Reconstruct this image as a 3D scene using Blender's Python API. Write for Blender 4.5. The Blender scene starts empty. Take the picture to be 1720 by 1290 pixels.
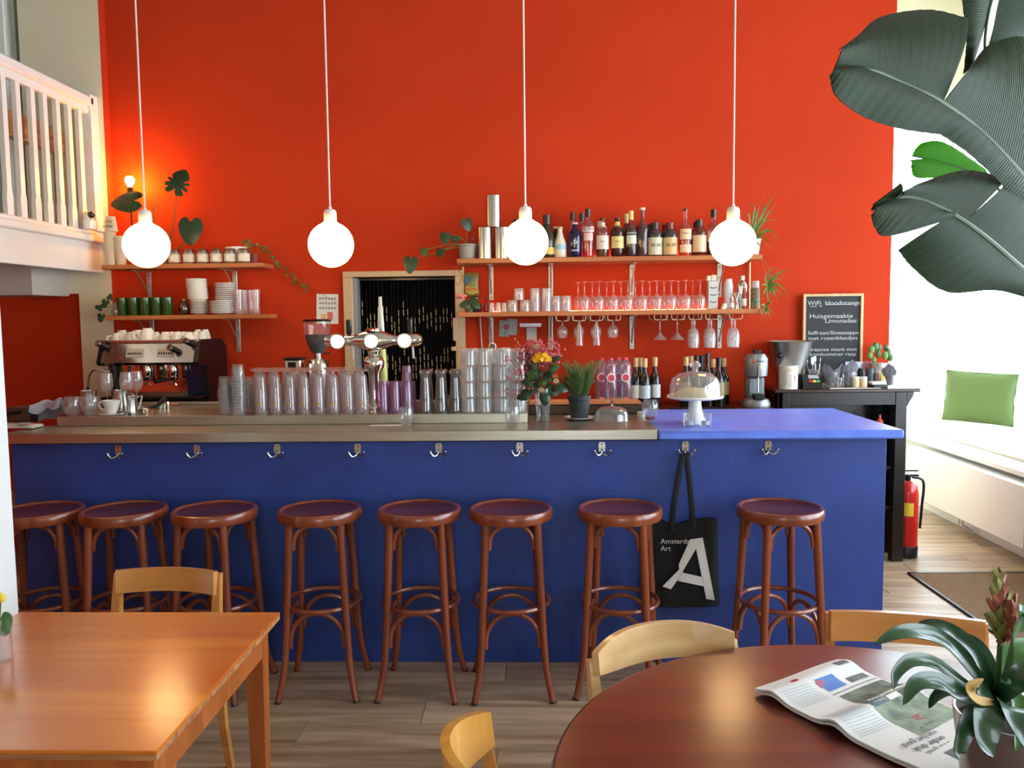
import bpy, math, random
from mathutils import Matrix, Vector
C = bpy.context.scene.collection
S = bpy.context.scene
random.seed(7)
PI = math.pi
# ---------------- camera ----------------
F = 1390.0; PITCH = math.atan(110/1390); YAW = math.atan(50/1390); ROLL = 0.012; EYE = 1.65
FW = Vector((-math.sin(YAW)*math.cos(PITCH), math.cos(YAW)*math.cos(PITCH), -math.sin(PITCH)))
RT0 = Vector((math.cos(YAW), math.sin(YAW), 0)); UP0 = RT0.cross(FW)
RT = RT0*math.cos(ROLL) - UP0*math.sin(ROLL); UP = RT0*math.sin(ROLL) + UP0*math.cos(ROLL)
cd = bpy.data.cameras.new('camera'); cam = bpy.data.objects.new('camera', cd); C.objects.link(cam)
cd.sensor_fit = 'HORIZONTAL'; cd.sensor_width = 36; cd.lens = 36*F/1720; cd.clip_start = .05
mw = Matrix((RT, UP, -FW)).transposed().to_4x4(); mw.translation = (0, 0, EYE); cam.matrix_world = mw
S.camera = cam
# ---------------- world, daylight, exposure ----------------
S.view_settings.view_transform = 'Standard'; S.view_settings.look = 'None'
S.view_settings.gamma = 1; S.view_settings.use_curve_mapping = False
S.view_settings.exposure = -0.24
cy = S.cycles
cy.max_bounces = 9; cy.diffuse_bounces = 4; cy.glossy_bounces = 4; cy.transparent_max_bounces = 28
cy.caustics_reflective = False; cy.caustics_refractive = False; cy.sample_clamp_indirect = 4
cy.use_denoising = True
w = bpy.data.worlds.new('sky'); S.world = w; w.use_nodes = True
bg = w.node_tree.nodes['Background']; bg.inputs[0].default_value = (.80, .91, 1, 1); bg.inputs[1].default_value = 12
def portal(name, loc, rot, sx, sy):
    l = bpy.data.lights.new(name, 'AREA'); l.shape = 'RECTANGLE'; l.size = sx; l.size_y = sy
    l.cycles.is_portal = True
    o = bpy.data.objects.new(name, l); o.location = loc; o.rotation_euler = rot; C.objects.link(o)
portal('portal_side', (4.3, 3.0, 2.15), (0, PI/2, 0), 3.2, 11)
portal('portal_end', (3.3, 8.6, 2.2), (-PI/2, 0, 0), 1.7, 3.2)
portal('portal_street', (.3, -2.75, 1.55), (PI/2, 0, 0), 1.5, 1.7)

# ---------------- pixel to world ----------------
def ray(x, y): return FW + RT*((x-860)/F) + UP*((645-y)/F)
def atY(x, y, Y):
    r = ray(x, y); return r*(Y/r.y) + Vector((0, 0, EYE))
def atZ(x, y, Z):
    r = ray(x, y); return r*((Z-EYE)/r.z) + Vector((0, 0, EYE))
def atX(x, y, X):
    r = ray(x, y); return r*(X/r.x) + Vector((0, 0, EYE))
# ---------------- mesh helpers ----------------
class MB:
    def __init__(s): s.v = []; s.f = []; s.m = []; s.uv = None
    def add(s, V, Fc, mi=0, M=None):
        n = len(s.v)
        s.v += [tuple(M @ Vector(p)) if M is not None else tuple(p) for p in V]
        s.f += [tuple(i+n for i in f) for f in Fc]; s.m += [mi]*len(Fc); return s
    def box(s, x0, x1, y0, y1, z0, z1, ch=0, mi=0, M=None):
        X = (x0, x1); Y = (y0, y1); Z = (z0, z1)
        if ch <= 0:
            V = [(X[i], Y[j], Z[k]) for i in (0, 1) for j in (0, 1) for k in (0, 1)]
            Fc = [(0, 1, 3, 2), (4, 6, 7, 5), (0, 4, 5, 1), (2, 3, 7, 6), (0, 2, 6, 4), (1, 5, 7, 3)]
            return s.add(V, Fc, mi, M)
        V = []; idx = {}
        for i in (0, 1):
            for j in (0, 1):
                for k in (0, 1):
                    for a in range(3):
                        c = [X[i], Y[j], Z[k]]; d = [(ch, -ch)[i], (ch, -ch)[j], (ch, -ch)[k]]
                        p = [c[q] + (0 if q == a else d[q]) for q in range(3)]
                        idx[(i, j, k, a)] = len(V); V.append(tuple(p))
        Fc = []
        for a in range(3):
            b, c = [q for q in range(3) if q != a]
            for e in (0, 1):
                q = []
                for (u, w_) in ((0, 0), (1, 0), (1, 1), (0, 1)):
                    t = [0, 0, 0]; t[a] = e; t[b] = u; t[c] = w_; q.append(idx[(*t, a)])
                Fc.append(tuple(q))
            for u in (0, 1):
                for w_ in (0, 1):
                    t0 = [0, 0, 0]; t0[b] = u; t0[c] = w_; t0[a] = 0; t1 = list(t0); t1[a] = 1
                    Fc.append((idx[(*t0, b)], idx[(*t1, b)], idx[(*t1, c)], idx[(*t0, c)]))
        for i in (0, 1):
            for j in (0, 1):
                for k in (0, 1): Fc.append((idx[(i, j, k, 0)], idx[(i, j, k, 1)], idx[(i, j, k, 2)]))
        return s.add(V, Fc, mi, M)
    def lathe(s, prof, seg=20, c=(0, 0, 0), mi=0, M=None, wob=0):
        V = []; rings = []
        for (r, z) in prof:
            if r < 1e-6: rings.append([len(V)]); V.append((c[0], c[1], c[2]+z))
            else:
                rings.append(list(range(len(V), len(V)+seg)))
                for i in range(seg):
                    a = 2*PI*i/seg; rr = r*(1+(wob if i % 2 else 0))
                    V.append((c[0]+rr*math.cos(a), c[1]+rr*math.sin(a), c[2]+z))
        Fc = []
        for A, B in zip(rings, rings[1:]):
            if len(A) == 1 and len(B) == 1: continue
            for i in range(seg):
                j = (i+1) % seg
                if len(A) == 1: Fc.append((A[0], B[j], B[i]))
                elif len(B) == 1: Fc.append((A[i], A[j], B[0]))
                else: Fc.append((A[i], A[j], B[j], B[i]))
        return s.add(V, Fc, mi, M)
    def sphere(s, c, r, seg=14, mi=0, sx=1, sy=1, sz=1):
        n = max(5, seg//2); pr = [(r*math.sin(PI*i/n), -r*math.cos(PI*i/n)) for i in range(n+1)]
        pr[0] = (0, -r); pr[-1] = (0, r)
        return s.lathe(pr, seg, (0, 0, 0), mi, Matrix.Translation(c) @ Matrix.Diagonal((sx, sy, sz, 1)))
    def tube(s, pts, r, seg=8, mi=0, closed=False, flat=1.0):
        P = [Vector(p) for p in pts]; n = len(P); R = r if isinstance(r, (list, tuple)) else [r]*n
        V = []; nrm = None
        for i in range(n):
            if closed: t = (P[(i+1) % n]-P[i-1]).normalized()
            else: t = (P[min(i+1, n-1)]-P[max(i-1, 0)]).normalized()
            if nrm is None:
                a = Vector((0, 0, 1)) if abs(t.z) < .9 else Vector((0, 1, 0))
                nrm = t.cross(a).normalized()
            else:
                nrm = (nrm - t*nrm.dot(t)).normalized()
            bn = t.cross(nrm)
            for k in range(seg):
                a = 2*PI*k/seg
                V.append(tuple(P[i] + (nrm*math.cos(a) + bn*math.sin(a)*flat)*R[i]))
        Fc = []
        for i in range(n if closed else n-1):
            for k in range(seg):
                a = i*seg+k; b = i*seg+(k+1) % seg; j = (i+1) % n
                Fc.append((a, b, j*seg+(k+1) % seg, j*seg+k))
        if not closed:
            Fc.append(tuple(range(seg))[::-1]); Fc.append(tuple((n-1)*seg+k for k in range(seg)))
        return s.add(V, Fc, mi)
    def grid(s, fn, nu, nv, mi=0, closeu=False):
        V = [tuple(fn(i/nu, j/nv)) for i in range(nu+1) for j in range(nv+1)]
        Fc = [(i*(nv+1)+j, (i+1)*(nv+1)+j, (i+1)*(nv+1)+j+1, i*(nv+1)+j+1) for i in range(nu) for j in range(nv)]
        return s.add(V, Fc, mi)
    def slab(s, fn, nu, nv, th, mi=0):
        """a sheet with thickness: fn(u,v)->Vector, offset th downwards along the local normal"""
        G = [[Vector(fn(i/nu, j/nv)) for j in range(nv+1)] for i in range(nu+1)]
        V = []; W = nv+1
        N = []
        for i in range(nu+1):
            for j in range(nv+1):
                du = G[min(i+1, nu)][j]-G[max(i-1, 0)][j]; dv = G[i][min(j+1, nv)]-G[i][max(j-1, 0)]
                n = du.cross(dv); n = n.normalized() if n.length > 1e-12 else Vector((0, 0, 1))
                N.append(n); V.append(tuple(G[i][j]))
        m = len(V)
        V += [tuple(Vector(V[q])-N[q]*th) for q in range(m)]
        Fc = []
        for i in range(nu):
            for j in range(nv):
                a, b, c, d = i*W+j, (i+1)*W+j, (i+1)*W+j+1, i*W+j+1
                Fc.append((a, b, c, d)); Fc.append((m+d, m+c, m+b, m+a))
        for i in range(nu):
            for j in (0, nv):
                a, b = i*W+j, (i+1)*W+j; Fc.append((a, b, m+b, m+a) if j else (b, a, m+a, m+b))
        for j in range(nv):
            for i in (0, nu):
                a, b = i*W+j, i*W+j+1; Fc.append((a, b, m+b, m+a) if not i else (b, a, m+a, m+b))
        return s.add(V, Fc, mi)
    def prism(s, pts, y0, y1, mi=0, M=None):
        """pts in XZ, extruded from y0 to y1"""
        n = len(pts)
        V = [(p[0], y0, p[1]) for p in pts]+[(p[0], y1, p[1]) for p in pts]
        Fc = [tuple(range(n)), tuple(range(2*n-1, n-1, -1))]+[(i, (i+1) % n + 0, (i+1) % n+n, i+n) for i in range(n)]
        return s.add(V, Fc, mi, M)
MESHES = {}
def mesh(name, mb, mats, smooth=40):
    me = bpy.data.meshes.new(name); me.from_pydata(mb.v, [], mb.f)
    for m in (mats if isinstance(mats, (list, tuple)) else [mats]): me.materials.append(m)
    me.polygons.foreach_set('material_index', mb.m)
    if smooth:
        me.polygons.foreach_set('use_smooth', [True]*len(me.polygons))
        me.set_sharp_from_angle(angle=math.radians(smooth))
    me.update(); return me
def obj(name, mb, mats, parent=None, loc=None, rotz=0, smooth=40, label=None, kind=None):
    me = mb if isinstance(mb, bpy.types.Mesh) else mesh(name, mb, mats, smooth)
    o = bpy.data.objects.new(name, me); C.objects.link(o)
    if parent: o.parent = parent
    if loc is not None: o.location = loc
    o.rotation_euler = (0, 0, rotz)
    if label: o['label'] = label
    if kind: o['kind'] = kind
    return o
def tag(o, label, cat, group=None):
    o['label'] = label; o['category'] = cat
    if group: o['group'] = group
    return o
def thing(name, label, cat, loc=(0, 0, 0), rotz=0, group=None):
    o = bpy.data.objects.new(name, None); C.objects.link(o); o.location = loc; o.rotation_euler = (0, 0, rotz)
    o.empty_display_size = .05
    return tag(o, label, cat, group)
def struct(name, mb, mats, smooth=30, parent=None):
    return obj(name, mb, mats, parent, smooth=smooth, kind='structure' if parent is None else None)
def copytree(o, parent=None):
    c = o.copy(); C.objects.link(c); c.parent = parent
    for ch in list(o.children): copytree(ch, c)
    return c
def kind(builder):
    st = {}
    def place(loc, label, group=None, rotz=0, scale=None, tilt=None):
        if 'o' not in st: st['o'] = o = builder()
        else: o = copytree(st['o'])
        o.location = loc; o.rotation_euler = (*(tilt or (0, 0)), rotz); o.scale = scale or (1, 1, 1)
        o['label'] = label
        if group: o['group'] = group
        elif 'group' in o: del o['group']
        return o
    return place
ORD = 'first second third fourth fifth sixth seventh eighth ninth tenth eleventh twelfth thirteenth fourteenth fifteenth sixteenth seventeenth eighteenth'.split()
def bez(pts, n=12):
    """Catmull-Rom through the points"""
    P = [Vector(p) for p in pts]; P = [P[0]*2-P[1]]+P+[P[-1]*2-P[-2]]; out = []
    for i in range(1, len(P)-2):
        for k in range(n):
            t = k/n; a, b, c, d = P[i-1], P[i], P[i+1], P[i+2]
            out.append(.5*((2*b)+(c-a)*t+(2*a-5*b+4*c-d)*t*t+(3*b-a-3*c+d)*t**3))
    out.append(P[-2]); return out
def text(body, size, mat, parent, loc, rot=(PI/2, 0, 0), align='CENTER', ext=.0004, name='lettering', sx=1, bold=0):
    c = bpy.data.curves.new(name, 'FONT'); c.body = body; c.size = size; c.align_x = align; c.align_y = 'CENTER'; c.extrude = ext; c.offset = bold
    c.resolution_u = 2
    c.materials.append(mat); o = bpy.data.objects.new(name, c); C.objects.link(o)
    me = bpy.data.meshes.new_from_object(o); bpy.data.objects.remove(o); bpy.data.curves.remove(c)
    me.name = name; o = bpy.data.objects.new(name, me); C.objects.link(o)
    o.parent = parent; o.location = loc; o.rotation_euler = rot; o.scale = (sx, 1, 1); return o
# ---------------- materials ----------------
def lin(c):
    def g(v):
        v /= 255; return v/12.92 if v <= .04045 else ((v+.055)/1.055)**2.4
    return (g(c[0]), g(c[1]), g(c[2]), 1)
def nt(name):
    m = bpy.data.materials.new(name); m.use_nodes = True; t = m.node_tree
    return m, t, t.nodes['Principled BSDF'], t.nodes['Material Output']
def mat(name, c, rough=.5, metal=0, coat=0, bump=0, bscale=60, var=0, vscale=8, emit=0, spec=.5, sss=0, aniso=0, stretch=(1, 1, 1)):
    m, t, b, o = nt(name); col = lin(c)
    b.inputs['Base Color'].default_value = col; b.inputs['Roughness'].default_value = rough
    b.inputs['Metallic'].default_value = metal; b.inputs['Coat Weight'].default_value = coat
    b.inputs['Coat Roughness'].default_value = .08; b.inputs['Specular IOR Level'].default_value = spec
    if emit: b.inputs['Emission Color'].default_value = col; b.inputs['Emission Strength'].default_value = emit
    if bump or var:
        tc = t.nodes.new('ShaderNodeTexCoord'); mp = t.nodes.new('ShaderNodeMapping'); mp.inputs['Scale'].default_value = stretch
        t.links.new(tc.outputs['Object'], mp.inputs[0])
    if var:
        n = t.nodes.new('ShaderNodeTexNoise'); n.inputs['Scale'].default_value = vscale; n.inputs['Detail'].default_value = 5
        r = t.nodes.new('ShaderNodeValToRGB'); r.color_ramp.elements[0].position = .3; r.color_ramp.elements[1].position = .72
        r.color_ramp.elements[0].color = tuple(v*(1-var) for v in col[:3])+(1,)
        r.color_ramp.elements[1].color = tuple(min(1, v*(1+var)+.01*var) for v in col[:3])+(1,)
        t.links.new(mp.outputs[0], n.inputs['Vector']); t.links.new(n.outputs[0], r.inputs[0]); t.links.new(r.outputs[0], b.inputs['Base Color'])
    if bump:
        n2 = t.nodes.new('ShaderNodeTexNoise'); n2.inputs['Scale'].default_value = bscale; n2.inputs['Detail'].default_value = 3
        bp = t.nodes.new('ShaderNodeBump'); bp.inputs['Strength'].default_value = bump; bp.inputs['Distance'].default_value = .01
        t.links.new(mp.outputs[0], n2.inputs['Vector']); t.links.new(n2.outputs[0], bp.inputs['Height']); t.links.new(bp.outputs[0], b.inputs['Normal'])
    return m
def wood(name, c1, c2, rough=.35, axis='X', scale=1.0, coat=0, crough=.12, rnd=0, bump=.08):
    m, t, b, o = nt(name); L = t.links.new; N = t.nodes.new
    tc = N('ShaderNodeTexCoord'); mp = N('ShaderNodeMapping')
    st = {'X': (1.2, 14, 14), 'Y': (14, 1.2, 14), 'Z': (14, 14, 1.2)}[axis]
    mp.inputs['Scale'].default_value = tuple(v*scale for v in st)
    L(tc.outputs['Object'], mp.inputs[0])
    oi = N('ShaderNodeObjectInfo'); vm = N('ShaderNodeVectorMath'); vm.operation = 'ADD'
    cb = N('ShaderNodeCombineXYZ'); mu = N('ShaderNodeMath'); mu.operation = 'MULTIPLY'; mu.inputs[1].default_value = 37.0
    L(oi.outputs['Random'], mu.inputs[0])
    for i in range(3): L(mu.outputs[0], cb.inputs[i])
    L(mp.outputs[0], vm.inputs[0]); L(cb.outputs[0], vm.inputs[1])
    n = N('ShaderNodeTexNoise'); n.inputs['Scale'].default_value = 1.0; n.inputs['Detail'].default_value = 7; n.inputs['Distortion'].default_value = .6
    L(vm.outputs[0], n.inputs['Vector'])
    r = N('ShaderNodeValToRGB'); r.color_ramp.elements[0].position = .33; r.color_ramp.elements[1].position = .68
    r.color_ramp.elements[0].color = lin(c1); r.color_ramp.elements[1].color = lin(c2); L(n.outputs[0], r.inputs[0])
    out = r.outputs[0]
    if rnd:
        hv = N('ShaderNodeHueSaturation'); mr = N('ShaderNodeMapRange'); mr.inputs['To Min'].default_value = 1-rnd; mr.inputs['To Max'].default_value = 1+rnd
        L(oi.outputs['Random'], mr.inputs[0]); L(mr.outputs[0], hv.inputs['Value']); L(out, hv.inputs['Color']); out = hv.outputs[0]
    L(out, b.inputs['Base Color'])
    b.inputs['Roughness'].default_value = rough; b.inputs['Coat Weight'].default_value = coat; b.inputs['Coat Roughness'].default_value = crough
    if bump:
        bp = N('ShaderNodeBump'); bp.inputs['Strength'].default_value = bump; bp.inputs['Distance'].default_value = .003
        L(n.outputs[0], bp.inputs['Height']); L(bp.outputs[0], b.inputs['Normal'])
    return m
def glass(name, tint=(250, 250, 250), edge=.55, base=.05, rough=.02, haze=.03, hazec=(240, 240, 240), gl=(1, 1, 1)):
    """thin-walled glass: lets light straight through, mirrors more at grazing angles, a trace of haze"""
    m, t, b, o = nt(name); L = t.links.new; N = t.nodes.new; t.nodes.remove(b)
    tr = N('ShaderNodeBsdfTransparent'); tr.inputs[0].default_value = lin(tint)
    g = N('ShaderNodeBsdfGlossy'); g.inputs['Roughness'].default_value = rough; g.inputs['Color'].default_value = (*gl, 1)
    lw = N('ShaderNodeLayerWeight'); lw.inputs[0].default_value = .5
    pw = N('ShaderNodeMath'); pw.operation = 'POWER'; pw.inputs[1].default_value = 2.6; L(lw.outputs['Facing'], pw.inputs[0])
    mr = N('ShaderNodeMapRange'); mr.inputs['To Min'].default_value = base; mr.inputs['To Max'].default_value = edge; L(pw.outputs[0], mr.inputs[0])
    mx = N('ShaderNodeMixShader'); L(mr.outputs[0], mx.inputs[0]); L(tr.outputs[0], mx.inputs[1]); L(g.outputs[0], mx.inputs[2])
    out = mx.outputs[0]
    if haze:
        d = N('ShaderNodeBsdfDiffuse'); d.inputs[0].default_value = lin(hazec)
        m2 = N('ShaderNodeMixShader'); m2.inputs[0].default_value = haze; L(out, m2.inputs[1]); L(d.outputs[0], m2.inputs[2]); out = m2.outputs[0]
    L(out, o.inputs['Surface']); return m
M_red = mat('red_paint', (200, 58, 24), .7, spec=.12, var=.06, vscale=1.5, bump=.06, bscale=220)
M_cream = mat('cream_paint', (238, 230, 204), .6, bump=.04, bscale=150)
M_white = mat('white_gloss_paint', (240, 241, 240), .32, bump=.03, bscale=60)
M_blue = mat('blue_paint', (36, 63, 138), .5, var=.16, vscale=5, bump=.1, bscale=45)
M_bluelit = mat('blue_paint_daylit', (104, 134, 240), .38, var=.12, vscale=9, bump=.06, bscale=40)  # paler than the bar front: daylight on the slab is put into the colour
M_steel = mat('brushed_steel', (184, 178, 160), .3, .93, bump=.05, bscale=14, var=.06, vscale=4, stretch=(1, 14, 14))
M_chrome = mat('chrome', (225, 222, 216), .08, 1)
M_satin = mat('satin_steel', (190, 188, 184), .22, 1, bump=.03, bscale=30, stretch=(20, 20, 1))
M_dkmetal = mat('dark_metal', (40, 38, 38), .35, .6)
M_black = mat('black_plastic', (14, 14, 15), .35)
M_blackgl = mat('black_gloss', (16, 12, 13), .15, coat=.5)
M_stool = wood('stool_wood', (112, 50, 26), (148, 72, 38), .28, 'Z', 1.2, coat=.35, rnd=.08, bump=.03)
M_seat = wood('stool_seat_wood', (84, 32, 26), (108, 44, 36), .3, 'X', 1.0, coat=.3, rnd=.08, bump=.03)
M_table = wood('honey_tabletop', (196, 98, 16), (226, 134, 30), .26, 'X', .55, coat=.8, crough=.17, bump=.015)
M_tedge = wood('table_frame_wood', (150, 76, 28), (186, 104, 46), .32, 'Z', .9, coat=.2)
M_mahog = wood('mahogany_top', (70, 24, 12), (102, 40, 18), .36, 'X', .9, coat=.75, crough=.18, bump=.015)
M_honey = wood('honey_chair_wood', (184, 118, 54), (216, 152, 84), .28, 'X', .8, coat=.35, bump=.03)
M_pale = wood('pale_chair_wood', (206, 160, 104), (232, 196, 142), .3, 'X', .8, coat=.35, bump=.03)
M_chairb = wood('amber_chair_wood', (186, 122, 40), (222, 164, 74), .26, 'Z', .9, coat=.35, bump=.03)
M_shelf = wood('shelf_wood', (168, 92, 48), (200, 124, 70), .45, 'X', .8)
M_floor = wood('oak_plank', (140, 110, 82), (198, 170, 140), .38, 'X', 1.0, rnd=.13, bump=.05)
M_dkwood = wood('black_stained_wood', (20, 14, 12), (34, 24, 20), .3, 'X', .8, coat=.2)
M_dktop = wood('dark_brown_top', (46, 26, 20), (66, 38, 30), .22, 'X', .8, coat=.4)
M_board = wood('board_wood', (168, 110, 62), (200, 140, 88), .4, 'X', .8)
M_rustic = wood('rustic_wood', (120, 84, 50), (164, 124, 80), .6, 'Y', 1.5)
M_brownbox = wood('brown_box_wood', (66, 40, 24), (92, 60, 38), .5, 'X', 1)
M_beige = mat('beige_frame_paint', (208, 178, 140), .4, bump=.04, bscale=50)
M_glass = glass('clear_glass', (248, 248, 248), .5, .06, haze=.06)
M_glassF = glass('thin_stem_glass', (248, 244, 244), .45, .06, haze=.09, hazec=(255, 250, 248))
M_glassT = glass('stacked_tumbler_glass', (246, 246, 246), .45, .07, .08, haze=.15, hazec=(255, 255, 255))
M_pink = glass('lilac_glass', (232, 204, 226), .45, .07, .06, haze=.13, hazec=(232, 190, 224))
M_green = glass('green_glass', (178, 206, 160), .5, .08, haze=.2, hazec=(90, 140, 70))
M_pane = glass('window_pane_glass', (252, 254, 255), .4, .03, haze=0)
M_tray = glass('clear_plastic', (232, 228, 238), .5, .09, .08, haze=.12, hazec=(214, 200, 220))
M_cer = mat('white_ceramic', (238, 234, 226), .16, coat=.3)
M_leaf = mat('dark_leaf', (34, 62, 30), .35, var=.25, vscale=12, bump=.1, bscale=30)
M_leafm = mat('mid_leaf', (60, 98, 40), .4, var=.25, vscale=14)
M_leafb = mat('fresh_leaf', (96, 132, 52), .45, var=.25, vscale=14)
M_stem = mat('stem_green', (88, 104, 52), .5)
M_soil = mat('dark_soil', (38, 28, 20), .9, bump=.6, bscale=90)
M_terr = mat('grey_pot', (150, 148, 138), .6, bump=.1, bscale=40)
M_paper = mat('white_paper', (236, 234, 230), .7, bump=.02, bscale=40)
M_ink = mat('black_ink', (28, 28, 30), .6)
M_greyink = mat('grey_ink', (150, 150, 152), .7)
M_chalk = mat('chalk', (206, 208, 206), .9)
M_slate = mat('chalkboard_black', (30, 34, 34), .6, var=.1, vscale=6)
M_redp = mat('red_plastic', (200, 24, 20), .25, coat=.3)
M_cordw = mat('white_cord', (240, 232, 224), .5)
def emis(name, c, s):
    m, t, b, o = nt(name); t.nodes.remove(b); e = t.nodes.new('ShaderNodeEmission')
    e.inputs[0].default_value = lin(c); e.inputs[1].default_value = s; t.links.new(e.outputs[0], o.inputs[0]); return m
M_globe = emis('lit_opal_globe', (255, 208, 140), 15)
M_bulb = emis('warm_bulb', (255, 176, 60), 450)
M_led = emis('led_strip', (255, 170, 110), 34)
M_medal = emis('lit_tap_medallion', (255, 244, 214), 3.2)
# ================= SETTING =================
W = 5.8                                  # face of the red wall
XR, XW, YF, YN, ZC = 4.15, 3.25, 8.4, -2.6, 4.7
b = MB(); b.box(-5.1, XR+.1, YN-.1, YF+.1, -.12, -.012)
floor = struct('floor', b, M_floor)
pk = [mesh('plank', MB().box(0, L_-.0025, 0, .1975, -.012, 0, .0012), M_floor, 0) for L_ in (1.28, .64)]
row = 0; y = .25
while y < YF:
    x = -3.6 + [.3, -.42, 0.06, -.75][row % 4]
    while x < 3.3:
        obj('plank', pk[0], None, floor, (x, y+.013, 0)); x += 1.28
    y += .2; row += 1
b = MB(); b.box(-5.1, 3.3, YN, .24, -.012, 0); obj('plank_field', b, M_floor, floor, kind='stuff')
struct('ceiling', MB().box(-5.1, XR+.1, YN-.1, YF+.1, ZC, ZC+.1), mat('ceiling_paint', (176, 168, 156), .8))
xl = atY(190, 300, W).x; xr = atY(1500, 300, W).x
dx0, dx1, dz = -1.318, -.594, 1.95
b = MB(); b.box(-3.2, dx0, W, W+.14, 0, ZC); b.box(dx1, xr, W, W+.14, 0, ZC); b.box(dx0, dx1, W, W+.14, dz, ZC)
struct('wall_back', b, M_red)
PF = 5.72; xp = atY(187, 446, PF).x
b = MB(); b.box(-3.56, xp-.004, PF, W+.1, 1.86, ZC); b.box(-3.235, xp-.004, PF, W+.1, 0, 1.86)
struct('wall_pier', b, M_cream)
struct('wall_pier_return', MB().box(xp-.004, xp, PF+.001, W, 0, ZC), M_red)
b = MB(); b.box(-5.1, -3.235, PF+.04, W+.1, 0, 1.98); struct('wall_under_gallery', b, M_red)
b = MB(); b.box(-5.1, -3.62, PF+.06, W+.1, 2.2, ZC); struct('wall_gallery', b, mat('pale_green_wall', (196, 210, 200), .6))
b = MB(); b.box(-3.64, -3.5, PF+.1, W+.14, 2.2, ZC); struct('trim_1', b, mat('dark_green_reveal', (92, 96, 78), .6))
b = MB(); b.box(-5.1, -5.0, YN, W+.1, 0, 2.0); struct('wall_left', b, M_red)
b = MB(); b.box(-5.1, -5.0, YN, W+.1, 2.0, ZC); struct('wall_left_upper', b, M_cream)
# passage behind the red wall
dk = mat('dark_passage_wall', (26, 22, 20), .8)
b = MB(); b.box(-1.7, -1.55, W+.14, W+1.3, 0, 2.4); b.box(-.4, -.25, W+.14, W+1.3, 0, 2.4); b.box(-1.7, -.25, W+1.3, W+1.4, 0, 2.4); b.box(-1.7, -.25, W+.14, W+1.4, 2.4, 2.5)
struct('wall_passage', b, dk)
b = MB(); b.box(xr-.14, xr, W+.14, YF, 0, ZC); struct('wall_end_side', b, M_cream)
# end wall with tall window
wx0, wx1, wz0, wz1 = xr+.05, XR-.04, .64, 3.75
b = MB(); b.box(xr-.14, wx0, YF, YF+.15, 0, ZC); b.box(wx1, XR+.1, YF, YF+.15, 0, ZC); b.box(wx0, wx1, YF, YF+.15, 0, wz0); b.box(wx0, wx1, YF, YF+.15, wz1, ZC)
struct('wall_end', b, M_cream)
def window(name, fn, u0, u1, z0, z1, mull):
    """fn(u,d,z) maps along-wall, depth, height; a frame, mullions and one pane per bay"""
    b = MB()
    def bar(a0, a1, c0, c1):
        p = [fn(a0, 0, c0), fn(a1, .06, c1)]
        b.box(min(p[0][0], p[1][0]), max(p[0][0], p[1][0]), min(p[0][1], p[1][1]), max(p[0][1], p[1][1]), c0, c1, .004)
    bar(u0, u1, z0, z0+.06); bar(u0, u1, z1-.06, z1)
    us = [u0+(u1-u0)*i/mull for i in range(mull+1)]
    for i, u in enumerate(us):
        a = max(u0, u-.03) if i < mull else u1-.06; bar(a, a+.06, z0+.06, z1-.06)
    w = struct(name, b, M_white)
    for i in range(mull):
        a0, a1 = us[i]+.035, us[i+1]-.035; p0 = fn(a0, .028, 0); p1 = fn(a1, .034, 0)
        obj('pane', MB().box(min(p0[0], p1[0]), max(p0[0], p1[0]), min(p0[1], p1[1]), max(p0[1], p1[1]), z0+.05, z1-.05), M_pane, w)
window('window_1', lambda u, d, z: (u, YF+.05+d, z), wx0, wx1, wz0, wz1, 2)
# window side
b = MB(); b.box(XW, XR+.12, YN, YF, 0, .575); struct('wall_window_base', b, mat('white_paint_shaded', (214, 220, 220), .5))  # greenish grey tone is the shade below the sill, painted into the wall
b = MB(); b.box(XR, XR+.12, YN, YF, 3.3, ZC); b.box(XR, XR+.12, YN, -.8, 0.6, 3.3)
for yy in (1.1, 4.75): b.box(XR, XR+.12, yy-.12, yy+.12, 0.6, 3.3)
b.box(XR, XR+.12, 8.2, YF, 0.6, 3.3); struct('wall_right', b, M_white)
for i, (a, c) in enumerate(((-.8, .98), (1.22, 4.63), (4.87, 8.2))):
    window('window_%d' % (i+2), lambda u, d, z: (XR+.03+d, u, z), a, c, .62, 3.3, 2)
b = MB(); b.box(3.12, XR, YN, YF, .58, .62, .006); struct('trim_2', b, M_white)
struct('baseboard_right', MB().box(XW-.015, XW, YN, YF, 0, .09, .003), M_white)
# street wall behind the viewer, with a wide window
b = MB(); sx0, sx1, sz0, sz1 = -.4, 1.0, .8, 2.3
b.box(-5.1, sx0, YN-.12, YN, 0, ZC); b.box(sx1, XR, YN-.12, YN, 0, ZC); b.box(sx0, sx1, YN-.12, YN, 0, sz0); b.box(sx0, sx1, YN-.12, YN, sz1, ZC)
struct('wall_street', b, M_cream)
window('window_5', lambda u, d, z: (u, YN-.08+d, z), sx0, sx1, sz0, sz1, 3)
# ---- doorway frame + latch
ox0, ox1, oz = -1.382, -.53, 1.99
b = MB(); b.box(ox0, dx0+.004, W-.03, W+.12, 0, dz, .004); b.box(dx1-.004, ox1, W-.03, W+.12, 0, dz, .004); b.box(ox0, ox1, W-.032, W+.12, dz, oz, .004)
dr = struct('door_1', b, M_beige)
b = MB(); b.box(dx0+.004, dx0+.03, W-.012, W+.1, 0, dz-.004, .002); obj('jamb_liner', b, mat('grey_liner', (150, 150, 150), .5), dr)
b = MB(); b.box(dx1-.035, dx1, W-.05, W-.03, 1.43, 1.46, .004); b.box(dx1-.02, dx1+.01, W-.05, W-.03, 1.5, 1.66, .003); obj('door_latch', b, M_beige, dr)
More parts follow.
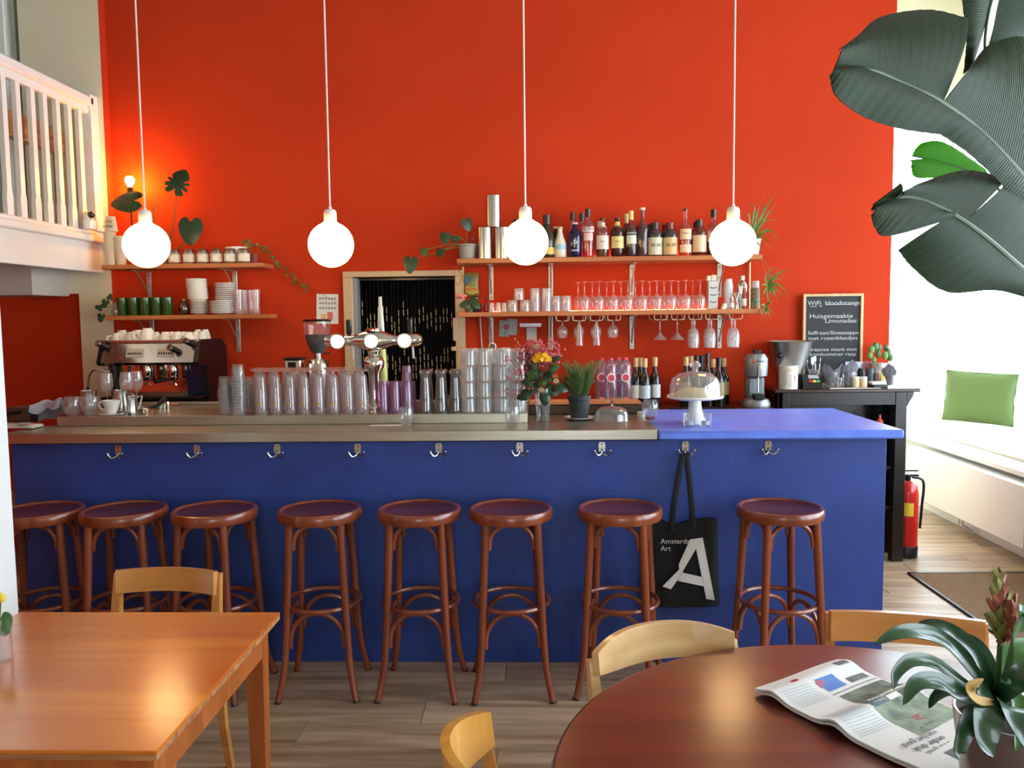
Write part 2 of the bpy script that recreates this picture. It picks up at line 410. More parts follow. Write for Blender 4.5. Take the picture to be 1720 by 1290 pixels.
# mezzanine door, pale
b = MB(); b.box(-4.4, -3.69, PF+.03, PF+.07, 2.2, 4.4, .004)
d2 = struct('door_2', b, mat('pale_green_door', (214, 226, 220), .35))
b = MB(); b.box(-3.715, -3.65, PF-.01, PF+.09, 2.2, 4.45, .006); b.box(-4.47, -3.65, PF-.01, PF+.09, 4.4, 4.5, .006); obj('door_frame', b, M_white, d2)
b = MB(); b.box(-3.72, -3.695, PF-.02, PF-.01, 3.42, 3.5, .003); obj('hinge', b, M_satin, d2)
b = MB(); b.box(-4.32, -3.82, PF+.02, PF+.03, 3.3, 4.3, .004); b.box(-4.32, -3.82, PF+.02, PF+.03, 2.35, 3.15, .004); obj('door_panel', b, mat('pale_green_panel', (206, 220, 214), .35), d2)
# ---- gallery (mezzanine) slab, balustrade
GX = -3.05
b = MB(); b.box(-5.0, GX-.06, .8, PF, 2.03, 2.19); b.box(GX-.06, GX, .8, PF, 2.0, 2.2, .004)
struct('floor_gallery', b, M_white)
b = MB(); b.box(-5.0, -3.3, 5.3, PF, 1.84, 2.03, .004); struct('beam_gallery', b, mat('grey_cream_paint', (200, 196, 188), .6))
bal = thing('gallery_balustrade', 'white wooden balustrade of flat slats along the upper gallery', 'balustrade', (GX, 0, 0))
b = MB(); b.box(-.075, .02, .8, PF-.05, 3.12, 3.185, .012); b.box(-.05, -.005, .8, PF-.05, 3.07, 3.12, .004); obj('handrail', b, M_white, bal)
b = MB(); b.box(-.08, .03, .8, PF, 2.2, 2.25, .008); b.box(-.06, .012, .8, PF, 2.25, 2.28, .008); obj('bottom_rail', b, M_white, bal)
b = MB(); b.box(-.07, .02, PF-.09, PF, 2.28, 3.2, .006); obj('newel_post', b, M_white, bal)
slat = MB(); slat.prism([(-.028, 0), (.028, 0), (.03, .11), (.021, .15), (.021, .79), (-.021, .79), (-.021, .15), (-.03, .11)], -.014, .014)
slat = mesh('baluster', slat, M_white, 30)
ys = [4.77-.131*k for k in range(29, 0, -1)]+[4.771, 4.9, 5.044, 5.169, 5.307, 5.439, 5.562]
for yy in ys: obj('baluster', slat, None, bal, (-.025, yy-.02, 2.28), PI/2)
# things up on the gallery
t = thing('gallery_table', 'rustic plank table edge seen through the gallery slats', 'table', (GX-.42, 4.2, 2.19))
b = MB(); b.box(.24, .32, -1.6, 1.38, .585, .735, .006); obj('tabletop', b, M_rustic, t)
for sy in (-1.5, 1.25):
    for sx in (.26,): obj('leg', MB().box(sx, sx+.05, sy, sy+.05, 0, .585, .004), M_rustic, t)
b = MB()
b.grid(lambda u, v: (GX-1.1+.05*math.sin(v*22), 4.0+1.6*v, 2.2+1.0*u), 3, 60); tag(obj('grey_curtain', b, mat('grey_cloth', (118, 110, 108), .8)), 'dark grey curtain hanging behind the gallery table', 'curtain')
t = thing('gallery_chair', 'dark red bentwood chair behind the gallery slats', 'chair', (-3.5, 4.98, 2.19))
t.location = (-3.46, 4.72, 2.19)
b = MB(); b.lathe([(0, .43), (.19, .43), (.2, .445), (.19, .46), (0, .46)], 24); obj('seat', b, M_stool, t)
b = MB(); b.tube(bez([(-.17, -.12, .45), (-.19, -.16, .75), (-.1, -.18, .93), (0, -.19, .96), (.1, -.18, .93), (.19, -.16, .75), (.17, -.12, .45)], 6), .014, 8); obj('backrest', b, M_stool, t)
for sx in (-1, 1):
    for sy in (-1, 1):
        b = MB(); b.tube([(sx*.13, sy*.13, .43), (sx*.17, sy*.17, 0)], [.017, .012], 8); obj('leg', b, M_stool, t)
t = thing('security_camera', 'small white camera with a black lens on the gallery ledge', 'camera', (atX(150, 403, -3.0).x, 5.56, 2.2))
t.location = (GX+.035, 5.5, 2.28)
b = MB(); b.lathe([(0, 0), (.04, 0), (.042, .01), (.042, .055), (.034, .062), (0, .062)], 20); obj('base', b, M_cer, t)
b = MB(); b.sphere((0, -.005, .085), .034, 16); obj('head', b, M_cer, t)
b = MB(); b.sphere((.026, -.018, .092), .024, 14); obj('lens', b, M_blackgl, t)
t.scale = (1, 1, 1)
# near white column at the edge
cx = -1.86
struct('wall_column', MB().box(cx-.25, cx, 2.56, 2.8, 0, 4.7, .004), M_white)
# ---- plants of the picture edge under the gallery: framed picture, crate
t = thing('wall_picture', 'small peach framed picture on the red wall beyond the bar end', 'picture', (atY(6, 775, 5.74).x, 5.745, atY(6, 775, 5.74).z))
obj('frame', MB().box(-.09, .05, -.012, 0, -.075, .075, .003), M_board, t); obj('print', MB().box(-.08, .04, -.016, -.012, -.065, .065), mat('peach_print', (238, 164, 96), .6), t)
t = thing('side_bench', 'low wooden bench against the red wall beyond the bar end', 'bench', (atY(10, 822, 5.4).x-.3, 5.45, 0))
obj('seat', MB().box(-.6, .6, -.17, .17, .45, .49, .005), M_board, t)
for sx in (-.55, .5):
    for sy in (-.15, .1): obj('leg', MB().box(sx, sx+.05, sy, sy+.05, 0, .45, .003), M_board, t)
# door mat
m0 = mat('coir_brown', (134, 100, 66), .95, bump=.8, bscale=240, var=.2, vscale=60)
t = thing('entrance_mat', 'brown coir doormat set in the pale floor', 'mat', (0, 0, 0))
obj('coir_pad', MB().box(2.33, 3.235, 2.2, 5.22, .001, .012, .003), m0, t)
obj('metal_edge', MB().box(2.315, 2.33, 2.2, 5.24, .001, .013).box(2.315, 3.235, 5.22, 5.24, .001, .013), M_dkmetal, t)

# ================= RADIATOR, CUSHION =================
t = thing('radiator', 'white flat panel radiator under the window seat', 'radiator', (3.07, 0, 0))
obj('panel', MB().box(0, .035, 5.3, 7.0, .13, .55, .01), M_white, t)
obj('top_grille', MB().box(.035, .1, 5.31, 6.99, .5, .546, .004), M_white, t)
obj('side_cover', MB().box(.03, .1, 5.3, 5.31, .14, .54, .002), M_white, t)
b = MB(); b.lathe([(0, 0), (.022, 0), (.024, .05), (.018, .06), (0, .06)], 14, M=Matrix.Translation((.06, 5.3, .49)) @ Matrix.Rotation(PI/2, 4, 'X')); obj('valve_knob', b, M_black, t)
for yy in (6.2, 6.25):
    b = MB(); b.tube([(.06, yy, .14), (.06, yy, .07), (.12, yy, .04), (.14, yy, .0)], .011, 8); obj('pipe', b, M_white, t)
b = MB()
def cushion(wd, ht, th):
    def f(s):
        def g(u, v):
            a, c = 2*u-1, 2*v-1
            e = max(0, (1-abs(a)**2.6)*(1-abs(c)**2.6))**.45
            k = 1-.06*(1-abs(a))*(abs(c)); k2 = 1-.06*(1-abs(c))*abs(a)
            return (wd/2*a*k2, s*th*e, ht/2+ht/2*c*k)
        return g
    b = MB(); b.grid(f(1), 18, 14); b.grid(f(-1), 18, 14); return b
olive = mat('olive_cushion_cloth', (84, 106, 54), .8, bump=.3, bscale=160)
t = thing('cushion', 'olive green linen cushion propped upright on the window seat', 'cushion')
t.location = (3.68, 7.1, .715); t.rotation_euler = (-.12, .03, -.78)
obj('cover', cushion(.56, .44, .07), olive, t, smooth=80)
sm = MB(); sm.tube([(-.27, 0, .01), (.27, 0, .01), (.27, 0, .43), (-.27, 0, .43)], .004, 6, closed=True); obj('piping', sm, olive, t)
o = obj('bench_pillow', cushion(.5, .46, .08), M_white, smooth=80); o.location = (3.85, 7.3, .715); o.rotation_euler = (-.15, 0, -.7)
tag(o, 'white pillow tucked behind the olive cushion', 'pillow')
tag(obj('bench_mattress', MB().box(3.3, 4.1, 4.0, 8.3, .62, .70, .03), mat('cream_seat_cloth', (236, 226, 216), .85)), 'long cream seat pad lying on the window bench', 'seat pad')
# ================= BAR =================
Y0 = 3.864
bar = thing('bar_counter', 'long blue painted bar counter carrying the worktops', 'bar counter')
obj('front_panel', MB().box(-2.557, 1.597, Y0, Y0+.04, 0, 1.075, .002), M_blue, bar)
obj('end_panel', MB().box(1.557, 1.597, Y0+.04, 4.62, 0, 1.075, .002), M_blue, bar)
obj('end_panel', MB().box(-2.557, -2.517, Y0+.04, 4.62, 0, 1.075, .002), M_blue, bar)
obj('shelf_board', MB().box(-2.517, 1.557, Y0+.04, 4.6, .4, .43), M_dkwood, bar)
st = thing('steel_worktop', 'brushed steel worktop with a raised splash lip on the bar', 'worktop')
obj('flat_top', MB().box(-2.575, .536, 3.824, 4.12, 1.081, 1.13, .003).box(-.07, .536, 4.12, 4.72, 1.081, 1.13, .003), M_steel, st)
obj('splash_lip', MB().box(-2.47, -.072, 4.105, 4.125, 1.13, 1.178, .002), M_steel, st)
obj('work_surface', MB().box(-2.47, -.072, 4.125, 4.7, 1.09, 1.172).box(-2.47, -.072, 4.68, 4.7, 1.172, 1.192, .003), M_steel, st)
tag(obj('blue_worktop', MB().box(.537, 1.655, 3.81, 4.73, 1.08, 1.122, .008), M_bluelit), 'thick blue painted wooden worktop at the window end of the bar', 'worktop')
# coat hooks
def mk_hook():
    r = thing('coat_hook', '', 'hook')
    obj('back_plate', MB().prism([(-.014, .0), (.014, 0), (.017, .03), (.012, .045), (-.012, .045), (-.017, .03)], -.004, 0), M_satin, r)
    for s in (-1, 1):
        b = MB(); b.tube(bez([(0, -.006, .008), (s*.006, -.016, -.008), (s*.022, -.028, -.013), (s*.034, -.034, .002), (s*.036, -.035, .008)], 5), [.0045]*21, 6); b.sphere((s*.036, -.035, .01), .006, 8); obj('prong', b, M_satin, r)
    for s in (.012, .036):
        b = MB(); b.sphere((0, -.004, s), .0035, 6); obj('screw', b, M_dkmetal, r)
    return r
hook = kind(mk_hook)
hk = (199, 331, 466, 601, 737, 873, 1011, 1151, 1290)
near = ['above the stool half hidden by the white column', 'above the stool behind the honey table chair', 'between the second pair of stools from the column', 'above the fourth stool from the white column', 'above the fifth stool from the white column', 'above the sixth stool from the white column', 'above the stool beside the tote bag', 'holding the black tote bag', 'above the stool nearest the window']
for i, x in enumerate(hk):
    p = atY(x, 752, Y0)
    hook((p.x, Y0, 1.022), ORD[i]+' chrome double coat hook along the blue bar, counted from the white column' if i != 7 else 'chrome double coat hook on the blue bar holding the black tote bag', 'coat hooks under the worktop edge')
# tote bag
blk = mat('black_canvas', (14, 14, 17), .85, bump=.25, bscale=260)
bx = atY(1151, 752, Y0).x-.012
tb = thing('tote_bag', 'black canvas tote bag with a big white letter A hanging on the bar', 'tote bag', (bx, Y0-.03, 0))
def P2(x, y): p = atY(x, y, Y0-.03); return p.x-bx, p.z
zt = P2(1150, 872)[1]; zb = P2(1150, 1017)[1]; xa = P2(1086, 950)[0]; xb = P2(1205, 950)[0]
def bagf(u, v):
    s = 1 if u < .5 else -1; uu = (u*2 if u < .5 else 2-u*2)
    x = xa+(xb-xa)*uu; z = zb+(zt-zb)*v
    x += (.012*(1-v))*(1 if uu > .5 else -1)*abs(2*uu-1)
    sag = -.028*math.exp(-((uu-.37)/.13)**2)*v if True else 0
    th = .022*(math.sin(PI*min(1, max(0, uu)))**.5)*(.35+.65*(1-v)) + .002
    return (x, -s*th+.004*math.sin(uu*14+v*5)*s*.6, z+sag+(.006*math.sin(uu*9) if v > .5 else 0))
b = MB(); b.grid(bagf, 44, 14); obj('bag_body', b, blk, tb, smooth=80)
for (x0, y0, x1, y1, sy) in ((1127, 878, 1146, 762, -.012), (1163, 878, 1152, 760, .0)):
    a = P2(x0, y0); c = P2(x1, y1)
    b = MB(); b.tube(bez([(a[0], sy-.008, a[1]-.03), (a[0]+(c[0]-a[0])*.25, sy-.006, a[1]+(c[1]-a[1])*.35), (c[0], sy-.004, c[1])], 6), .0135, 6, flat=.25); obj('handle', b, blk, tb)
wh = mat('white_print', (226, 226, 222), .8)
Af = [(1145, 905), (1178, 900), (1197, 1002), (1183, 1002), (1175, 977), (1140, 968), (1128, 984), (1111, 979), (1139, 953)]
pts = [P2(x, y) for x, y in [(1157, 903), (1176, 900), (1187, 950), (1198, 1004), (1184, 1002), (1179, 980), (1138, 974), (1125, 986), (1111, 981), (1133, 960), (1139, 953), (1138, 946), (1149, 920)]]
hole = [P2(x, y) for x, y in [(1167, 921), (1177, 967), (1144, 960), (1148, 950)]]
# letter as a ring of bars (outline with an open counter)
def bars(b, P, y0, y1):
    for q in P: b.prism([P2(*p) for p in q], y0, y1)
b = MB(); bars(b, [[(1157, 903), (1178, 900), (1198, 1004), (1184, 1002), (1167, 918)], [(1157, 903), (1167, 918), (1147, 952), (1143, 961), (1125, 986), (1111, 981), (1139, 953), (1138, 945)], [(1143, 958), (1178, 966), (1180, 981), (1137, 972)]], -.034, -.0305)
obj('printed_letter', b, wh, tb, smooth=0)
p = P2(1108, 909); text('Amsterdam\nArt', .034, wh, tb, (p[0], -.031, p[1]-.01), align='LEFT')
# ---- bar stools
def mk_stool():
    r = thing('bar_stool', '', 'stool')
    b = MB(); b.lathe([(0, .79), (.155, .79), (.163, .795)], 36); obj('seat', b, M_seat, r)
    b = MB(); b.lathe([(.16, .755), (.182, .757), (.186, .765), (.186, .79), (.181, .8), (.172, .802), (.163, .797), (.16, .79), (.16, .755)], 36); obj('seat_rim', b, M_stool, r)
    prof = [(.775, .155), (.6, .166), (.42, .178), (.25, .19), (.14, .203), (.06, .222), (0, .24)]
    pr = lambda z: next((a[1]+(c[1]-a[1])*(a[0]-z)/(a[0]-c[0]) for a, c in zip(prof, prof[1:]) if a[0] >= z >= c[0]), .155)
    for q in range(4):
        an = PI/4+q*PI/2; c_, s_ = math.cos(an), math.sin(an)
        b = MB(); b.tube(bez([(c_*rr, s_*rr, z) for z, rr in prof], 4), [.0185-.0045*k/24 for k in range(25)], 10)
        lg = obj('leg', b, M_stool, r)
        b = MB(); b.tube([(c_*.2405, s_*.2405, 0), (c_*.238, s_*.238, .008)], .0148, 10); obj('foot_cap', b, M_black, lg)
    for q in range(4):
        a0 = PI/4+q*PI/2; R = Matrix.Rotation(q*PI/2, 3, 'Z')
        def arch(z0, z1, hw, rad, inset):
            P = []
            for k in range(17):
                t = k/16; a = PI*t
                x = -math.cos(a)*hw; 
                z = z0+(z1-z0)*math.sin(a)**.75 if 0 < t < 1 else z0
                yy = -(pr(z)*.7071-inset)
                P.append(R @ Vector((x*(1 if abs(x) < hw else 1), yy, z)))
            return P
        b = MB(); b.tube(arch(.645, .752, .097, .0, .004), .0105, 8); obj('seat_arch', b, M_stool, r)
        b = MB(); b.tube(arch(.225, .372, .118, .0, .006), .0105, 8); obj('foot_arch', b, M_stool, r)
    b = MB(); b.tube([(.166*math.cos(2*PI*k/36), .166*math.sin(2*PI*k/36), .392) for k in range(36)], .0105, 8, closed=True); obj('foot_ring', b, M_stool, r)
    return r
stool = kind(mk_stool)
sl = ['bar stool mostly hidden by the white column at the far bar end', 'bar stool second from the white column, partly behind the honey table', 'bar stool third from the white column, behind the honey wood chair', 'bar stool fourth from the white column, standing free by the honey table corner', 'bar stool fifth from the white column, mid bar', 'bar stool sixth from the white column, mid bar', 'bar stool tucked against the black tote bag', 'bar stool standing alone between the tote bag and the window']
rz = [.25, .12, -.2, .05, -.03, .06, -.22, .2]
for i, x in enumerate((64, 205, 357, 534, 702, 857, 1043, 1317)):
    p = atZ(x, 855, .8); stool((p.x*.975, 3.6, 0), 'reddish bentwood '+sl[i], 'bentwood bar stools', rz[i], (1, 1, .82/.802))
# ================= TABLES =================
t = thing('square_table', 'honey coloured square wooden table with a plywood edge', 'table')
def uvbox(x0, x1, y0, y1, z0, z1): return MB().box(x0, x1, y0, y1, z0, z1, .004)
ply = wood('ply_edge', (140, 84, 44), (196, 138, 86), .5, 'X', 3)
obj('tabletop', MB().box(-1.645, -.818, 1.65, 2.478, .741, .75, .002), M_table, t)
obj('top_edge', MB().box(-1.644, -.819, 1.651, 2.477, .727, .741, .001), ply, t)
for sx in (-1.61, -.9):
    for sy in (1.69, 2.385):
        b = MB(); q = .055; 
        b.v = []; V = [(sx, sy, .727), (sx+q, sy, .727), (sx+q, sy+q, .727), (sx, sy+q, .727), (sx+.008, sy+.008, 0), (sx+q-.008, sy+.008, 0), (sx+q-.008, sy+q-.008, 0), (sx+.008, sy+q-.008, 0)]
        b.add(V, [(3, 2, 1, 0), (4, 5, 6, 7), (0, 1, 5, 4), (1, 2, 6, 5), (2, 3, 7, 6), (3, 0, 4, 7)]); obj('leg', b, M_tedge, t, smooth=0)
obj('apron', MB().box(-1.60, -.855, 1.70, 1.72, .64, .727, .002), M_tedge, t); obj('apron', MB().box(-1.60, -.855, 2.41, 2.43, .64, .727, .002), M_tedge, t)
obj('apron', MB().box(-1.60, -1.58, 1.72, 2.41, .64, .727, .002), M_tedge, t); obj('apron', MB().box(-.866, -.846, 1.72, 2.41, .64, .727, .002), M_tedge, t)
rc = (.701, 1.546)
t = thing('round_table', 'large round table with a dark reddish brown top', 'table', (rc[0], rc[1], 0))
obj('tabletop', MB().lathe([(0, .722), (.68, .722), (.69, .728), (.6935, .737), (.69, .746), (.683, .75)], 96).lathe([(.683, .75), (0, .75)], 96), M_mahog, t, smooth=30)
obj('pedestal', MB().lathe([(0, .04), (.05, .04), (.045, .1), (.04, .6), (.07, .70), (.2, .722), (0, .722)], 24), M_dkwood, t)
for q in range(4):
    a = PI/4+q*PI/2; b = MB(); b.tube([(0.03*math.cos(a), .03*math.sin(a), .09), (.38*math.cos(a), .38*math.sin(a), .02)], [.03, .02], 8); obj('foot', b, M_dkwood, t)
# ================= CHAIRS =================
def chair(name, label, loc, rotz, m, top=.8, hb=.085, curve=.07, half=.19, postw=.03, lean=.05, rounded=0, seatz=.45):
    """chair facing local -Y... back rail at local y=+.2, curved, hollow side towards the seat"""
    r = thing(name, label, 'chair', loc, rotz, 'wooden cafe chairs')
    b = MB()
    def seat(u, v): return (-.2+.4*u*(1) , -.2+.38*v, seatz+.012*math.cos((u-.5)*PI))
    b.slab(lambda u, v: (-.2+.4*u, -.2+.38*v, seatz-.01*math.sin(PI*u)*math.sin(PI*v)), 10, 8, .02); obj('seat', b, m, r)
    def rail(u, v):
        a = 2*u-1; x = half*a; y = .2+lean-curve*(a*a)+(curve if 0 else 0)
        hh = hb*(1-(rounded*abs(a)**3.2))
        z = top-hb*.5+(v-.5)*hh + (0 if not rounded else -0.004*a*a)
        return (x, y+.01*(v-.5)*2*lean/.05*.5, z)
    b = MB(); b.slab(rail, 24, 5, -.02); obj('back_rail', b, m, r, smooth=50)
    for s in (-1, 1):
        b = MB(); V = []
        for (z, yy, ww) in ((top-.012 if not rounded else top-.05, .2+lean-curve+.003, postw*.8), (.62, .195-curve+lean*.5, postw), (seatz, .19-curve*.6, postw), (.2, .2-curve*.5, postw*.9), (0, .25-curve*.5, postw*.75)):
            for dx, dy in ((-.5, -.5), (.5, -.5), (.5, .5), (-.5, .5)): V.append((s*(half-.004)+dx*ww, yy+dy*ww+.012, z))
        Fc = [(0, 1, 2, 3), (19, 18, 17, 16)]+[(4*k+i, 4*k+4+i, 4*k+4+(i+1) % 4, 4*k+(i+1) % 4) for k in range(4) for i in range(4)]
        b.add(V, Fc); obj('back_post', b, m, r, smooth=0)
        b = MB(); b.tube([(s*.17, -.16, seatz-.02), (s*.175, -.175, 0)], [.017, .012], 8); obj('front_leg', b, m, r)
    b = MB(); b.box(-.18, .18, -.17, -.15, seatz-.07, seatz-.02, .002); b.box(-.18, .18, .13, .15, seatz-.07, seatz-.02, .002); b.box(-.18, -.16, -.15, .13, seatz-.07, seatz-.02, .002); b.box(.16, .18, -.15, .13, seatz-.07, seatz-.02, .002); obj('seat_frame', b, m, r)
    return r
pa = [atY(183, 961, 2.86), atY(367, 966, 2.86)]
chair('dining_chair', 'honey wood chair with an open curved back behind the square table', ((pa[0].x+pa[1].x)/2, 2.68, 0), -.04, M_honey, top=.762, hb=.083, curve=.045, half=.19, lean=.03)
chair('dining_chair', 'amber wood chair seen edge-on, low in front of the bar between the tables', (.045, 1.60, 0), PI/2+.05, M_chairb, top=.815, hb=.115, curve=.085, half=.165, rounded=.35)
chair('dining_chair', 'pale wood chair with a wide rounded backrest behind the round table', (.385, 2.015, 0), .36, M_pale, top=.806, hb=.10, curve=.085, half=.215, rounded=.45)
chair('dining_chair', 'pale wood chair with a flat backrest behind the round table, beside the newspaper', (.985, 2.13, 0), -.2, M_honey, top=.80, hb=.085, curve=.025, half=.205, lean=.02)
# ================= BACK BAR =================
SF = 5.48; SB = W                        # shelf front / back
t = thing('back_bar', 'dark wooden back counter under the shelves by the spirits', 'counter')
obj('countertop', MB().box(-.5, 1.5, 5.12, W-.002, 1.02, 1.055, .003), wood('red_brown_top', (70, 28, 20), (92, 40, 28), .35), t)
obj('cabinet_body', MB().box(-.49, 1.48, 5.16, W-.002, 0, 1.02), M_dkwood, t)
for i in range(4): obj('cabinet_door', MB().box(-.47+i*.49, -.01+i*.49, 5.145, 5.16, .08, 1.0, .003), M_dkwood, t)
t = thing('coffee_counter', 'dark wooden back counter carrying the espresso machine', 'counter')
obj('countertop', MB().box(-2.98, -1.41, 5.05, PF-.02, 1.05, 1.085, .003), M_dkwood, t)
obj('cabinet_body', MB().box(-2.97, -1.43, 5.09, PF-.02, 0, 1.05), M_dkwood, t)
for i in range(3): obj('cabinet_door', MB().box(-2.95+i*.51, -2.46+i*.51, 5.075, 5.09, .08, 1.03, .003), M_dkwood, t)
# ---- shelves (boards) and brackets
def shelf(x0, x1, z0, z1, label, y1=W):
    return tag(obj('wall_shelf', MB().box(x0, x1, SF, y1-.001, z0, z1, .003), M_shelf), label, 'shelf', 'wooden wall shelves')
lx0, lx1 = atY(170, 450, SF).x, atY(441, 446, SF).x
rx0, rx1 = atY(767, 440, SF).x, atY(1280, 430, SF).x
LU, LL, RU, RL = 2.04, 1.7, 2.047, 1.695
shelf(lx0, lx1, LU-.03, LU, 'upper wooden shelf above the espresso machine, holding jars', PF)
shelf(lx0+.01, lx1+.01, LL-.03, LL, 'lower wooden shelf above the espresso machine, holding crockery', PF)
shelf(rx0, rx1, RU-.032, RU, 'long upper wooden shelf of spirit bottles')
shelf(rx0, rx1, RL-.032, RL, 'long lower wooden shelf of upturned wine glasses')
for x0_, x1_, z_ in ((lx0+.1, lx1, LU), (lx0+.1, lx1, LL)):
    pass
M_brk = mat('galvanised_bracket', (196, 196, 184), .4, .7)
def mk_brk():
    r = thing('shelf_bracket', '', 'bracket')
    obj('wall_plate', MB().box(-.016, .016, -.006, 0, -.235, -.002, .002), M_brk, r)
    obj('shelf_plate', MB().box(-.016, .016, -.24, -.006, -.006, 0, .002), M_brk, r)
    b = MB(); b.tube(bez([(0, -.2, -.004), (0, -.14, -.04), (0, -.05, -.12), (0, -.008, -.19)], 5), .0055, 6); obj('brace', b, M_brk, r)
    for z in (-.03, -.1, -.215):
        b = MB(); b.sphere((0, -.006, z), .0045, 6); obj('screw', b, M_dkmetal, r)
    return r
brk = kind(mk_brk)
ln = ['nearest the doorway', 'by the hanging brandy glasses', 'in the middle of the long shelf', 'nearest the spider plant']
for (xs, y, z, up) in (((825, 925, 1061, 1208), 470, RU-.032, 'upper'), ((825, 925, 1061, 1208), 550, RL-.032, 'lower')):
    for i, x in enumerate(xs): brk((atY(x, y, W).x, W-.0005, z-.001), 'metal bracket under the long %s shelf, %s' % (up, ln[i]), 'metal shelf brackets')
for (x, z, nm, up) in ((252, LU-.03, 'behind the first globe lamp', 'upper'), (396, LU-.03, 'above the plate stacks', 'upper'), (253, LL-.03, 'behind the espresso cups', 'lower'), (398, LL-.03, 'beside the espresso machine', 'lower')):
    brk((atY(x, 500, W).x, PF-.0005 if 0 else W-.0005, z-.001), 'metal bracket under the short %s shelf, %s' % (up, nm), 'metal shelf brackets')
# LED strips lying along the back of the long shelves
for z, nm in ((RU, 'upper'), (RL, 'lower')):
    x0_ = atY(955 if nm == 'lower' else 960, 500, W).x
    t = tag(obj('led_strip', MB().box(x0_, rx1-.28, W-.03, W-.022, z+.0005, z+.005), M_led), 'thin lit light strip along the back of the long %s shelf' % nm, 'light strip')
tag(obj('led_strip', MB().box(rx0+.22, rx0+.27, W-.03, W-.022, RL+.0005, RL+.005), M_led), 'short lit end of a light strip by the rose vase', 'light strip')
# brass rods at shelf ends
for x in (770+8, 1258):
    p = atY(x, 480, W)
for x, nm in ((778, 'doorway'), (1259, 'spider plant')):
    b = MB(); b.tube([(0, 0, RL), (0, 0, RU-.033)], .006, 8)
    tag(obj('shelf_rod', b, mat('brass_rod', (214, 180, 130), .3, .6), loc=(atY(x, 480, W-.02).x, W-.02, 0)), 'thin brass rod between the long shelves at the %s end' % nm, 'rod')
b = MB(); b.tube(bez([(atY(806, 536, W-.02).x, W-.02, RL-.034), (atY(806, 560, W-.02).x+.01, W-.015, 1.5), (atY(811, 590, W-.02).x, W-.02, 1.35), (atY(811, 590, W-.02).x, W-.02, 1.06)], 6), .006, 8)
tag(obj('wall_cable', b, mat('grey_cable', (170, 164, 158), .4, .3)), 'grey cable running down the red wall beside the doorway', 'cable')

# ================= GLASSWARE =================
def glassware(name, cat, prof, m, seg=20, wob=0, extra=None):
    me = mesh(name, MB().lathe(prof, seg, wob=wob), m, 60)
    def mk():
        o = obj(name, me, None); o['category'] = cat
        if extra: extra(o)
        return o
    return kind(mk)
def wall(outer, th=.0016, bt=2):
    """closed shell from an outer profile (open end last)"""
    up = -1 if outer[0][1] > outer[-1][1] else 1
    zb_ = outer[1][1]+up*th*bt
    inner = [(0, zb_)]+[(max(outer[1][0]-th, 0), zb_)]+[(max(r-th, 0), z) for r, z in outer[2:] if (z-zb_)*up > 0]
    return outer+inner[::-1]
# upturned beer flute: foot on top. z=0 mouth, grows up
flute_p = wall([(0, .245), (.034, .2435), (.035, .241), (.02, .236), (.0085, .229), (.011, .222), (.0185, .214), (.0205, .205), (.027, .12), (.0305, .04), (.0305, 0)], .0015)
flute = glassware('beer_flute', 'glass', flute_p, M_glassF, 18)
WZ = 1.1725
def dots(o):
    pass
rowsF = [('front', 4.2, 8, 440, 610), ('second', 4.29, 8, 434, 606), ('third', 4.38, 8, 442, 600), ('back', 4.47, 8, 436, 598)]
M_gold = mat('gold_print', (206, 170, 70), .4, .3)
for rn, Y, n, a, c in rowsF:
    for i in range(n):
        x = a+(c-a)*i/(n-1)
        p = atY(x, 690, Y)
        flute((p.x, Y+random.uniform(-.008, .008), WZ), '%s upturned beer flute from the nested tumblers, in the %s row beside the beer tap' % (ORD[i], rn), 'upturned beer flutes beside the tap', random.random(), (1.08, 1.08, .92))
# badges on the front row
for i in range(8):
    x = 440+(610-440)*i/7; p = atY(x, 690, 4.2)
    b = MB(); b.sphere((0, 0, 0), .008, 12, sy=.12); gb = [o for o in C.objects if o.name.startswith('beer_flute')][i]
    o = obj('gold_badge', b, M_gold, gb); o.location = Vector((math.sin(0)*0, 0, .062)); a_ = -gb.rotation_euler.z; o.location = (-.0305*math.sin(-a_), -.0305*math.cos(a_), .062); o.rotation_euler = (0, 0, a_)
# nested tumblers
tum_p = wall([(0, .085), (.026, .085), (.028, .082), (.034, .03), (.0378, .009), (.0405, .006), (.0415, .003), (.0405, 0)], .0018, 5)
tum = glassware('nested_tumbler', 'glass', tum_p, M_glass, 18)
ti = [(381, 4.22, 9, 'outer'), (402, 4.2, 12, 'middle'), (417, 4.32, 10, 'inner')]
for x, Y, n, nm in ti:
    p = atY(x, 690, Y); hh = atY(x, {9: 632, 12: 612, 10: 632}[n], Y).z-.085-WZ; st_ = hh/(n-1)
    for i in range(n):
        tum((p.x+random.uniform(-.002, .002)-(.004*i/ n if x == 381 else 0), Y, WZ+st_*i), '%s clear tumbler up from the bar in the %s nested stack' % (ORD[i], {'outer': 'short', 'middle': 'tallest', 'inner': 'rearmost'}[nm]), 'nested tumblers by the espresso machine', random.random())
# lilac tumblers
pk_p = wall([(0, .155), (.0285, .155), (.030, .150), (.034, .08), (.0375, .01), (.0375, 0)], .0022, 5)
pinkg = glassware('lilac_tumbler', 'glass', pk_p, M_pink, 18, .02)
k = 0
for rn, Y, xs in (('front', 4.22, (644, 664, 684)), ('back', 4.31, (650, 671, 690))):
    for i, x in enumerate(xs):
        p = atY(x, 690, Y); sc = (atY(x, 640, Y).z-WZ)/.155
        pinkg((p.x, Y, WZ), '%s upturned lilac tumbler from the beer tap, in the %s row' % (ORD[i], rn), 'upturned lilac tumblers', i*.3, (.86, .86, sc))
p = atY(683, 620, 4.265); zt_ = atY(683, 641, 4.22).z
pinkg((p.x, 4.265, zt_+.002), 'short lilac tumbler standing on top of the other lilac tumblers', None, 0, (.72, .72, .5))
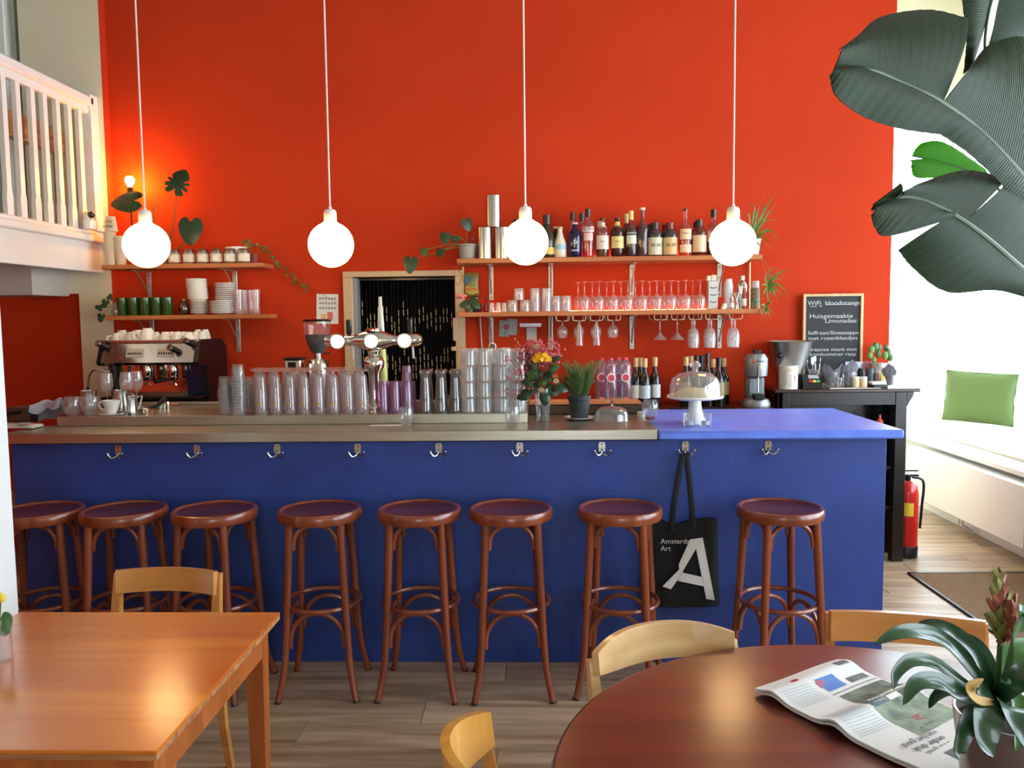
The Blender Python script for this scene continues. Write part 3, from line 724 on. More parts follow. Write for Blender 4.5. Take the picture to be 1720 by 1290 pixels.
# waisted beer glasses
wb_p = wall([(0, .18), (.026, .182), (.031, .178), (.032, .172), (.024, .158), (.0235, .15), (.0275, .1), (.0325, .04), (.034, 0)], .002)
wb = glassware('weizen_glass', 'glass', wb_p, glass('smoky_clear_glass', (224, 222, 220), .7, .09, haze=.05), 18)
for rn, Y, xs in (('front', 4.22, (715, 741, 765)), ('back', 4.33, (719, 743, 766))):
    for i, x in enumerate(xs):
        p = atY(x, 690, Y); sc = (atY(x, 622, 4.22).z-WZ)/.182
        o = wb((p.x, Y, WZ), '%s upturned waisted beer glass from the lilac tumblers, in the %s row' % (ORD[i], rn), 'upturned waisted beer glasses', 0, (1, 1, sc))
        if rn == 'front':
            q = MB(); q.box(-.014, .014, -.0325, -.0322, .058, .061); q.box(-.009, .009, -.0328, -.0325, .05, .053); obj('printed_mark', q, M_ink, o)
# stacked water tumblers, four high
wt_p = wall([(0, .088), (.0355, .088), (.038, .085), (.0385, .07), (.0415, .02), (.0425, 0)], .0028, 4)
wt = glassware('water_tumbler', 'glass', wt_p, M_glassT, 18)
lev = ['bottom', 'second', 'third', 'top']
for rn, Y, xs in (('front', 4.22, (788, 814, 842, 869)), ('back', 4.32, (794, 818, 846, 870))):
    for i, x in enumerate(xs):
        for L_ in range(4):
            if rn == 'back' and L_ == 3 and i == 3: continue
            p = atY(x, 690, Y)
            wt((p.x+random.uniform(-.004, .004), Y+random.uniform(-.002, .002), WZ+.0815*L_), '%s upturned water tumbler from the waisted glasses, %s layer of the %s stack' % (ORD[i], lev[L_], rn), 'stacked water tumblers', random.random(), (1, 1, .92))
# ---- loose things on the steel top
SZ = 1.1305
dw_o = [(0, 0), (.018, 0), (.024, .006), (.034, .03), (.0375, .055), (.0345, .083), (.030, .095)]
dw = glassware('double_walled_glass', 'glass', wall(dw_o, .003), M_glass, 20)
dw((atY(684, 713, 4.03).x, 4.0, SZ), 'empty clear rounded glass on the steel bar below the lilac tumblers', 'rounded double-walled glasses')
dw((atY(861, 712, 4.03).x, 4.0, SZ), 'empty clear rounded glass on the steel bar below the stacked tumblers', 'rounded double-walled glasses')
o = dw((atY(1093, 705, 4.1).x, 4.12, SZ), 'rounded glass with a little red drink at the end of the steel bar', 'rounded double-walled glasses', 0, (1.05, 1.05, 1.15))
obj('red_drink', MB().lathe([(0, .006), (.02, .008), (.026, .02), (0, .02)], 16), mat('red_syrup', (170, 50, 60), .2), o)
tag(obj('paper_slip', MB().box(-.08, .08, -.03, .03, 0, .0008), M_paper, loc=(atZ(648, 715, 1.13).x, 4.04, SZ)), 'blank white slip of paper lying on the steel bar', 'paper')
# folded newspaper at the far end
t = thing('folded_newspaper', 'folded newspaper lying at the far end of the steel bar', 'newspaper', (atZ(56, 714, 1.13).x, 4.03, SZ), .06)
for k in range(3):
    b = MB(); b.slab(lambda u, v: (-.105+.21*u-(.004*k), -.055+.11*v, .004+.0055*k+.006*math.sin(u*2.6)*(1-.4*k)), 10, 4, .002); obj('sheet', b, M_paper, t)
b = MB()
for k in range(6): b.box(-.085, -.02, -.045+.014*k, -.037+.014*k, .0255, .0262)
b.box(0.0, .07, -.04, .03, .0258, .0264); obj('print_block', b, M_greyink, t)
# tote of items at the far-left: brown chair back with cloth
t = thing('bar_end_box', 'dark brown wooden box at the far end of the bar', 'box', (0, 0, 0))
p = atY(43, 712, 4.3); zt_ = atY(43, 683, 4.3).z
obj('box_body', MB().box(p.x-.07, p.x+.062, 4.24, 4.4, SZ, zt_, .012), M_brownbox, t)
b = MB(); b.tube([(p.x-.25, 4.2, zt_-.055), (p.x+.02, 4.236, zt_-.02)], .009, 8); obj('metal_handle', b, M_black, t)
cl = mat('blue_grey_cloth', (176, 180, 196), .9, bump=.5, bscale=60)
def clothf(u, v):
    x = atY(60, 690, 4.3).x+.155*u; y = 4.3-.08*(v-.5)
    z = 1.225-.035*u*0 +.02*u + .012*math.sin(u*9+v*3)*math.sin(v*7+1) - .14*abs(v-.62)**1.4 - (.02 if v < .1 else 0)
    return (x, y-.02*math.cos(u*7), z-.012*math.cos(v*11+u*4)*.7)
b = MB(); b.slab(clothf, 26, 22, .004); tag(obj('bar_towel', b, cl, smooth=80), 'crumpled pale blue towel draped beside the brown box', 'towel')
# left group on bar
big = glassware('bubble_tumbler', 'glass', wall([(0, 0), (.028, 0), (.034, .006), (.046, .035), (.048, .055), (.042, .088), (.039, .098)], .0022), M_glass, 20)
big((atY(122, 690, 4.2).x, 4.2, WZ+.002), 'round-bellied tumbler nearest the pale blue towel', 'round-bellied tumblers')
big((atY(151, 690, 4.2).x, 4.21, WZ+.002), 'round-bellied tumbler between its twin and the white cup', 'round-bellied tumblers')
wg_o = [(0, 0), (.034, .001), (.035, .003), (.01, .008), (.0042, .016), (.0038, .08), (.008, .088), (.028, .103), (.0365, .125), (.035, .15), (.028, .18)]
wine = glassware('wine_glass', 'glass', wg_o+[(.0268, .18), (.0338, .15), (.0352, .125), (.027, .106), (0, .09)], M_glassF, 20)
wine((atY(181, 690, 4.34).x, 4.34, WZ), 'upright wine glass with a pinkish rest behind the white cup', 'upright wine glasses on the bar', 0, (1, 1, 1.18))
wine((atY(215, 690, 4.34).x, 4.34, WZ), 'upright wine glass above the steel jug', 'upright wine glasses on the bar', 0, (1, 1, 1.2))
wine((atY(231, 690, 4.42).x, 4.42, WZ), 'upright wine glass furthest from the bar towel', 'upright wine glasses on the bar', 0, (1, 1, 1.2))
def mk_cup(sc=1):
    r = thing('coffee_cup', '', 'cup')
    o_ = [(0, 0), (.02, 0), (.022, .004), (.03, .02), (.040, .045), (.044, .06)]
    obj('bowl', MB().lathe(wall(o_, .003), 24), M_cer, r)
    b = MB(); b.tube(bez([(-.036, 0, .05), (-.055, 0, .052), (-.06, 0, .036), (-.048, 0, .022), (-.03, 0, .02)], 5), .0045, 8); obj('handle', b, M_cer, r)
    return r
cup = kind(mk_cup)
cup((atY(191, 690, 4.2).x, 4.18, WZ+.012), 'white cappuccino cup standing upright on the steel bar', None, .1, (1.05, 1.05, 1.15))
tag(obj('saucer', MB().lathe([(0, 0), (.03, 0), (.06, .009), (.061, .011), (.03, .004), (0, .004)], 24), M_cer, loc=(atY(191, 690, 4.2).x, 4.18, WZ)), 'white saucer under the upright cappuccino cup', 'saucer')
def jug(name, lab, x, Y, r_, h, handle=True):
    t = thing(name, lab, 'jug', (atY(x, 690, Y).x, Y, WZ), 0)
    obj('jug_body', MB().lathe(wall([(0, 0), (r_, 0), (r_*1.04, .006), (r_*1.02, h*.4), (r_*.86, h*.85), (r_*.95, h)], .0015), 24), M_satin, t)
    if handle:
        b = MB(); b.tube(bez([(r_*.9, 0, h*.85), (r_*1.55, -.01, h*.8), (r_*1.6, -.01, h*.4), (r_*1.05, 0, h*.2)], 6), .005, 8, flat=.6); obj('handle', b, M_satin, t)
jug('steel_milk_jug', 'large steel milk jug behind the white cup', 205, 4.3, .045, .125)
jug('steel_milk_jug', 'squat steel jug behind the round-bellied tumblers', 150, 4.34, .048, .12, False)
t = thing('espresso_jug', 'small steel pitcher with an angular spout beside the large milk jug', 'jug', (atY(229, 690, 4.25).x, 4.22, WZ))
b = MB(); b.lathe(wall([(0, 0), (.026, 0), (.027, .03), (.022, .075), (.027, .1)], .0015), 8); obj('jug_body', b, M_satin, t)
b = MB(); b.tube([(.02, 0, .09), (.05, 0, .1), (.035, 0, .05), (.024, 0, .03)], .004, 6); obj('handle', b, M_cer, t)
def tool(name, lab, pts, r_, m): tag(obj(name, MB().tube([tuple(atY(x, y, 4.25)) for x, y in pts], r_, 8), m), lab, 'bar tool')
t = thing('portafilter', 'spare steel portafilter with a black handle lying on the bar', 'portafilter', (0, 0, 0))
c0 = atY(243, 694, 4.3); b = MB(); b.lathe([(0, 0), (.024, 0), (.03, .008), (.03, .025), (.027, .027), (0, .027)], 20, c=(c0.x, 4.3, WZ)); obj('filter_basket', b, M_chrome, t)
b = MB(); b.tube([(c0.x, 4.3, WZ+.018), (c0.x+.05, 4.34, WZ+.035), (c0.x+.085, 4.37, WZ+.075)], [.008, .011, .013], 8); obj('handle', b, M_black, t)
tool('angled_pourer', 'bent chrome pourer lying by the steel jugs', [(213, 696), (219, 684), (240, 683), (242, 694)], .0055, M_chrome)
t = thing('beer_faucet', 'low chrome rinsing faucet behind the steel bar lip', 'faucet', (0, 0, 0))
b = MB(); b.tube(bez([tuple(atY(x, y, 4.5)) for x, y in ((279, 700), (282, 690), (283, 680), (282, 675))], 4), .008, 8); obj('spout', b, M_chrome, t)
b = MB(); b.tube([tuple(atY(264, 678, 4.5)), tuple(atY(299, 679, 4.5))], .0045, 8); obj('lever', b, mat('copper', (214, 150, 120), .3, .8), t)
b = MB(); b.lathe([(0, 0), (.035, 0), (.036, .03), (.03, .034), (0, .034)], 20, c=(atY(270, 690, 4.5).x, 4.5, WZ)); obj('drain_cup', b, M_satin, t)
# ================= BEER TOWER =================
T = thing('beer_tap_tower', 'chrome T-shaped beer tower with three lit round medallions', 'beer tap', (atY(628, 600, 4.4).x, 4.4, 0))
zc = atY(623, 572, 4.4).z
b = MB(); b.lathe([(0, WZ), (.06, WZ), (.06, WZ+.01), (.036, WZ+.03), (.03, WZ+.06), (.03, zc-.19), (.036, zc-.17), (.052, zc-.145), (.056, zc-.115), (.045, zc-.09), (.03, zc-.078), (.03, zc-.068), (.034, zc-.062), (.034, zc-.054), (.022, zc-.05), (.022, zc)], 28); obj('column', b, M_chrome, T)
b = MB(); xs0 = -.235; RX = Matrix.Translation((0, 0, zc)) @ Matrix.Rotation(PI/2, 4, 'Y')
half_ = .235
b.lathe([(0, -half_-.03), (.022, -half_-.024), (.034, -half_-.005), (.037, -half_+.03), (.030, -half_+.055), (.026, -half_+.07), (.026, -.115), (.034, -.09), (.05, -.05), (.055, 0), (.05, .05), (.034, .09), (.026, .115), (.026, half_-.07), (.030, half_-.055), (.037, half_-.03), (.034, half_+.005), (.022, half_+.024), (0, half_+.03)], 28, M=RX); obj('crossbar', b, M_chrome, T)
b = MB(); b.lathe([(0, .05), (.042, .05), (.042, .06), (.03, .066), (0, .068)], 24, c=(0, 0, zc)); obj('top_cap', b, M_chrome, T)
for x in (566, 623, 679):
    dx = atY(x, 572, 4.33).x-T.location.x
    RY = Matrix.Translation((dx, 0, zc-.002)) @ Matrix.Rotation(PI/2, 4, 'X')
    b = MB(); b.lathe([(0, 0), (.036, 0), (.038, .05), (.041, .055), (.041, .066), (.036, .068), (0, .068)], 28, M=RY); f_ = obj('medallion_housing', b, M_chrome, T)
    b = MB(); b.lathe([(0, .073), (.02, .0725), (.034, .069), (.036, .0675)], 28, M=RY); obj('lit_medallion', b, M_medal, f_)
for x in (587, 689):
    dx = atY(x, 560, 4.45).x-T.location.x
    b = MB(); b.box(dx-.014, dx+.014, .03, .05, zc+.03, zc+.115, .006); b.tube([(dx, .04, zc), (dx, .04, zc+.04)], .007, 8); obj('tap_handle', b, M_black, T)
    b = MB(); b.tube([(dx+.012, .04, zc-.02), (dx+.016, .045, zc-.1)], .006, 8); obj('tap_spout', b, M_cer, T)
b = MB(); b.tube([(.1, .06, zc-.11), (-.02, .06, zc-.11)], .002, 5)
# tall syrup bottle behind tower
t = thing('syrup_bottle', 'slim white squeezy bottle of pale yellow syrup behind the beer tap', 'bottle', (atY(641, 600, 4.62).x, 4.62, WZ+.002))
zt_ = atY(638, 499, 4.62).z-WZ
gl_y = mat('pale_yellow_syrup', (208, 206, 120), .3); gl_w = mat('frosted_plastic', (206, 208, 196), .35)
obj('lower_body', MB().lathe([(0, 0), (.032, 0), (.032, zt_*.3), (.021, zt_*.62), (0, zt_*.62)], 20), gl_y, t)
obj('upper_body', MB().lathe([(.021, zt_*.62), (.018, zt_*.76), (.0175, zt_*.77), (.0135, zt_*.9), (.01, zt_*.91), (.009, zt_), (0, zt_)], 20), gl_w, t)
# ================= PENDANTS =================
def mk_pend():
    r = thing('pendant_lamp', '', 'lamp')
    obj('globe', MB().lathe([(0, -.118)]+[(.118*math.sin(a), -.118*math.cos(a)) for a in [PI*k/24 for k in range(1, 22)]]+[(.034, .118)], 36), M_globe, r, smooth=80)
    obj('socket', MB().lathe([(.030, .105), (.033, .112), (.034, .15), (.033, .168), (.026, .18), (.01, .184), (.008, .196), (0, .196)], 24), M_cer, r)
    obj('cord', MB().tube([(0, 0, .19), (.001, 0, 1.2), (0, 0, ZC-2.04)], .0045, 8), M_cordw, r)
    obj('ceiling_rose', MB().lathe([(0, ZC-2.07), (.05, ZC-2.07), (.05, ZC-2.045), (0, ZC-2.045)], 20), M_cer, r)
    return r
pend = kind(mk_pend)
for x, y, nm in ((246, 412, 'in front of the jar shelf, nearest the gallery'), (556, 411, 'between the jar shelf and the dark doorway'), (883, 407, 'beside the steel canisters'), (1231, 408, 'in front of the spider plant')):
    p = atY(x, y, 4.6); pend((p.x, 4.6, p.z), 'lit white globe pendant '+nm, 'white globe pendants above the bar', 0, (1.06, 1.06, 1.06))
# ================= ESPRESSO MACHINE =================
ex0, ex1 = atY(168, 600, 5.2).x, atY(337, 600, 5.2).x
ew = ex1-ex0
t = thing('espresso_machine', 'two-group espresso machine with mirror steel panels and black sides', 'coffee machine', (ex0, 5.2, 1.086))
M_mir = mat('mirror_steel', (214, 206, 192), .12, 1)
for s, nm in ((0, 'l'), (ew-.03, 'r')):
    b = MB(); q = [(.42, .0), (.40, .49), (.02, .475), (-.02, .24), (.06, .22), (.10, .04), (.0, .03), (.0, 0)]
    q = [(.0, .0), (.44, .0), (.44, .40), (.36, .455), (.02, .455), (-.0, .43), (-.05, .315), (-.035, .295), (.10, .285), (.12, .07), (.0, .05)]
    R_ = Matrix(((0, 1, 0, s), (1, 0, 0, 0), (0, 0, 1, 0), (0, 0, 0, 1)))
    b.prism(q, 0, .03, M=R_); obj('side_panel', b, mat('black_side_paint', (14, 11, 12), .45), t, smooth=0)
b = MB(); P_ = [(.03, .455), (.44, .45), (.44, .235), (-.028, .245)]; R_ = Matrix(((0, 1, 0, .03), (1, 0, 0, 0), (0, 0, 1, 0), (0, 0, 0, 1)))
b.prism([(.008, .432), (.44, .432), (.44, .295), (.0, .295), (-.036, .312)], 0, ew-.06, M=R_); obj('front_hood', b, M_mir, t, smooth=0)
obj('backsplash', MB().box(.03, ew-.03, .16,   .44, .06, .295, .002), M_mir, t)
obj('drip_tray', MB().box(.01, ew-.01, -.04, .2, .075, .095, .004).box(.03, ew-.03, -.03, .2, .02, .07, .003), M_dkmetal, t)
obj('lower_panel', MB().box(.03, ew-.03, -.02, -.01, .005, .068, .002), M_mir, t)
obj('cup_rail', MB().box(.02, ew-.01, .0, .012, .434, .455, .003), M_satin, t)
sl_ = lambda x, v: (x, .006-.042*v, .43-.12*v)
for cxn in (.33*ew+.02, .62*ew+.03):
    b = MB(); x_ = cxn; a0, a1 = sl_(x_, .25), sl_(x_, .7)
    b.add([(x_-.055, a0[1]-.004, a0[2]), (x_+.055, a0[1]-.004, a0[2]), (x_+.055, a1[1]-.004, a1[2]), (x_-.055, a1[1]-.004, a1[2]), (x_-.055, a0[1]+.01, a0[2]), (x_+.055, a0[1]+.01, a0[2]), (x_+.055, a1[1]+.01, a1[2]), (x_-.055, a1[1]+.01, a1[2])], [(0, 3, 2, 1), (0, 1, 5, 4), (2, 3, 7, 6), (1, 2, 6, 5), (3, 0, 4, 7)])
    kp = obj('key_pad', b, mat('pale_keypad', (196, 188, 172), .4), t, smooth=0)
    b = MB()
    for k in range(6): q = sl_(x_-.04+.016*k, .5); b.box(q[0]-.004, q[0]+.004, q[1]-.007, q[1]-.003, q[2]-.006, q[2]+.006)
    obj('key', b, M_ink, kp)
b = MB(); q = sl_(.2*ew, .72); b.lathe([(.012, 0), (.017, 0), (.017, .003), (.012, .003)], 16, M=Matrix.Translation((q[0], q[1]-.001, q[2])) @ Matrix.Rotation(PI/2+.2, 4, 'X')); obj('red_emblem', b, M_redp, t)
for (u, v) in ((.09, .2), (.95, .12), (.80, .45)):
    q = Vector(sl_(u*ew, v)); b = MB(); b.tube([q, q+Vector((.022, -.05, -.022)) if 0 else q+Vector((-.03, -.055, .03))], [.017, .020], 14); k_ = obj('steam_knob', b, M_black, t)
    b = MB(); b.tube([q+Vector((-.03, -.055, .03)), q+Vector((-.036, -.066, .036))], .021, 14); obj('knob_cap', b, M_chrome, k_)
for gx in (.42*ew, .68*ew):
    b = MB(); b.lathe([(0, .22), (.03, .22), (.034, .23), (.034, .27), (.028, .3), (0, .3)], 20, c=(gx, .06, 0)); g_ = obj('group_head', b, M_chrome, t)
    b = MB(); b.lathe([(0, .19), (.026, .192), (.032, .2), (.032, .22), (0, .22)], 20, c=(gx, .06, 0)); obj('filter_holder', b, M_chrome, g_)
    b = MB(); b.tube([(gx, .03, .205), (gx-.03, -.03, .2), (gx-.055, -.08, .195)], [.009, .012, .015], 10); obj('portafilter_handle', b, M_black, g_)
    b = MB(); b.tube([(gx-.024, .05, .16), (gx, .055, .188), (gx+.024, .05, .16)], .006, 6); obj('twin_spout', b, M_chrome, g_)
b = MB(); b.tube(bez([(.08, .02, .295), (.06, -.02, .255), (.0, -.05, .275), (-.04, -.06, .24), (-.055, -.065, .15)], 5), .006, 8); obj('steam_wand', b, M_chrome, t)
b = MB(); b.tube([(-.051, -.064, .165), (-.058, -.066, .13)], .009, 8); obj('wand_tip', b, M_black, t)
b = MB(); b.tube([(.1, -.02, .29), (.1, -.02, .2)], .011, 8); b.tube([(.19, .0, .29), (.188, -.01, .17)], [.010, .014], 8); obj('black_grip', b, M_black, t)
obj('display_panel', MB().box(ew-.16, ew-.03, .155, .16, .07, .295), mat('blue_black_panel', (20, 44, 76), .15), t)
obj('foot', MB().box(.02, .06, 0, .04, -.002, .01).box(ew-.06, ew-.02, 0, .04, -.002, .01), M_black, t)
# cups on the machine
ec = mesh('espresso_cup', MB().lathe(wall([(0, .062), (.019, .062), (.0195, .056), (.024, .052), (.034, .02), (.038, 0)], .003), 22), M_cer, 60)
eh = mesh('handle', MB().tube(bez([(.03, 0, .045), (.05, 0, .04), (.052, 0, .022), (.036, 0, .014)], 4), .004, 7), M_cer)
def mk_ec():
    r = thing('espresso_cup', '', 'cup'); obj('bowl', ec, None, r); obj('handle', eh, None, r); return r
ecup = kind(mk_ec)
TZ = 1.086+.4325
rowA = [(196, 'first', 1.15), (221, 'second', 1.25), (247, 'third', 1.6), (277, 'fourth', 1.2), (297, 'fifth', 1.2), (316, 'sixth', 1.15)]
for x, n_, s_ in rowA:
    ecup((atY(x, 570, 5.26).x, 5.27, TZ), n_+' upturned white cup from the pier in the front row on the espresso machine', 'upturned cups on the espresso machine', -2.6, (s_, s_, s_*.98))
for i, x in enumerate((206, 232, 262, 288, 308, 329, 340)):
    s_ = 1.2 if i < 2 else 1.0
    ecup((atY(x, 570, 5.38).x, 5.385, TZ), ORD[i]+' upturned white cup from the pier in the middle row on the espresso machine', 'upturned cups on the espresso machine', -2.4, (s_, s_, s_*1.15))
for i, x in enumerate((203, 228, 333, 345)):
    ecup((atY(x, 560, 5.5).x, 5.5, TZ), ORD[i]+' upturned white cup from the pier in the rear row on the espresso machine', 'upturned cups on the espresso machine', -2.2, (1.0, 1.0, 1.35))
b = MB(); b.sphere((0, 0, .012), .024, 14, sz=.7)
tag(obj('tamper_bag', b, mat('blue_speckle', (60, 76, 104), .5, var=.8, vscale=90), loc=(atY(305, 572, 5.21).x, 5.225, TZ+.004)), 'small dark blue patterned lid leaning among the espresso cups', 'lid')
# grinder
gx = atY(534, 600, 5.3).x
t = thing('coffee_grinder', 'coffee grinder with a clear hopper half full of beans', 'grinder', (gx, 5.3, 1.086))
z_ = lambda y: atY(534, y, 5.3).z-1.086
b = MB(); b.lathe([(0, 0), (.075, 0), (.075, .02), (.06, .03), (.07, z_(628)), (.07, z_(612)), (.05, z_(603)), (0, z_(602))], 28); obj('grinder_body', b, M_satin, t)
b = MB(); b.lathe([(.024, z_(603)), (.024, z_(592)), (.0, z_(592))], 20); obj('collar', b, M_chrome, t)
b = MB(); b.lathe([(0, z_(594)), (.035, z_(593)), (.058, z_(582)), (.078, z_(562)), (.078, z_(567)+.012), (0, z_(567)+.014)], 28); obj('coffee_beans', b, mat('roasted_beans', (40, 22, 14), .5, bump=1, bscale=120), t)
b = MB(); b.lathe([(.036, z_(594)), (.06, z_(582)), (.082, z_(562)), (.086, z_(540))], 28); obj('hopper', b, M_glass, t)
b = MB(); b.lathe([(.09, z_(540)), (.092, z_(538)), (.07, z_(536)), (0, z_(536)), ], 28); obj('hopper_lid', b, M_black, t)
b = MB(); b.box(.03, .085, -.006, .006, z_(594)-.003, z_(593)+.001); obj('shutter', b, M_black, t)
t = thing('knock_box', 'steel knock box with a dark lid beside the coffee grinder', 'knock box', (atY(499, 600, 5.25).x-.012, 5.25, 1.086))
zt_ = atY(501, 601, 5.25).z-1.086
obj('box_body', MB().box(-.055, .05, -.06, .06, 0, zt_-.01, .006), M_chrome, t); obj('lid', MB().box(-.06, .055, -.065, .065, zt_-.01, zt_+.003, .003), M_black, t)
obj('front_slot', MB().box(-.03, .02, -.063, -.06, zt_-.08, zt_-.025), M_black, t)
tag(obj('cleaning_cloth', MB().box(-.09, .09, -.04, .04, 0, .018, .006), mat('yellow_cloth', (214, 190, 40), .9, bump=.6, bscale=40), loc=(atY(318, 676, 5.02).x, 5.0, 1.1)), 'folded yellow cloth lying in front of the espresso machine', 'cloth').location.z = 1.0855
bpy.data.objects['cleaning_cloth'].location.y = 5.105
# ================= LEFT SHELVES =================
# sconce style table lamp
lp = atY(208, 301, 5.58)
t = thing('table_lamp', 'lit bare bulb lamp on a thin black stand on the jar shelf', 'lamp', (lp.x, 5.66, LU))
hz = lp.z-LU
obj('base', MB().lathe([(0, 0), (.05, 0), (.05, .01), (.008, .016), (0, .016)], 20), M_black, t)
obj('stand', MB().tube([(0, 0, .01), (0, 0, hz-.1)], .005, 8).sphere((0, 0, hz*.45), .01, 8), mat('dark_bronze', (50, 34, 24), .4, .6), t)
obj('socket', MB().lathe([(0, hz-.11), (.018, hz-.108), (.02, hz-.06), (.016, hz-.04), (0, hz-.04)], 16), mat('bronze_socket', (70, 46, 26), .35, .8), t)
obj('bulb', MB().lathe([(.012, hz-.045), (.016, hz-.03), (.03, hz-.005), (.031, hz+.012), (.02, hz+.03), (0, hz+.035)], 18), M_bulb, t, smooth=80)
# paper cups
pc = mat('kraft_white_cup', (226, 206, 178), .7)
cupm = mesh('paper_cup', MB().lathe([(0, .0), (.029, 0), (.040, .1), (.042, .102), (.040, .105), (.038, .1), (.028, .004), (0, .004)], 20), pc, 50)
def mk_pc():
    o = obj('paper_cup', cupm, None); o['category'] = 'paper cup'; return o
pcup = kind(mk_pc)
for k in range(7):
    pcup((atY(188, 440, 5.56).x, 5.55, LU+.02*k), ORD[k]+' paper cup up from the shelf in the stack nearest the gallery', 'stacked paper cups')
    if k < 6: pcup((atY(204, 440, 5.56).x, 5.56, LU+.018*k), ORD[k]+' paper cup up from the shelf in the stack beside the first globe lamp', 'stacked paper cups')
t = thing('printed_cup', 'upper paper cup printed with bold dark letters on top of the stack', 'paper cup', (atY(189, 400, 5.56).x, 5.55, LU+.225+.02))
t.location.z = LU+.12+.106
obj('cup_wall', MB().lathe([(0, .1), (.029, .1), (.041, 0)], 20), pc, t)
text('MORE', .026, mat('brown_print', (70, 46, 34), .7), t, (.0, -.0425, .03), rot=(PI/2, 0, 0)); text('LOVE', .024, mat('brown_print2', (70, 46, 34), .7), t, (0, -.0385, .062), rot=(PI/2, 0, 0))
# jars of tea
def mk_jar():
    r = thing('tea_jar', '', 'jar')
    obj('jar_body', MB().lathe([(0, 0), (.036, 0), (.039, .004), (.039, .075), (.036, .082), (0, .082)], 24), mat('silver_tin', (190, 184, 176), .25, .85), r)
    b = MB(); b.lathe([(.0398, .014), (.0402, .014), (.0402, .066), (.0398, .066)], 24); obj('label_band', b, mat('cream_label', (232, 222, 204), .6), r)
    obj('lid', MB().lathe([(.03, .082), (.034, .084), (.034, .096), (.031, .1), (0, .1)], 24), mat('bronze_lid', (140, 112, 92), .25, .85), r)
    obj('print_block', MB().box(-.016, .014, -.0412, -.04, .022, .056), mat('pale_print', (250, 244, 230), .6), r)
    return r
jar = kind(mk_jar)
for i, x in enumerate((293, 317, 340, 363, 386, 409)):
    jar((atY(x, 440, 5.54).x, 5.55, LU), ORD[i]+' labelled tea tin from the first globe lamp on the jar shelf', 'tea tins on the jar shelf', random.uniform(-.2, .2))
t = tag(obj('wide_bowl', MB().lathe(wall([(0, 0), (.05, 0), (.07, .05), (.075, .12)], .003), 24), M_cer, loc=(atY(399, 440, 5.68).x, 5.67, LU)), 'white pot standing behind the tea tins under the trailing ivy', 'pot')
# green glasses on the lower shelf
gg = glassware('green_tumbler', 'glass', wall([(0, 0), (.031, 0), (.033, .006), (.038, .12)], .002), M_green, 20)
for i, x in enumerate((206, 225, 245, 264, 282)):
    gg((atY(x, 530, 5.53).x, 5.53, LL), ORD[i]+' green drinking glass from the pier, front row of the crockery shelf', 'green drinking glasses')
for i, x in enumerate((214, 234, 254, 273)):
    gg((atY(x, 530, 5.64).x, 5.64, LL), ORD[i]+' green drinking glass from the pier, back row of the crockery shelf', 'green drinking glasses')
t = thing('glass_teapot', 'small round silvered glass pot beside the tall plate stack', 'pot', (atY(310, 530, 5.56).x, 5.56, LL))
obj('pot_body', MB().lathe([(0, 0), (.025, 0), (.038, .03), (.034, .065), (.02, .085), (.024, .095)], 20), mat('smoky_silver', (120, 112, 100), .1, .9), t); obj('lid_knob', MB().sphere((0, 0, .1), .012, 10), M_chrome, t)
# plates
def pstack(x, y0, y1, n, r_, Y, nm, grp, z0=None):
    px = atY(x, 530, Y).x; zb_ = LL if z0 is None else z0; h = atY(x, y0, Y).z-zb_; dz_ = h/n
    me = mesh('saucer', MB().lathe([(0, 0), (r_*.6, 0), (r_, dz_*1.3), (r_, dz_*1.3+.003), (r_*.58, .004), (0, .004)], 28), M_cer, 50)
    for k in range(n):
        o = obj('saucer', me, None, loc=(px+random.uniform(-.002, .002), Y+random.uniform(-.002, .002), zb_+dz_*k))
        tag(o, '%s white saucer up in the %s' % (ORD[k], nm), 'saucer', grp)
    return zb_+dz_*n
zz = pstack(336, 508, 0, 7, .062, 5.57, 'lower half of the tall saucer stack', 'tall saucer stack')
px = atY(334, 530, 5.57).x
me = mesh('bowl', MB().lathe([(0, 0), (.045, 0), (.069, .028), (.069, .031), (.044, .004), (0, .004)], 28), M_cer, 50)
hh = (atY(333, 471, 5.57).z-zz)/10
for k in range(10): tag(obj('small_bowl', me, None, loc=(px-.003*k/3, 5.57, zz+.004+hh*k*.93)), '%s small white bowl up from the saucers in the tall stack' % ORD[k], 'bowl', 'small bowls on the tall stack')
pstack(381, 477, 0, 16, .073, 5.63, 'tall wide plate stack', 'wide saucer stack')
pstack(373, 507, 0, 8, .078, 5.535, 'low plate stack in front of the wide one', 'low saucer stack')
lg = glassware('longdrink_glass', 'glass', wall([(0, 0), (.022, 0), (.024, .008), (.0225, .06), (.030, .165)], .0018), M_glassF, 18)
for x, Y, n_ in ((402, 5.53, 'first'), (411, 5.6, 'second'), (431, 5.55, 'last')): lg((atY(x, 530, Y).x, Y, LL), n_+' tall clear glass beyond the saucers on the crockery shelf', 'tall glasses on the crockery shelf')
lg((atY(421, 530, 5.62).x, 5.64, LL), 'tall clear glass at the rear beyond the saucers on the crockery shelf', 'tall glasses on the crockery shelf')
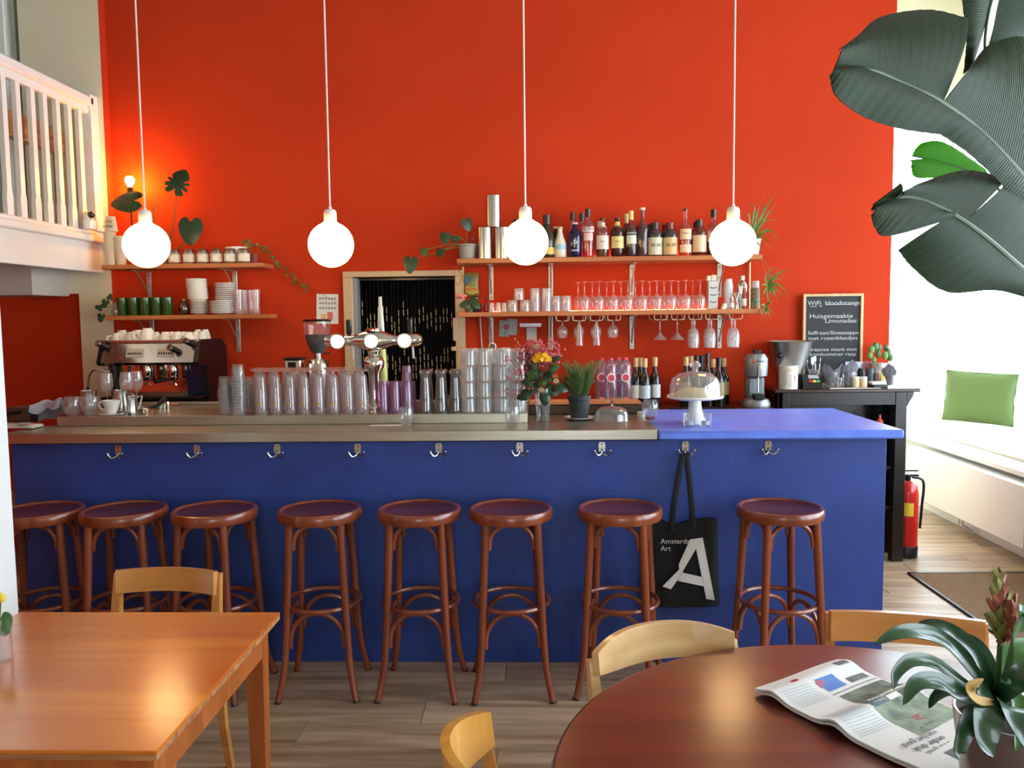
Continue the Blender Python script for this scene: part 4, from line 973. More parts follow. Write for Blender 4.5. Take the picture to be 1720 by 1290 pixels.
# ================= WALL PAPERS =================
def sheet(name, lab, cat, x, y, wpx, hpx, m=M_paper, tilt=0, Y=W-.003, extra=None):
    p = atY(x, y, Y); ww, hh = wpx*Y/F/2, hpx*Y/F/2
    t = thing(name, lab, cat, p); t.rotation_euler = (0, tilt, 0)
    obj('paper_sheet', MB().box(-ww, ww, -.0015, .001, -hh, hh), m, t)
    if extra: extra(t, ww, hh)
    return t
def ex_poster(t, ww, hh):
    b = MB()
    for r_ in range(3):
        for c_ in range(6): b.box(-ww*.75+c_*ww*.27, -ww*.75+c_*ww*.27+ww*.17, -.003, -.0015, hh*(.62-r_*.32), hh*(.78-r_*.32))
    obj('print_icons', b, M_greyink, t); b = MB(); b.box(0, ww*.5, -.003, -.0015, -hh*.75, -hh*.2); obj('print_pink', b, mat('pink_print', (226, 120, 100), .7), t)
    b = MB(); b.box(-ww*.6, -ww*.1, -.003, -.0015, -hh*.7, -hh*.35); obj('print_cream', b, mat('cream_print', (222, 190, 140), .7), t)
sheet('wall_poster', 'small white poster of rows of little pictures beside the doorway', 'poster', 550, 519, 37, 50, extra=ex_poster, tilt=.03)
cards = mat('floral_card', (150, 160, 140), .7, var=.6, vscale=60)
def ex_card(t, ww, hh):
    b = MB(); b.sphere((ww*.4, -.0016, hh*.2), .02, 10, sy=.05); obj('print_flower', b, mat('rose_print', (190, 60, 60), .7), t)
sheet('postcard', 'floral postcard taped to the red wall under the shelf', 'card', 847, 552, 17, 27, cards, .06, extra=ex_card)
sheet('postcard', 'plain grey card half behind the floral postcard', 'card', 860, 549, 17, 27, mat('grey_card', (170, 166, 156), .7), .05, W-.0012)
sheet('note_sheet', 'small white note hanging from tape on the red wall', 'note', 893, 561, 17, 22, mat('dim_paper', (214, 206, 200), .7), 0)
tag(obj('tape_strip', MB().box(-.075, .075, -.001, 0, -.012, .012), glass('clear_tape', (232, 190, 180), .3, .1, .2, .2, (220, 190, 180)), loc=atY(891, 546, W-.002)), 'strip of clear tape above the small white note', 'tape')
# noodle packet on wall
t = thing('noodle_packet', 'green and yellow noodle packet reading MAMA fixed above the rose', 'packet', atY(792, 478, W-.03))
pz, pw = 39*W/F/2, 23*W/F/2
def packf(s):
    def g(u, v):
        e = (max(0, 1-abs(2*u-1)**3)*max(0, 1-abs(2*v-1)**3))**.5
        return (pw*(2*u-1)*(1+.04*math.sin(v*9)), s*.016*e, pz*(2*v-1))
    return g
b = MB(); b.grid(packf(-1), 10, 12); b.grid(packf(1), 10, 12); obj('packet_body', b, mat('olive_foil', (128, 124, 62), .35, var=.4, vscale=30), t)
b = MB(); b.sphere((-.02, -.014, .03), .03, 16, sy=.08); obj('teal_badge', b, mat('teal_print', (60, 110, 116), .5), t)
b = MB(); b.sphere((0, -.012, -.035), .045, 18, sy=.1, sz=.8); obj('yellow_badge', b, mat('yellow_print', (196, 180, 70), .5), t)
text('MAMA', .032, M_redp, t, (0, -.0185, -.035))
# ================= SPIRIT SHELF =================
glz = {}
def gm(c):
    if c not in glz: glz[c] = glass('bottle_glass', c, .5, .06, haze=.03)
    return glz[c]
def sol(c, r=.25): 
    k = ('s', c, r)
    if k not in glz: glz[k] = mat('bottle_colour', c, r, coat=.3)
    return glz[k]
def bottle(label, x, ytop, wpx, Y, body, prof='std', cap=(20, 20, 22), capn=.14, lab=None, txt=None, liq=None, zb=RU, ybase=436, name='spirit_bottle', group='spirit bottles on the long upper shelf', labz=(.2, .5), txtc=None, neck=None, tsize=None, label2=None, capr=1.25):
    px = atY(x, ybase, Y).x; h = atY(x, ytop, Y).z-zb; r_ = wpx*Y/F/2
    t = thing(name, label, 'bottle', (px, Y, zb), 0, group)
    sh = {'std': [(0, 0), (.95, 0), (1, .015), (1, .55), (.92, .62), (.6, .68), (.36, .74), (.33, .8), (.33, .99)],
          'wine': [(0, 0), (.95, 0), (1, .015), (1, .52), (.9, .60), (.55, .68), (.40, .74), (.37, .8), (.37, .99)],
          'slope': [(0, 0), (.95, 0), (1, .015), (1, .42), (.86, .54), (.58, .68), (.42, .8), (.36, .9), (.36, .99)],
          'squat': [(0, 0), (.93, 0), (1, .02), (1, .62), (.93, .70), (.7, .77), (.38, .83), (.36, .99)],
          'wide': [(0, 0), (.85, 0), (.88, .02), (1, .64), (.93, .70), (.5, .76), (.36, .80), (.34, .99)]}[prof]
    bd = [(q[0]*r_, q[1]*h) for q in sh]
    bm = body if isinstance(body, bpy.types.Material) else gm(body)
    obj('bottle_body', MB().lathe(bd, 20), bm, t, smooth=50)
    nr = sh[-1][0]*r_
    if cap: obj('cap', MB().lathe([(0, h*(1-capn)), (nr*capr, h*(1-capn)), (nr*capr, h*.995), (nr*capr*.9, h), (0, h)], 16), sol(cap, .35), t)
    if liq: 
        lq, lh = liq; li = [(max(0, a-.0025), z+(.004 if z < .01*h else 0)) for a, z in bd if z < lh*h]
        ra = li[-1][0]; obj('liquid', MB().lathe(li+[(ra, lh*h), (0, lh*h)], 20), glass('spirit_liquid', lq, .3, .03, .05, .12, lq), t)
    def band(z0, z1, c, nm='paper_label', ang=2.3):
        b = MB(); rr = r_*1.015+.0004
        def rad(z):
            zz = z/h
            for (a, za), (c_, zc_) in zip(sh[1:], sh[2:]):
                if za <= zz <= zc_: return (a+(c_-a)*(zz-za)/max(1e-6, zc_-za))*r_
            return r_
        b.grid(lambda u, v: (lambda a, z: ((rad(z)+.0007)*math.cos(a), (rad(z)+.0007)*math.sin(a), z))(-PI/2-ang/2+ang*u, h*(z0+(z1-z0)*v)), 10, 2); return obj(nm, b, sol(c, .6), t)
    if lab: band(labz[0], labz[1], lab)
    if label2: band(*label2)
    if neck: band(.76, .9, neck, 'neck_label', 5)
    if txt: text(txt, tsize or r_*.62, sol(txtc or (30, 30, 34), .6), t, (0, -r_-.0012, h*(labz[0]*.45+labz[1]*.55)), ext=.0002)
    return t
BF, BB = 5.56, 5.67
bottle('tall dark green bottle with a gold label next to the third globe lamp', 919, 361, 26, BF, sol((40, 38, 24)), 'slope', (34, 30, 24), .3, (214, 180, 70), None, labz=(.08, .24))
bottle('dark bottle with a black and yellow neck peeping over the third globe lamp', 867, 368, 22, BF, sol((36, 30, 20)), 'std', (24, 22, 20), .12, neck=(220, 180, 70))
bottle('dark swing-top bottle half hidden behind the white stone bottle', 935, 381, 24, BB, sol((26, 22, 24)), 'slope', (200, 198, 194), .06)
bottle('white stone bottle with a pale blue band', 941, 381, 21, BF, sol((226, 220, 204), .4), 'slope', (200, 168, 130), .07, (150, 196, 214), labz=(.26, .42))
bottle('clear bottle with a tall black cap behind the navy bottle', 962, 357, 20, BB, (236, 220, 220), 'std', (22, 22, 24), .18)
bottle('navy blue bottle with a round white emblem', 966, 374, 22, BF, sol((16, 20, 62), .12), 'squat', (200, 204, 214), .05, None, '6', txtc=(220, 222, 230), tsize=.055, labz=(.4, .5), label2=(.18, .22, (170, 176, 196), 'small_print', 1.2))
bottle('clear bottle with a tall black cap behind the bottle lettered KURA', 978, 358, 20, BB, (236, 214, 214), 'std', (22, 22, 24), .18)
bottle('clear square-shouldered bottle lettered KURA with a black cap', 988, 351, 21, BF, (244, 214, 212), 'wide', (20, 20, 22), .17, (236, 214, 212), 'KURA', labz=(.52, .62), liq=((236, 90, 80), .3), label2=(.34, .5, (232, 188, 186), 'paper_label', 1.6))
bottle('clear bottle with a white neck behind the first white-labelled whisky', 1007, 372, 19, BB, (236, 220, 214), 'std', (220, 214, 210), .2)
bottle('whisky bottle with a white label and white neck beside the KURA bottle', 1012, 367, 22, BF, (238, 214, 190), 'squat', (24, 22, 22), .05, (226, 214, 204), 'BOWMORE'[:0] or 'MALT', labz=(.2, .55), neck=(224, 216, 208), liq=((150, 80, 40), .2), tsize=.012)
bottle('dark whisky bottle with a cream label and round black mark', 1037, 366, 22, BF, sol((60, 26, 18), .15), 'squat', (22, 20, 20), .05, (222, 202, 130), 'MALT', labz=(.22, .52), neck=(226, 202, 130), tsize=.012)
bottle('red bitter bottle with a gold cap half hidden behind the CAMPARI bottle', 1052, 359, 19, BB, (170, 40, 40), 'std', (222, 180, 110), .22, (212, 206, 200))
bottle('red bitter bottle lettered CAMPARI with a gold cap', 1060, 354, 21, BF, (186, 50, 50), 'std', (224, 186, 116), .2, (26, 26, 26), 'CAMPARI', labz=(.46, .54), txtc=(240, 236, 226), tsize=.0155, label2=(.28, .46, (214, 214, 200), 'paper_label', 1.7), liq=((120, 16, 24), .45))
bottle('tall rose-tinted ribbed bottle with a glass stopper', 1079, 349, 21, BF, (196, 110, 104), 'std', (232, 214, 208), .05, None, None, liq=((150, 60, 50), .6), capr=1.35)
for x, xx, capc, gc, lc, nm, k in ((1100, 1092, (24, 26, 34), (170, 120, 100), (206, 200, 176), 'black', '30-30'), (1125, 1117, (112, 30, 30), (120, 66, 24), (206, 176, 120), 'red wax', '30-30')):
    bottle('tequila bottle twin behind the 30-30 bottle with the %s cap' % nm, xx, 377, 22, BB, gc, 'squat', capc, .22)
    bottle('rounded tequila bottle lettered 30-30 with a %s cap' % nm, x, 374, 25, BF, gc, 'squat', capc, .24, lc, k, labz=(.04, .55), tsize=.03, capr=1.5)
bottle('clear whiskey bottle with a peach label and waist band', 1151, 351, 21, BF, (240, 206, 190), 'std', (40, 24, 24), .04, (240, 206, 170), 'RESERVE', labz=(.35, .57), tsize=.013, label2=(.07, .24, (240, 204, 170), 'paper_label', 2.3), liq=((226, 120, 80), .3))
bottle('dark cap of a bottle hidden behind the bottle with the mountain label', 1169, 373, 20, BB, (110, 50, 40), 'squat', (26, 22, 22), .24)
bottle('brown japanese whisky bottle with a mountain label', 1174, 369, 24, BF, sol((92, 34, 24), .12), 'squat', (28, 24, 24), .22, (228, 196, 160), None, labz=(.1, .56), capr=1.4)
bottle('clear bottle with a tall black cap beside the fourth globe lamp', 1198, 352, 22, BF, (224, 190, 180), 'std', (20, 20, 22), .17, (224, 204, 180), None, labz=(.3, .5), liq=((120, 60, 40), .3))
# steel canisters
def mk_can():
    r = thing('steel_canister', '', 'canister'); rr, hh = .0485, .205
    obj('can_body', MB().lathe([(0, 0), (rr, 0), (rr, hh), (rr-.002, hh)], 32), M_satin, r)
    obj('lid', MB().lathe([(rr+.001, hh-.02), (rr+.001, hh), (rr-.004, hh+.004), (0, hh+.004)], 32), M_satin, r); return r
can = kind(mk_can)
c1, c2 = atY(815, 436, 5.56).x, atY(843, 436, 5.56).x
can((c1, 5.56, RU), 'steel canister on the shelf next to the potted plant, bottom of the pyramid', 'steel canisters'); can((c2+.002, 5.56, RU), 'steel canister on the shelf beside the third globe lamp, bottom of the pyramid', 'steel canisters')
can((atY(830, 436, 5.56).x, 5.56, RU+.2095), 'steel canister standing on top of the other two canisters', 'steel canisters')
# ================= LOWER LONG SHELF =================
def LX(x, Y): return atY(x, 525, Y).x
sg = glassware('shot_glass', 'glass', wall([(0, .062), (.0165, .062), (.0185, .05), (.024, 0)], .003), M_glassT, 16)
for i, x in enumerate((829, 840, 850)): sg((LX(x, 5.55)-.012, 5.55, RL), ORD[i]+' upturned shot glass from the rose vase', 'upturned shot glasses')
rk = glassware('rocks_glass', 'glass', wall([(0, .078), (.031, .078), (.034, .074), (.036, .04), (.0375, 0)], .003), M_glassT, 18)
rk((LX(861, 5.55), 5.55, RL), 'squat upturned rocks glass next to the shot glasses', 'squat rocks glasses'); rk((LX(882, 5.55), 5.55, RL), 'squat upturned rocks glass next to the tall tumblers', 'squat rocks glasses')
rk((LX(872, 5.55), 5.55, RL+.0785), 'squat upturned rocks glass standing on the two below', 'squat rocks glasses', 0, (.95, .95, 1))
tt = glassware('tall_tumbler', 'glass', wall([(0, .155), (.031, .155), (.033, .15), (.0355, .07), (.036, 0)], .003), M_glassT, 18)
tt((LX(899, 5.55), 5.55, RL), 'tall upturned tumbler beside the rocks glasses on the long shelf', 'tall upturned tumblers'); tt((LX(917, 5.55)+.004, 5.55, RL), 'tall upturned tumbler beside the medium tumblers on the long shelf', 'tall upturned tumblers')
tt((LX(933, 5.56)+.004, 5.55, RL), 'medium upturned tumbler next to the tall pair on the long shelf', 'medium upturned tumblers', 0, (1, 1, .66)); tt((LX(950, 5.56)+.004, 5.55, RL), 'medium upturned tumbler next to the wine glasses on the long shelf', 'medium upturned tumblers', 0, (1, 1, .66))
uw_p = [(0, .195), (.034, .194), (.035, .1925), (.01, .188), (.0042, .18), (.0038, .115), (.008, .105), (.026, .092), (.035, .07), (.036, .05), (.031, 0), (.0298, 0), (.0346, .05), (.0336, .07), (.025, .089), (0, .1)]
uw = glassware('stemmed_wine_glass', 'glass', uw_p, M_glassF, 20)
for i in range(9): uw((LX(982+(1176-982)*i/8, 5.54), 5.54, RL), '%s upturned wine glass from the medium tumblers, front row of the long shelf' % ORD[i], 'upturned wine glasses')
for i in range(9): uw((LX(971+(1163-971)*i/8, 5.64), 5.63, RL), '%s upturned wine glass from the medium tumblers, middle row of the long shelf' % ORD[i], 'upturned wine glasses')
# bottles and jars at the spider plant end
t = thing('bill_rack', 'tall grey box with three black slots at the end of the wine glasses', 'box', (LX(1197, 5.54), 5.54, RL))
z1 = atY(1197, 472, 5.54).z-RL
obj('box_body', MB().box(-.033, .03, -.02, .05, 0, z1, .002), mat('pale_grey_box', (196, 198, 196), .4, .3), t)
for k in range(3): b = MB(); b.tube([(-.022, -.021, z1*(.25+.25*k)+.004), (0, -.024, z1*(.25+.25*k)-.002), (.022, -.021, z1*(.25+.25*k)+.004)], .0025, 6); obj('slot', b, M_ink, t)
obj('top_block', MB().box(-.04, -.012, -.01, .04, z1+.001, z1+.035, .002).box(-.01, .022, -.01, .04, z1+.001, z1+.04, .002), mat('cream_block', (226, 210, 180), .6), t)
tag(obj('sauce_dish', MB().lathe([(0, 0), (.04, 0), (.042, .006), (.036, .018), (0, .02)], 24), M_cer, loc=(LX(1205, 5.5)+.006, 5.50, RL)), 'tiny round white dish before the grey slotted box', 'dish')
bpy.data.objects['sauce_dish'].location.y = 5.497
bpy.data.objects['sauce_dish'].scale = (.4, .4, 1)
bpy.data.objects['sauce_dish'].location.x = LX(1212, 5.5)+.01
def jarx(name, label, cat, x, Y, rr, h, m, cap, caph, extra=None):
    t = thing(name, label, cat, (LX(x, Y), Y, RL))
    obj('jar_body', MB().lathe([(0, 0), (rr, 0), (rr, h*.75), (rr*.8, h-caph), (0, h-caph)], 18), m, t)
    obj('lid', MB().lathe([(0, h-caph-.001), (rr*.82, h-caph-.001), (rr*.82, h), (0, h)], 18), cap, t)
    if extra: extra(t, rr, h)
    return t
lb = mat('label_white', (232, 228, 220), .6)
def lx(t, rr, h): obj('paper_label', MB().lathe([(rr+.0006, h*.15), (rr+.0006, h*.5)], 18), lb, t)
jarx('bitters_bottle', 'small bottle with a white label beside the grey slotted box', 'bottle', 1217, 5.53, .015, .075, sol((170, 90, 80)), sol((200, 40, 40)), .014, lx)
jarx('bitters_bottle', 'small silvery bottle below the white printed tin', 'bottle', 1229, 5.53, .015, .078, sol((170, 164, 160)), M_chrome, .014, lx)
jarx('printed_tin', 'white printed cylinder tin standing behind the small bottles', 'tin', 1223, 5.63, .032, atY(1223, 469, 5.63).z-RL, mat('white_tin', (226, 232, 232), .4, var=.1, vscale=80), M_chrome, .012)
t = thing('cocktail_shaker', 'steel cocktail shaker on the long shelf near the spider plant', 'shaker', (LX(1246, 5.64), 5.64, RL)); zs = atY(1244, 462, 5.64).z-RL
obj('shaker_body', MB().lathe([(0, 0), (.028, 0), (.036, zs*.62), (.034, zs*.66)], 22), M_chrome, t); obj('strainer_top', MB().lathe([(.036, zs*.62), (.036, zs*.7), (.018, zs*.85), (.0, zs*.85)], 22), M_chrome, t); obj('cap', MB().lathe([(.017, zs*.84), (.018, zs*.98), (.014, zs), (0, zs)], 18), M_satin, t)
t = thing('jigger', 'small steel measure beside the cocktail shaker', 'jigger', (LX(1235, 5.6)+.004, 5.585, RL)); obj('measure_body', MB().lathe([(0, .0), (.018, 0), (.008, .06), (.019, .11), (.017, .11)], 18), M_chrome, t)
jarx('hot_sauce', 'small red hot sauce bottle with a green neck and red cap', 'bottle', 1250, 5.53, .014, atY(1250, 484, 5.53).z-RL, sol((140, 40, 20)), M_redp, .012, lambda t, rr, h: (lx(t, rr, h), obj('green_neck', MB().lathe([(rr*.84, h-.03), (rr*.84, h-.012)], 16), mat('green_band', (30, 130, 80), .4), t)))
jarx('spice_jar', 'wide spice jar with a clear plastic lid next to the hot sauce', 'jar', 1268, 5.54, .031, atY(1268, 472, 5.54).z-RL, mat('mixed_spices', (130, 110, 90), .6, var=.8, vscale=70), mat('clear_lid', (220, 200, 206), .3), .05, lambda t, rr, h: obj('green_band', MB().lathe([(rr+.0006, h*.22), (rr+.0006, h*.3)], 18), mat('green_label', (50, 120, 70), .5), t))
# ---- hanging glass rails and glasses
HZ = RL-.032
wire = mat('cream_wire', (226, 214, 180), .35, .5)
def mk_rack():
    r = thing('glass_rack', '', 'glass rack')
    for s in (-1, 1): obj('rail', MB().tube([(s*.042, 0, 0), (s*.042, 0, -.02), (s*.036, 0, -.032), (s*.012, 0, -.034), (s*.012, .27, -.034), (s*.036, .27, -.032), (s*.042, .27, 0)], .0028, 6), wire, r)
    return r
rack = kind(mk_rack)
def flip(pr, h): return [(r_, -z) for r_, z in pr]
sn = glassware('brandy_glass', 'glass', [(0, 0), (.032, 0), (.032, -.002), (.008, -.006), (.005, -.012), (.006, -.03), (.018, -.036), (.036, -.06), (.038, -.08), (.028, -.118), (.0268, -.118), (.0366, -.08), (.0346, -.061), (0, -.04)], M_glassF, 20)
fl = glassware('pilsner_flute', 'glass', [(0, 0), (.030, 0), (.030, -.002), (.008, -.005), (.006, -.012), (.01, -.02), (.014, -.04), (.026, -.165), (.0246, -.165), (.0126, -.042), (0, -.03)], M_glassF, 20)
mt = glassware('martini_glass', 'glass', [(0, 0), (.03, 0), (.03, -.002), (.006, -.005), (.0035, -.012), (.0035, -.085), (.048, -.135), (.0466, -.135), (.002, -.088), (0, -.088)], M_glassF, 24)
tu = glassware('fluted_goblet', 'glass', [(0, 0), (.03, 0), (.03, -.002), (.008, -.005), (.006, -.012), (.006, -.06), (.022, -.072), (.030, -.11), (.031, -.14), (.0265, -.19), (.0251, -.19), (.0296, -.14), (0, -.075)], M_glassT, 24, .05)
ob = 'hanging in the first rack from the doorway', 'hanging in the second rack from the doorway', 'hanging in the third rack from the doorway', 'hanging in the fourth rack from the doorway'
for i, x in enumerate((945, 973, 1002, 1031)):
    px = atY(x, 535, 5.52).x; rack((px, 5.5, HZ), ORD[i]+' wire glass rack from the doorway, under the long shelf', 'wire glass racks')
    sn((px, 5.6, HZ-.0315), 'round brandy glass '+ob[i], 'hanging brandy glasses')
    if i in (1, 2): fl((px, 5.525, HZ-.0315), 'slim flute '+ob[i], 'hanging flutes')
for i, x in enumerate((1109, 1138, 1167, 1195, 1235)):
    px = atY(x, 535, 5.52).x; rack((px, 5.5, HZ), ORD[i+4]+' wire glass rack from the doorway, under the long shelf', 'wire glass racks')
    (mt if i < 2 else tu)((px, 5.53, HZ-.0315), ['martini glass hanging next to the brandy glasses', 'martini glass hanging next to the fluted goblets', 'fluted goblet hanging next to the martini glasses', 'fluted goblet hanging in front of the shelf bracket', 'fluted goblet hanging nearest the spider plant'][i], 'hanging martini glasses' if i < 2 else 'hanging fluted goblets')
    if i >= 2: tu((px, 5.62, HZ-.0315), ['fluted goblet at the rear of the rack beside the martini glasses', 'fluted goblet at the rear of the rack by the bracket', 'fluted goblet at the rear of the rack nearest the spider plant'][i-2], 'hanging fluted goblets')
# ================= BLACK SIDE CABINET =================
cbx0, cbx1 = 1.56, 2.40; CY0 = 5.5; CZ = 1.163
t = thing('black_sideboard', 'tall black-stained sideboard with a dark brown top at the wall end', 'sideboard')
obj('tabletop', MB().box(cbx0-.03, cbx1+.075, CY0-.03, W-.002, CZ-.024, CZ, .006), M_dktop, t)
obj('side_panel', MB().box(cbx0, cbx0+.03, CY0, W-.004, .1, CZ-.024), M_dkwood, t)
for x_ in (cbx0, cbx1-.075):
    for y_ in (CY0, W-.08): obj('leg', MB().box(x_, x_+.075, y_, y_+.07, 0, CZ-.024, .003), M_dkwood, t)
obj('top_apron', MB().box(cbx0+.07, cbx1-.07, CY0+.005, CY0+.02, CZ-.11, CZ-.024, .002), M_dkwood, t)
R_ = Matrix(((1, 0, 0, 0), (0, 1, 0, 0), (0, 0, 1, 0), (0, 0, 0, 1)))
obj('corbel', MB().prism([(cbx1, CZ-.024), (cbx1+.045, CZ-.024), (cbx1+.04, CZ-.05), (cbx1+.012, CZ-.1), (cbx1, CZ-.12)], CY0, CY0+.06), M_dkwood, t, smooth=0)
for z_ in (.35, .62, .86): obj('shelf', MB().box(cbx0+.03, cbx1-.02, CY0+.03, W-.01, z_, z_+.02), M_dkwood, t)
obj('back_panel', MB().box(cbx0+.03, cbx1-.03, W-.02, W-.008, .1, CZ-.03), M_dkwood, t)
obj('side_panel', MB().box(cbx1-.03, cbx1-.005, CY0+.07, W-.08, .1, CZ-.024), M_dkwood, t)
tag(obj('orange_bottle', MB().lathe([(0, 0), (.022, 0), (.022, .06), (.008, .075), (.008, .1), (0, .1)], 14), mat('orange_plastic', (220, 90, 60), .4), loc=(atY(1487, 704, 5.52).x-.02, 5.56, .882)), 'small orange bottle standing in the open black sideboard', 'bottle')
# fire extinguisher
t = thing('fire_extinguisher', 'red fire extinguisher with a black base beside the black sideboard', 'fire extinguisher', (2.478, 5.64, 0))
obj('tank', MB().lathe([(.067, .0), (.07, .08), (.07, .44), (.06, .49), (.03, .52), (0, .525)], 28), M_redp, t)
obj('base_ring', MB().lathe([(0, 0), (.072, 0), (.074, .075), (.0705, .08)], 28), M_black, t)
obj('valve', MB().lathe([(.018, .51), (.02, .56), (0, .57)], 14).box(-.02, .07, -.01, .01, .55, .565, .002).box(-.02, .065, -.01, .01, .585, .595, .002), M_dkmetal, t)
obj('hose', MB().tube(bez([(.02, -.02, .55), (.09, -.03, .52), (.085, -.03, .35), (.075, -.03, .2)], 6), .009, 8), M_black, t)
b = MB(); b.grid(lambda u, v: (.0712*math.cos(-PI/2-.9+1.1*u), .0712*math.sin(-PI/2-.9+1.1*u), .29+.09*v), 8, 2); obj('yellow_label', b, mat('yellow_sticker', (240, 200, 60), .5), t)
# wood post + leafy bits beyond
tag(obj('plant_stand', MB().box(2.50, 2.56, 6.55, 6.61, 0, .70, .004).box(2.40, 2.66, 6.45, 6.71, .70, .72, .004), M_board), 'slim wooden plant stand near the end window', 'plant stand')
# ================= CHALKBOARD =================
yb = W-.04
pl = [atY(x, y, yb) for x, y in ((1349, 494), (1450, 492), (1452, 640), (1349, 640))]
cw = (pl[1].x-pl[0].x)/2; ztop = pl[0].z; cxm = (pl[0].x+pl[1].x)/2; hc = (ztop-CZ)/2
t = thing('chalkboard', 'chalk menu board with a pale wooden frame leaning on the red wall', 'chalkboard', (cxm, yb, CZ+hc))
obj('slate', MB().box(-cw+.01, cw-.01, 0, .01, -hc+.01, hc-.01), M_slate, t)
fw_ = wood('pale_frame', (210, 170, 120), (232, 198, 150), .5, 'Z', 2)
for a in ((-cw, -cw+.018, -hc, hc), (cw-.018, cw, -hc, hc)): obj('frame_side', MB().box(a[0], a[1], -.012, .014, a[2], a[3], .002), fw_, t)
for a in ((-hc, -hc+.018), (hc-.018, hc)): obj('frame_rail', MB().box(-cw+.018, cw-.018, -.012, .014, a[0], a[1], .002), fw_, t)
for s_, x, y, al, sz in (('WiFi  bloodorange', 1401, 509, 'CENTER', .042), ('Huisgemaakte', 1396, 531, 'CENTER', .042), ('Limonades:', 1413, 539, 'CENTER', .042), ('Saffraan/Sinaasappel', 1401, 559, 'CENTER', .034), ('met rozenblaadjes', 1399, 568, 'CENTER', .034), ('Iraanse munt met', 1400, 587, 'CENTER', .034), ('komkommer rasp', 1399, 595, 'CENTER', .034)):
    p = atY(x, y, yb)
    o = text(s_, sz, M_chalk, t, (p.x-cxm, -.001, p.z-CZ-hc), align=al, name='chalk_lettering', bold=0)
    wd_ = max(v.co.x for v in o.data.vertices)-min(v.co.x for v in o.data.vertices)
    tgt = {509: 86, 531: 70, 539: 52, 559: 86, 568: 80, 587: 76, 595: 76}[y]*yb/F
    o.scale = (tgt/wd_, 1, 1)
b = MB()
for x0, x1, y in ((1361, 1372, 514.5), (1376, 1381, 514), (1388, 1434, 511.5), (1440, 1443, 510.5)):
    a, c = atY(x0, y, yb), atY(x1, y-.6, yb); b.box(a.x-cxm, c.x-cxm, -.0016, 0, a.z-CZ-hc-.003, a.z-CZ-hc+.001)
obj('chalk_underline', b, M_chalk, t)
# ================= THINGS ON THE SIDEBOARD =================
def CX(x, Y): return atY(x, 645, Y).x
def zat(x, y, Y): return atY(x, y, Y).z-CZ
t = thing('ice_bucket', 'large steel wine bucket with a round knob handle on the sideboard', 'bucket', (CX(1325, 5.66), 5.655, CZ))
hb_ = zat(1325, 573, 5.6); k_ = 5.6/F
obj('bucket_body', MB().lathe(wall([(0, 0), (.07, 0), (.078, .01), (.086, hb_*.3), (.118, hb_*.55), (.148, hb_*.96), (.158, hb_)], .002), 40), mat('dull_steel', (190, 192, 192), .34, 1), t)
obj('knob_handle', MB().sphere((-.09, -.105, hb_*.70), .02, 14), M_dkmetal, t)
t.scale = (.98, .82, 1)
t = thing('white_canister', 'white printed canister in front of the steel bucket', 'canister', (CX(1325, 5.53), 5.545, CZ))
hc_ = zat(1325, 614, 5.53)
obj('canister_body', MB().lathe([(0, 0), (.06, 0), (.061, .004), (.061, hc_), (.058, hc_), (.058, hc_-.01), (0, hc_-.01)], 30), mat('cream_tin', (232, 226, 212), .4), t)
b = MB()
def onc(a0, a1, z0, z1, rr=.0615): b.grid(lambda u, v: (rr*math.cos(-PI/2+a0+(a1-a0)*u), rr*math.sin(-PI/2+a0+(a1-a0)*u), z0+(z1-z0)*v), 4, 1)
for k in range(8): onc(-.8, -.5+.1*(k % 3), .03+.012*k, .034+.012*k); onc(-.2, .1, .02+.01*k, .023+.01*k)
obj('print_lines', b, M_greyink, t); b = MB(); onc(.35, .5, .05, .09); obj('red_print', b, M_redp, t)
b = MB(); onc(-.55, .45, hc_-.04, hc_-.018, .0618); obj('label_strip', b, mat('ivory_label', (220, 204, 180), .6), t)
# cutlery glass
def tumbler_thing(name, lab, cat, x, Y, rr, h): return tag(obj(name, MB().lathe(wall([(0, 0), (rr*.8, 0), (rr*.83, .004), (rr, h)], .002), 20), M_glass, loc=(CX(x, Y), Y, CZ)), lab, cat)
tumbler_thing('cutlery_glass', 'clear glass holding spoons and forks behind the card terminal', 'glass', 1369, 5.64, .045, .12)
random.seed(11)
def mk_fork():
    o = obj('table_fork', MB().tube([(0, 0, 0), (0, 0, .12), (.0, .002, .15)], [.002, .0025, .003], 6).prism([(-.011, .15), (.011, .15), (.012, .17), (-.012, .17)], -.001, .001).prism([(-.012, .17), (-.008, .17), (-.008, .2), (-.011, .2)], -.001, .001).prism([(-.002, .17), (.002, .17), (.002, .2), (-.002, .2)], -.001, .001).prism([(.008, .17), (.012, .17), (.011, .2), (.008, .2)], -.001, .001), M_satin); o['category'] = 'fork'; return o
def mk_spoon():
    b = MB(); b.tube([(0, 0, 0), (0, 0, .12), (0, .002, .155)], [.002, .0025, .003], 6); b.sphere((0, 0, .178), .025, 10, sx=.62, sy=.16)
    o = obj('table_spoon', b, M_satin); o['category'] = 'spoon'; return o
fk, sp = kind(mk_fork), kind(mk_spoon)
for i in range(5):
    a = -.26+.13*i
    (fk if i % 2 else sp)((CX(1369, 5.64)+.008*(i-2), 5.64+.006*((i*7) % 3-1), CZ+.008), '%s piece of cutlery from the steel bucket, fanned in the clear glass' % ORD[i], 'cutlery in the clear glass', .3*i, None, (.08*((i*5) % 3-1), a))
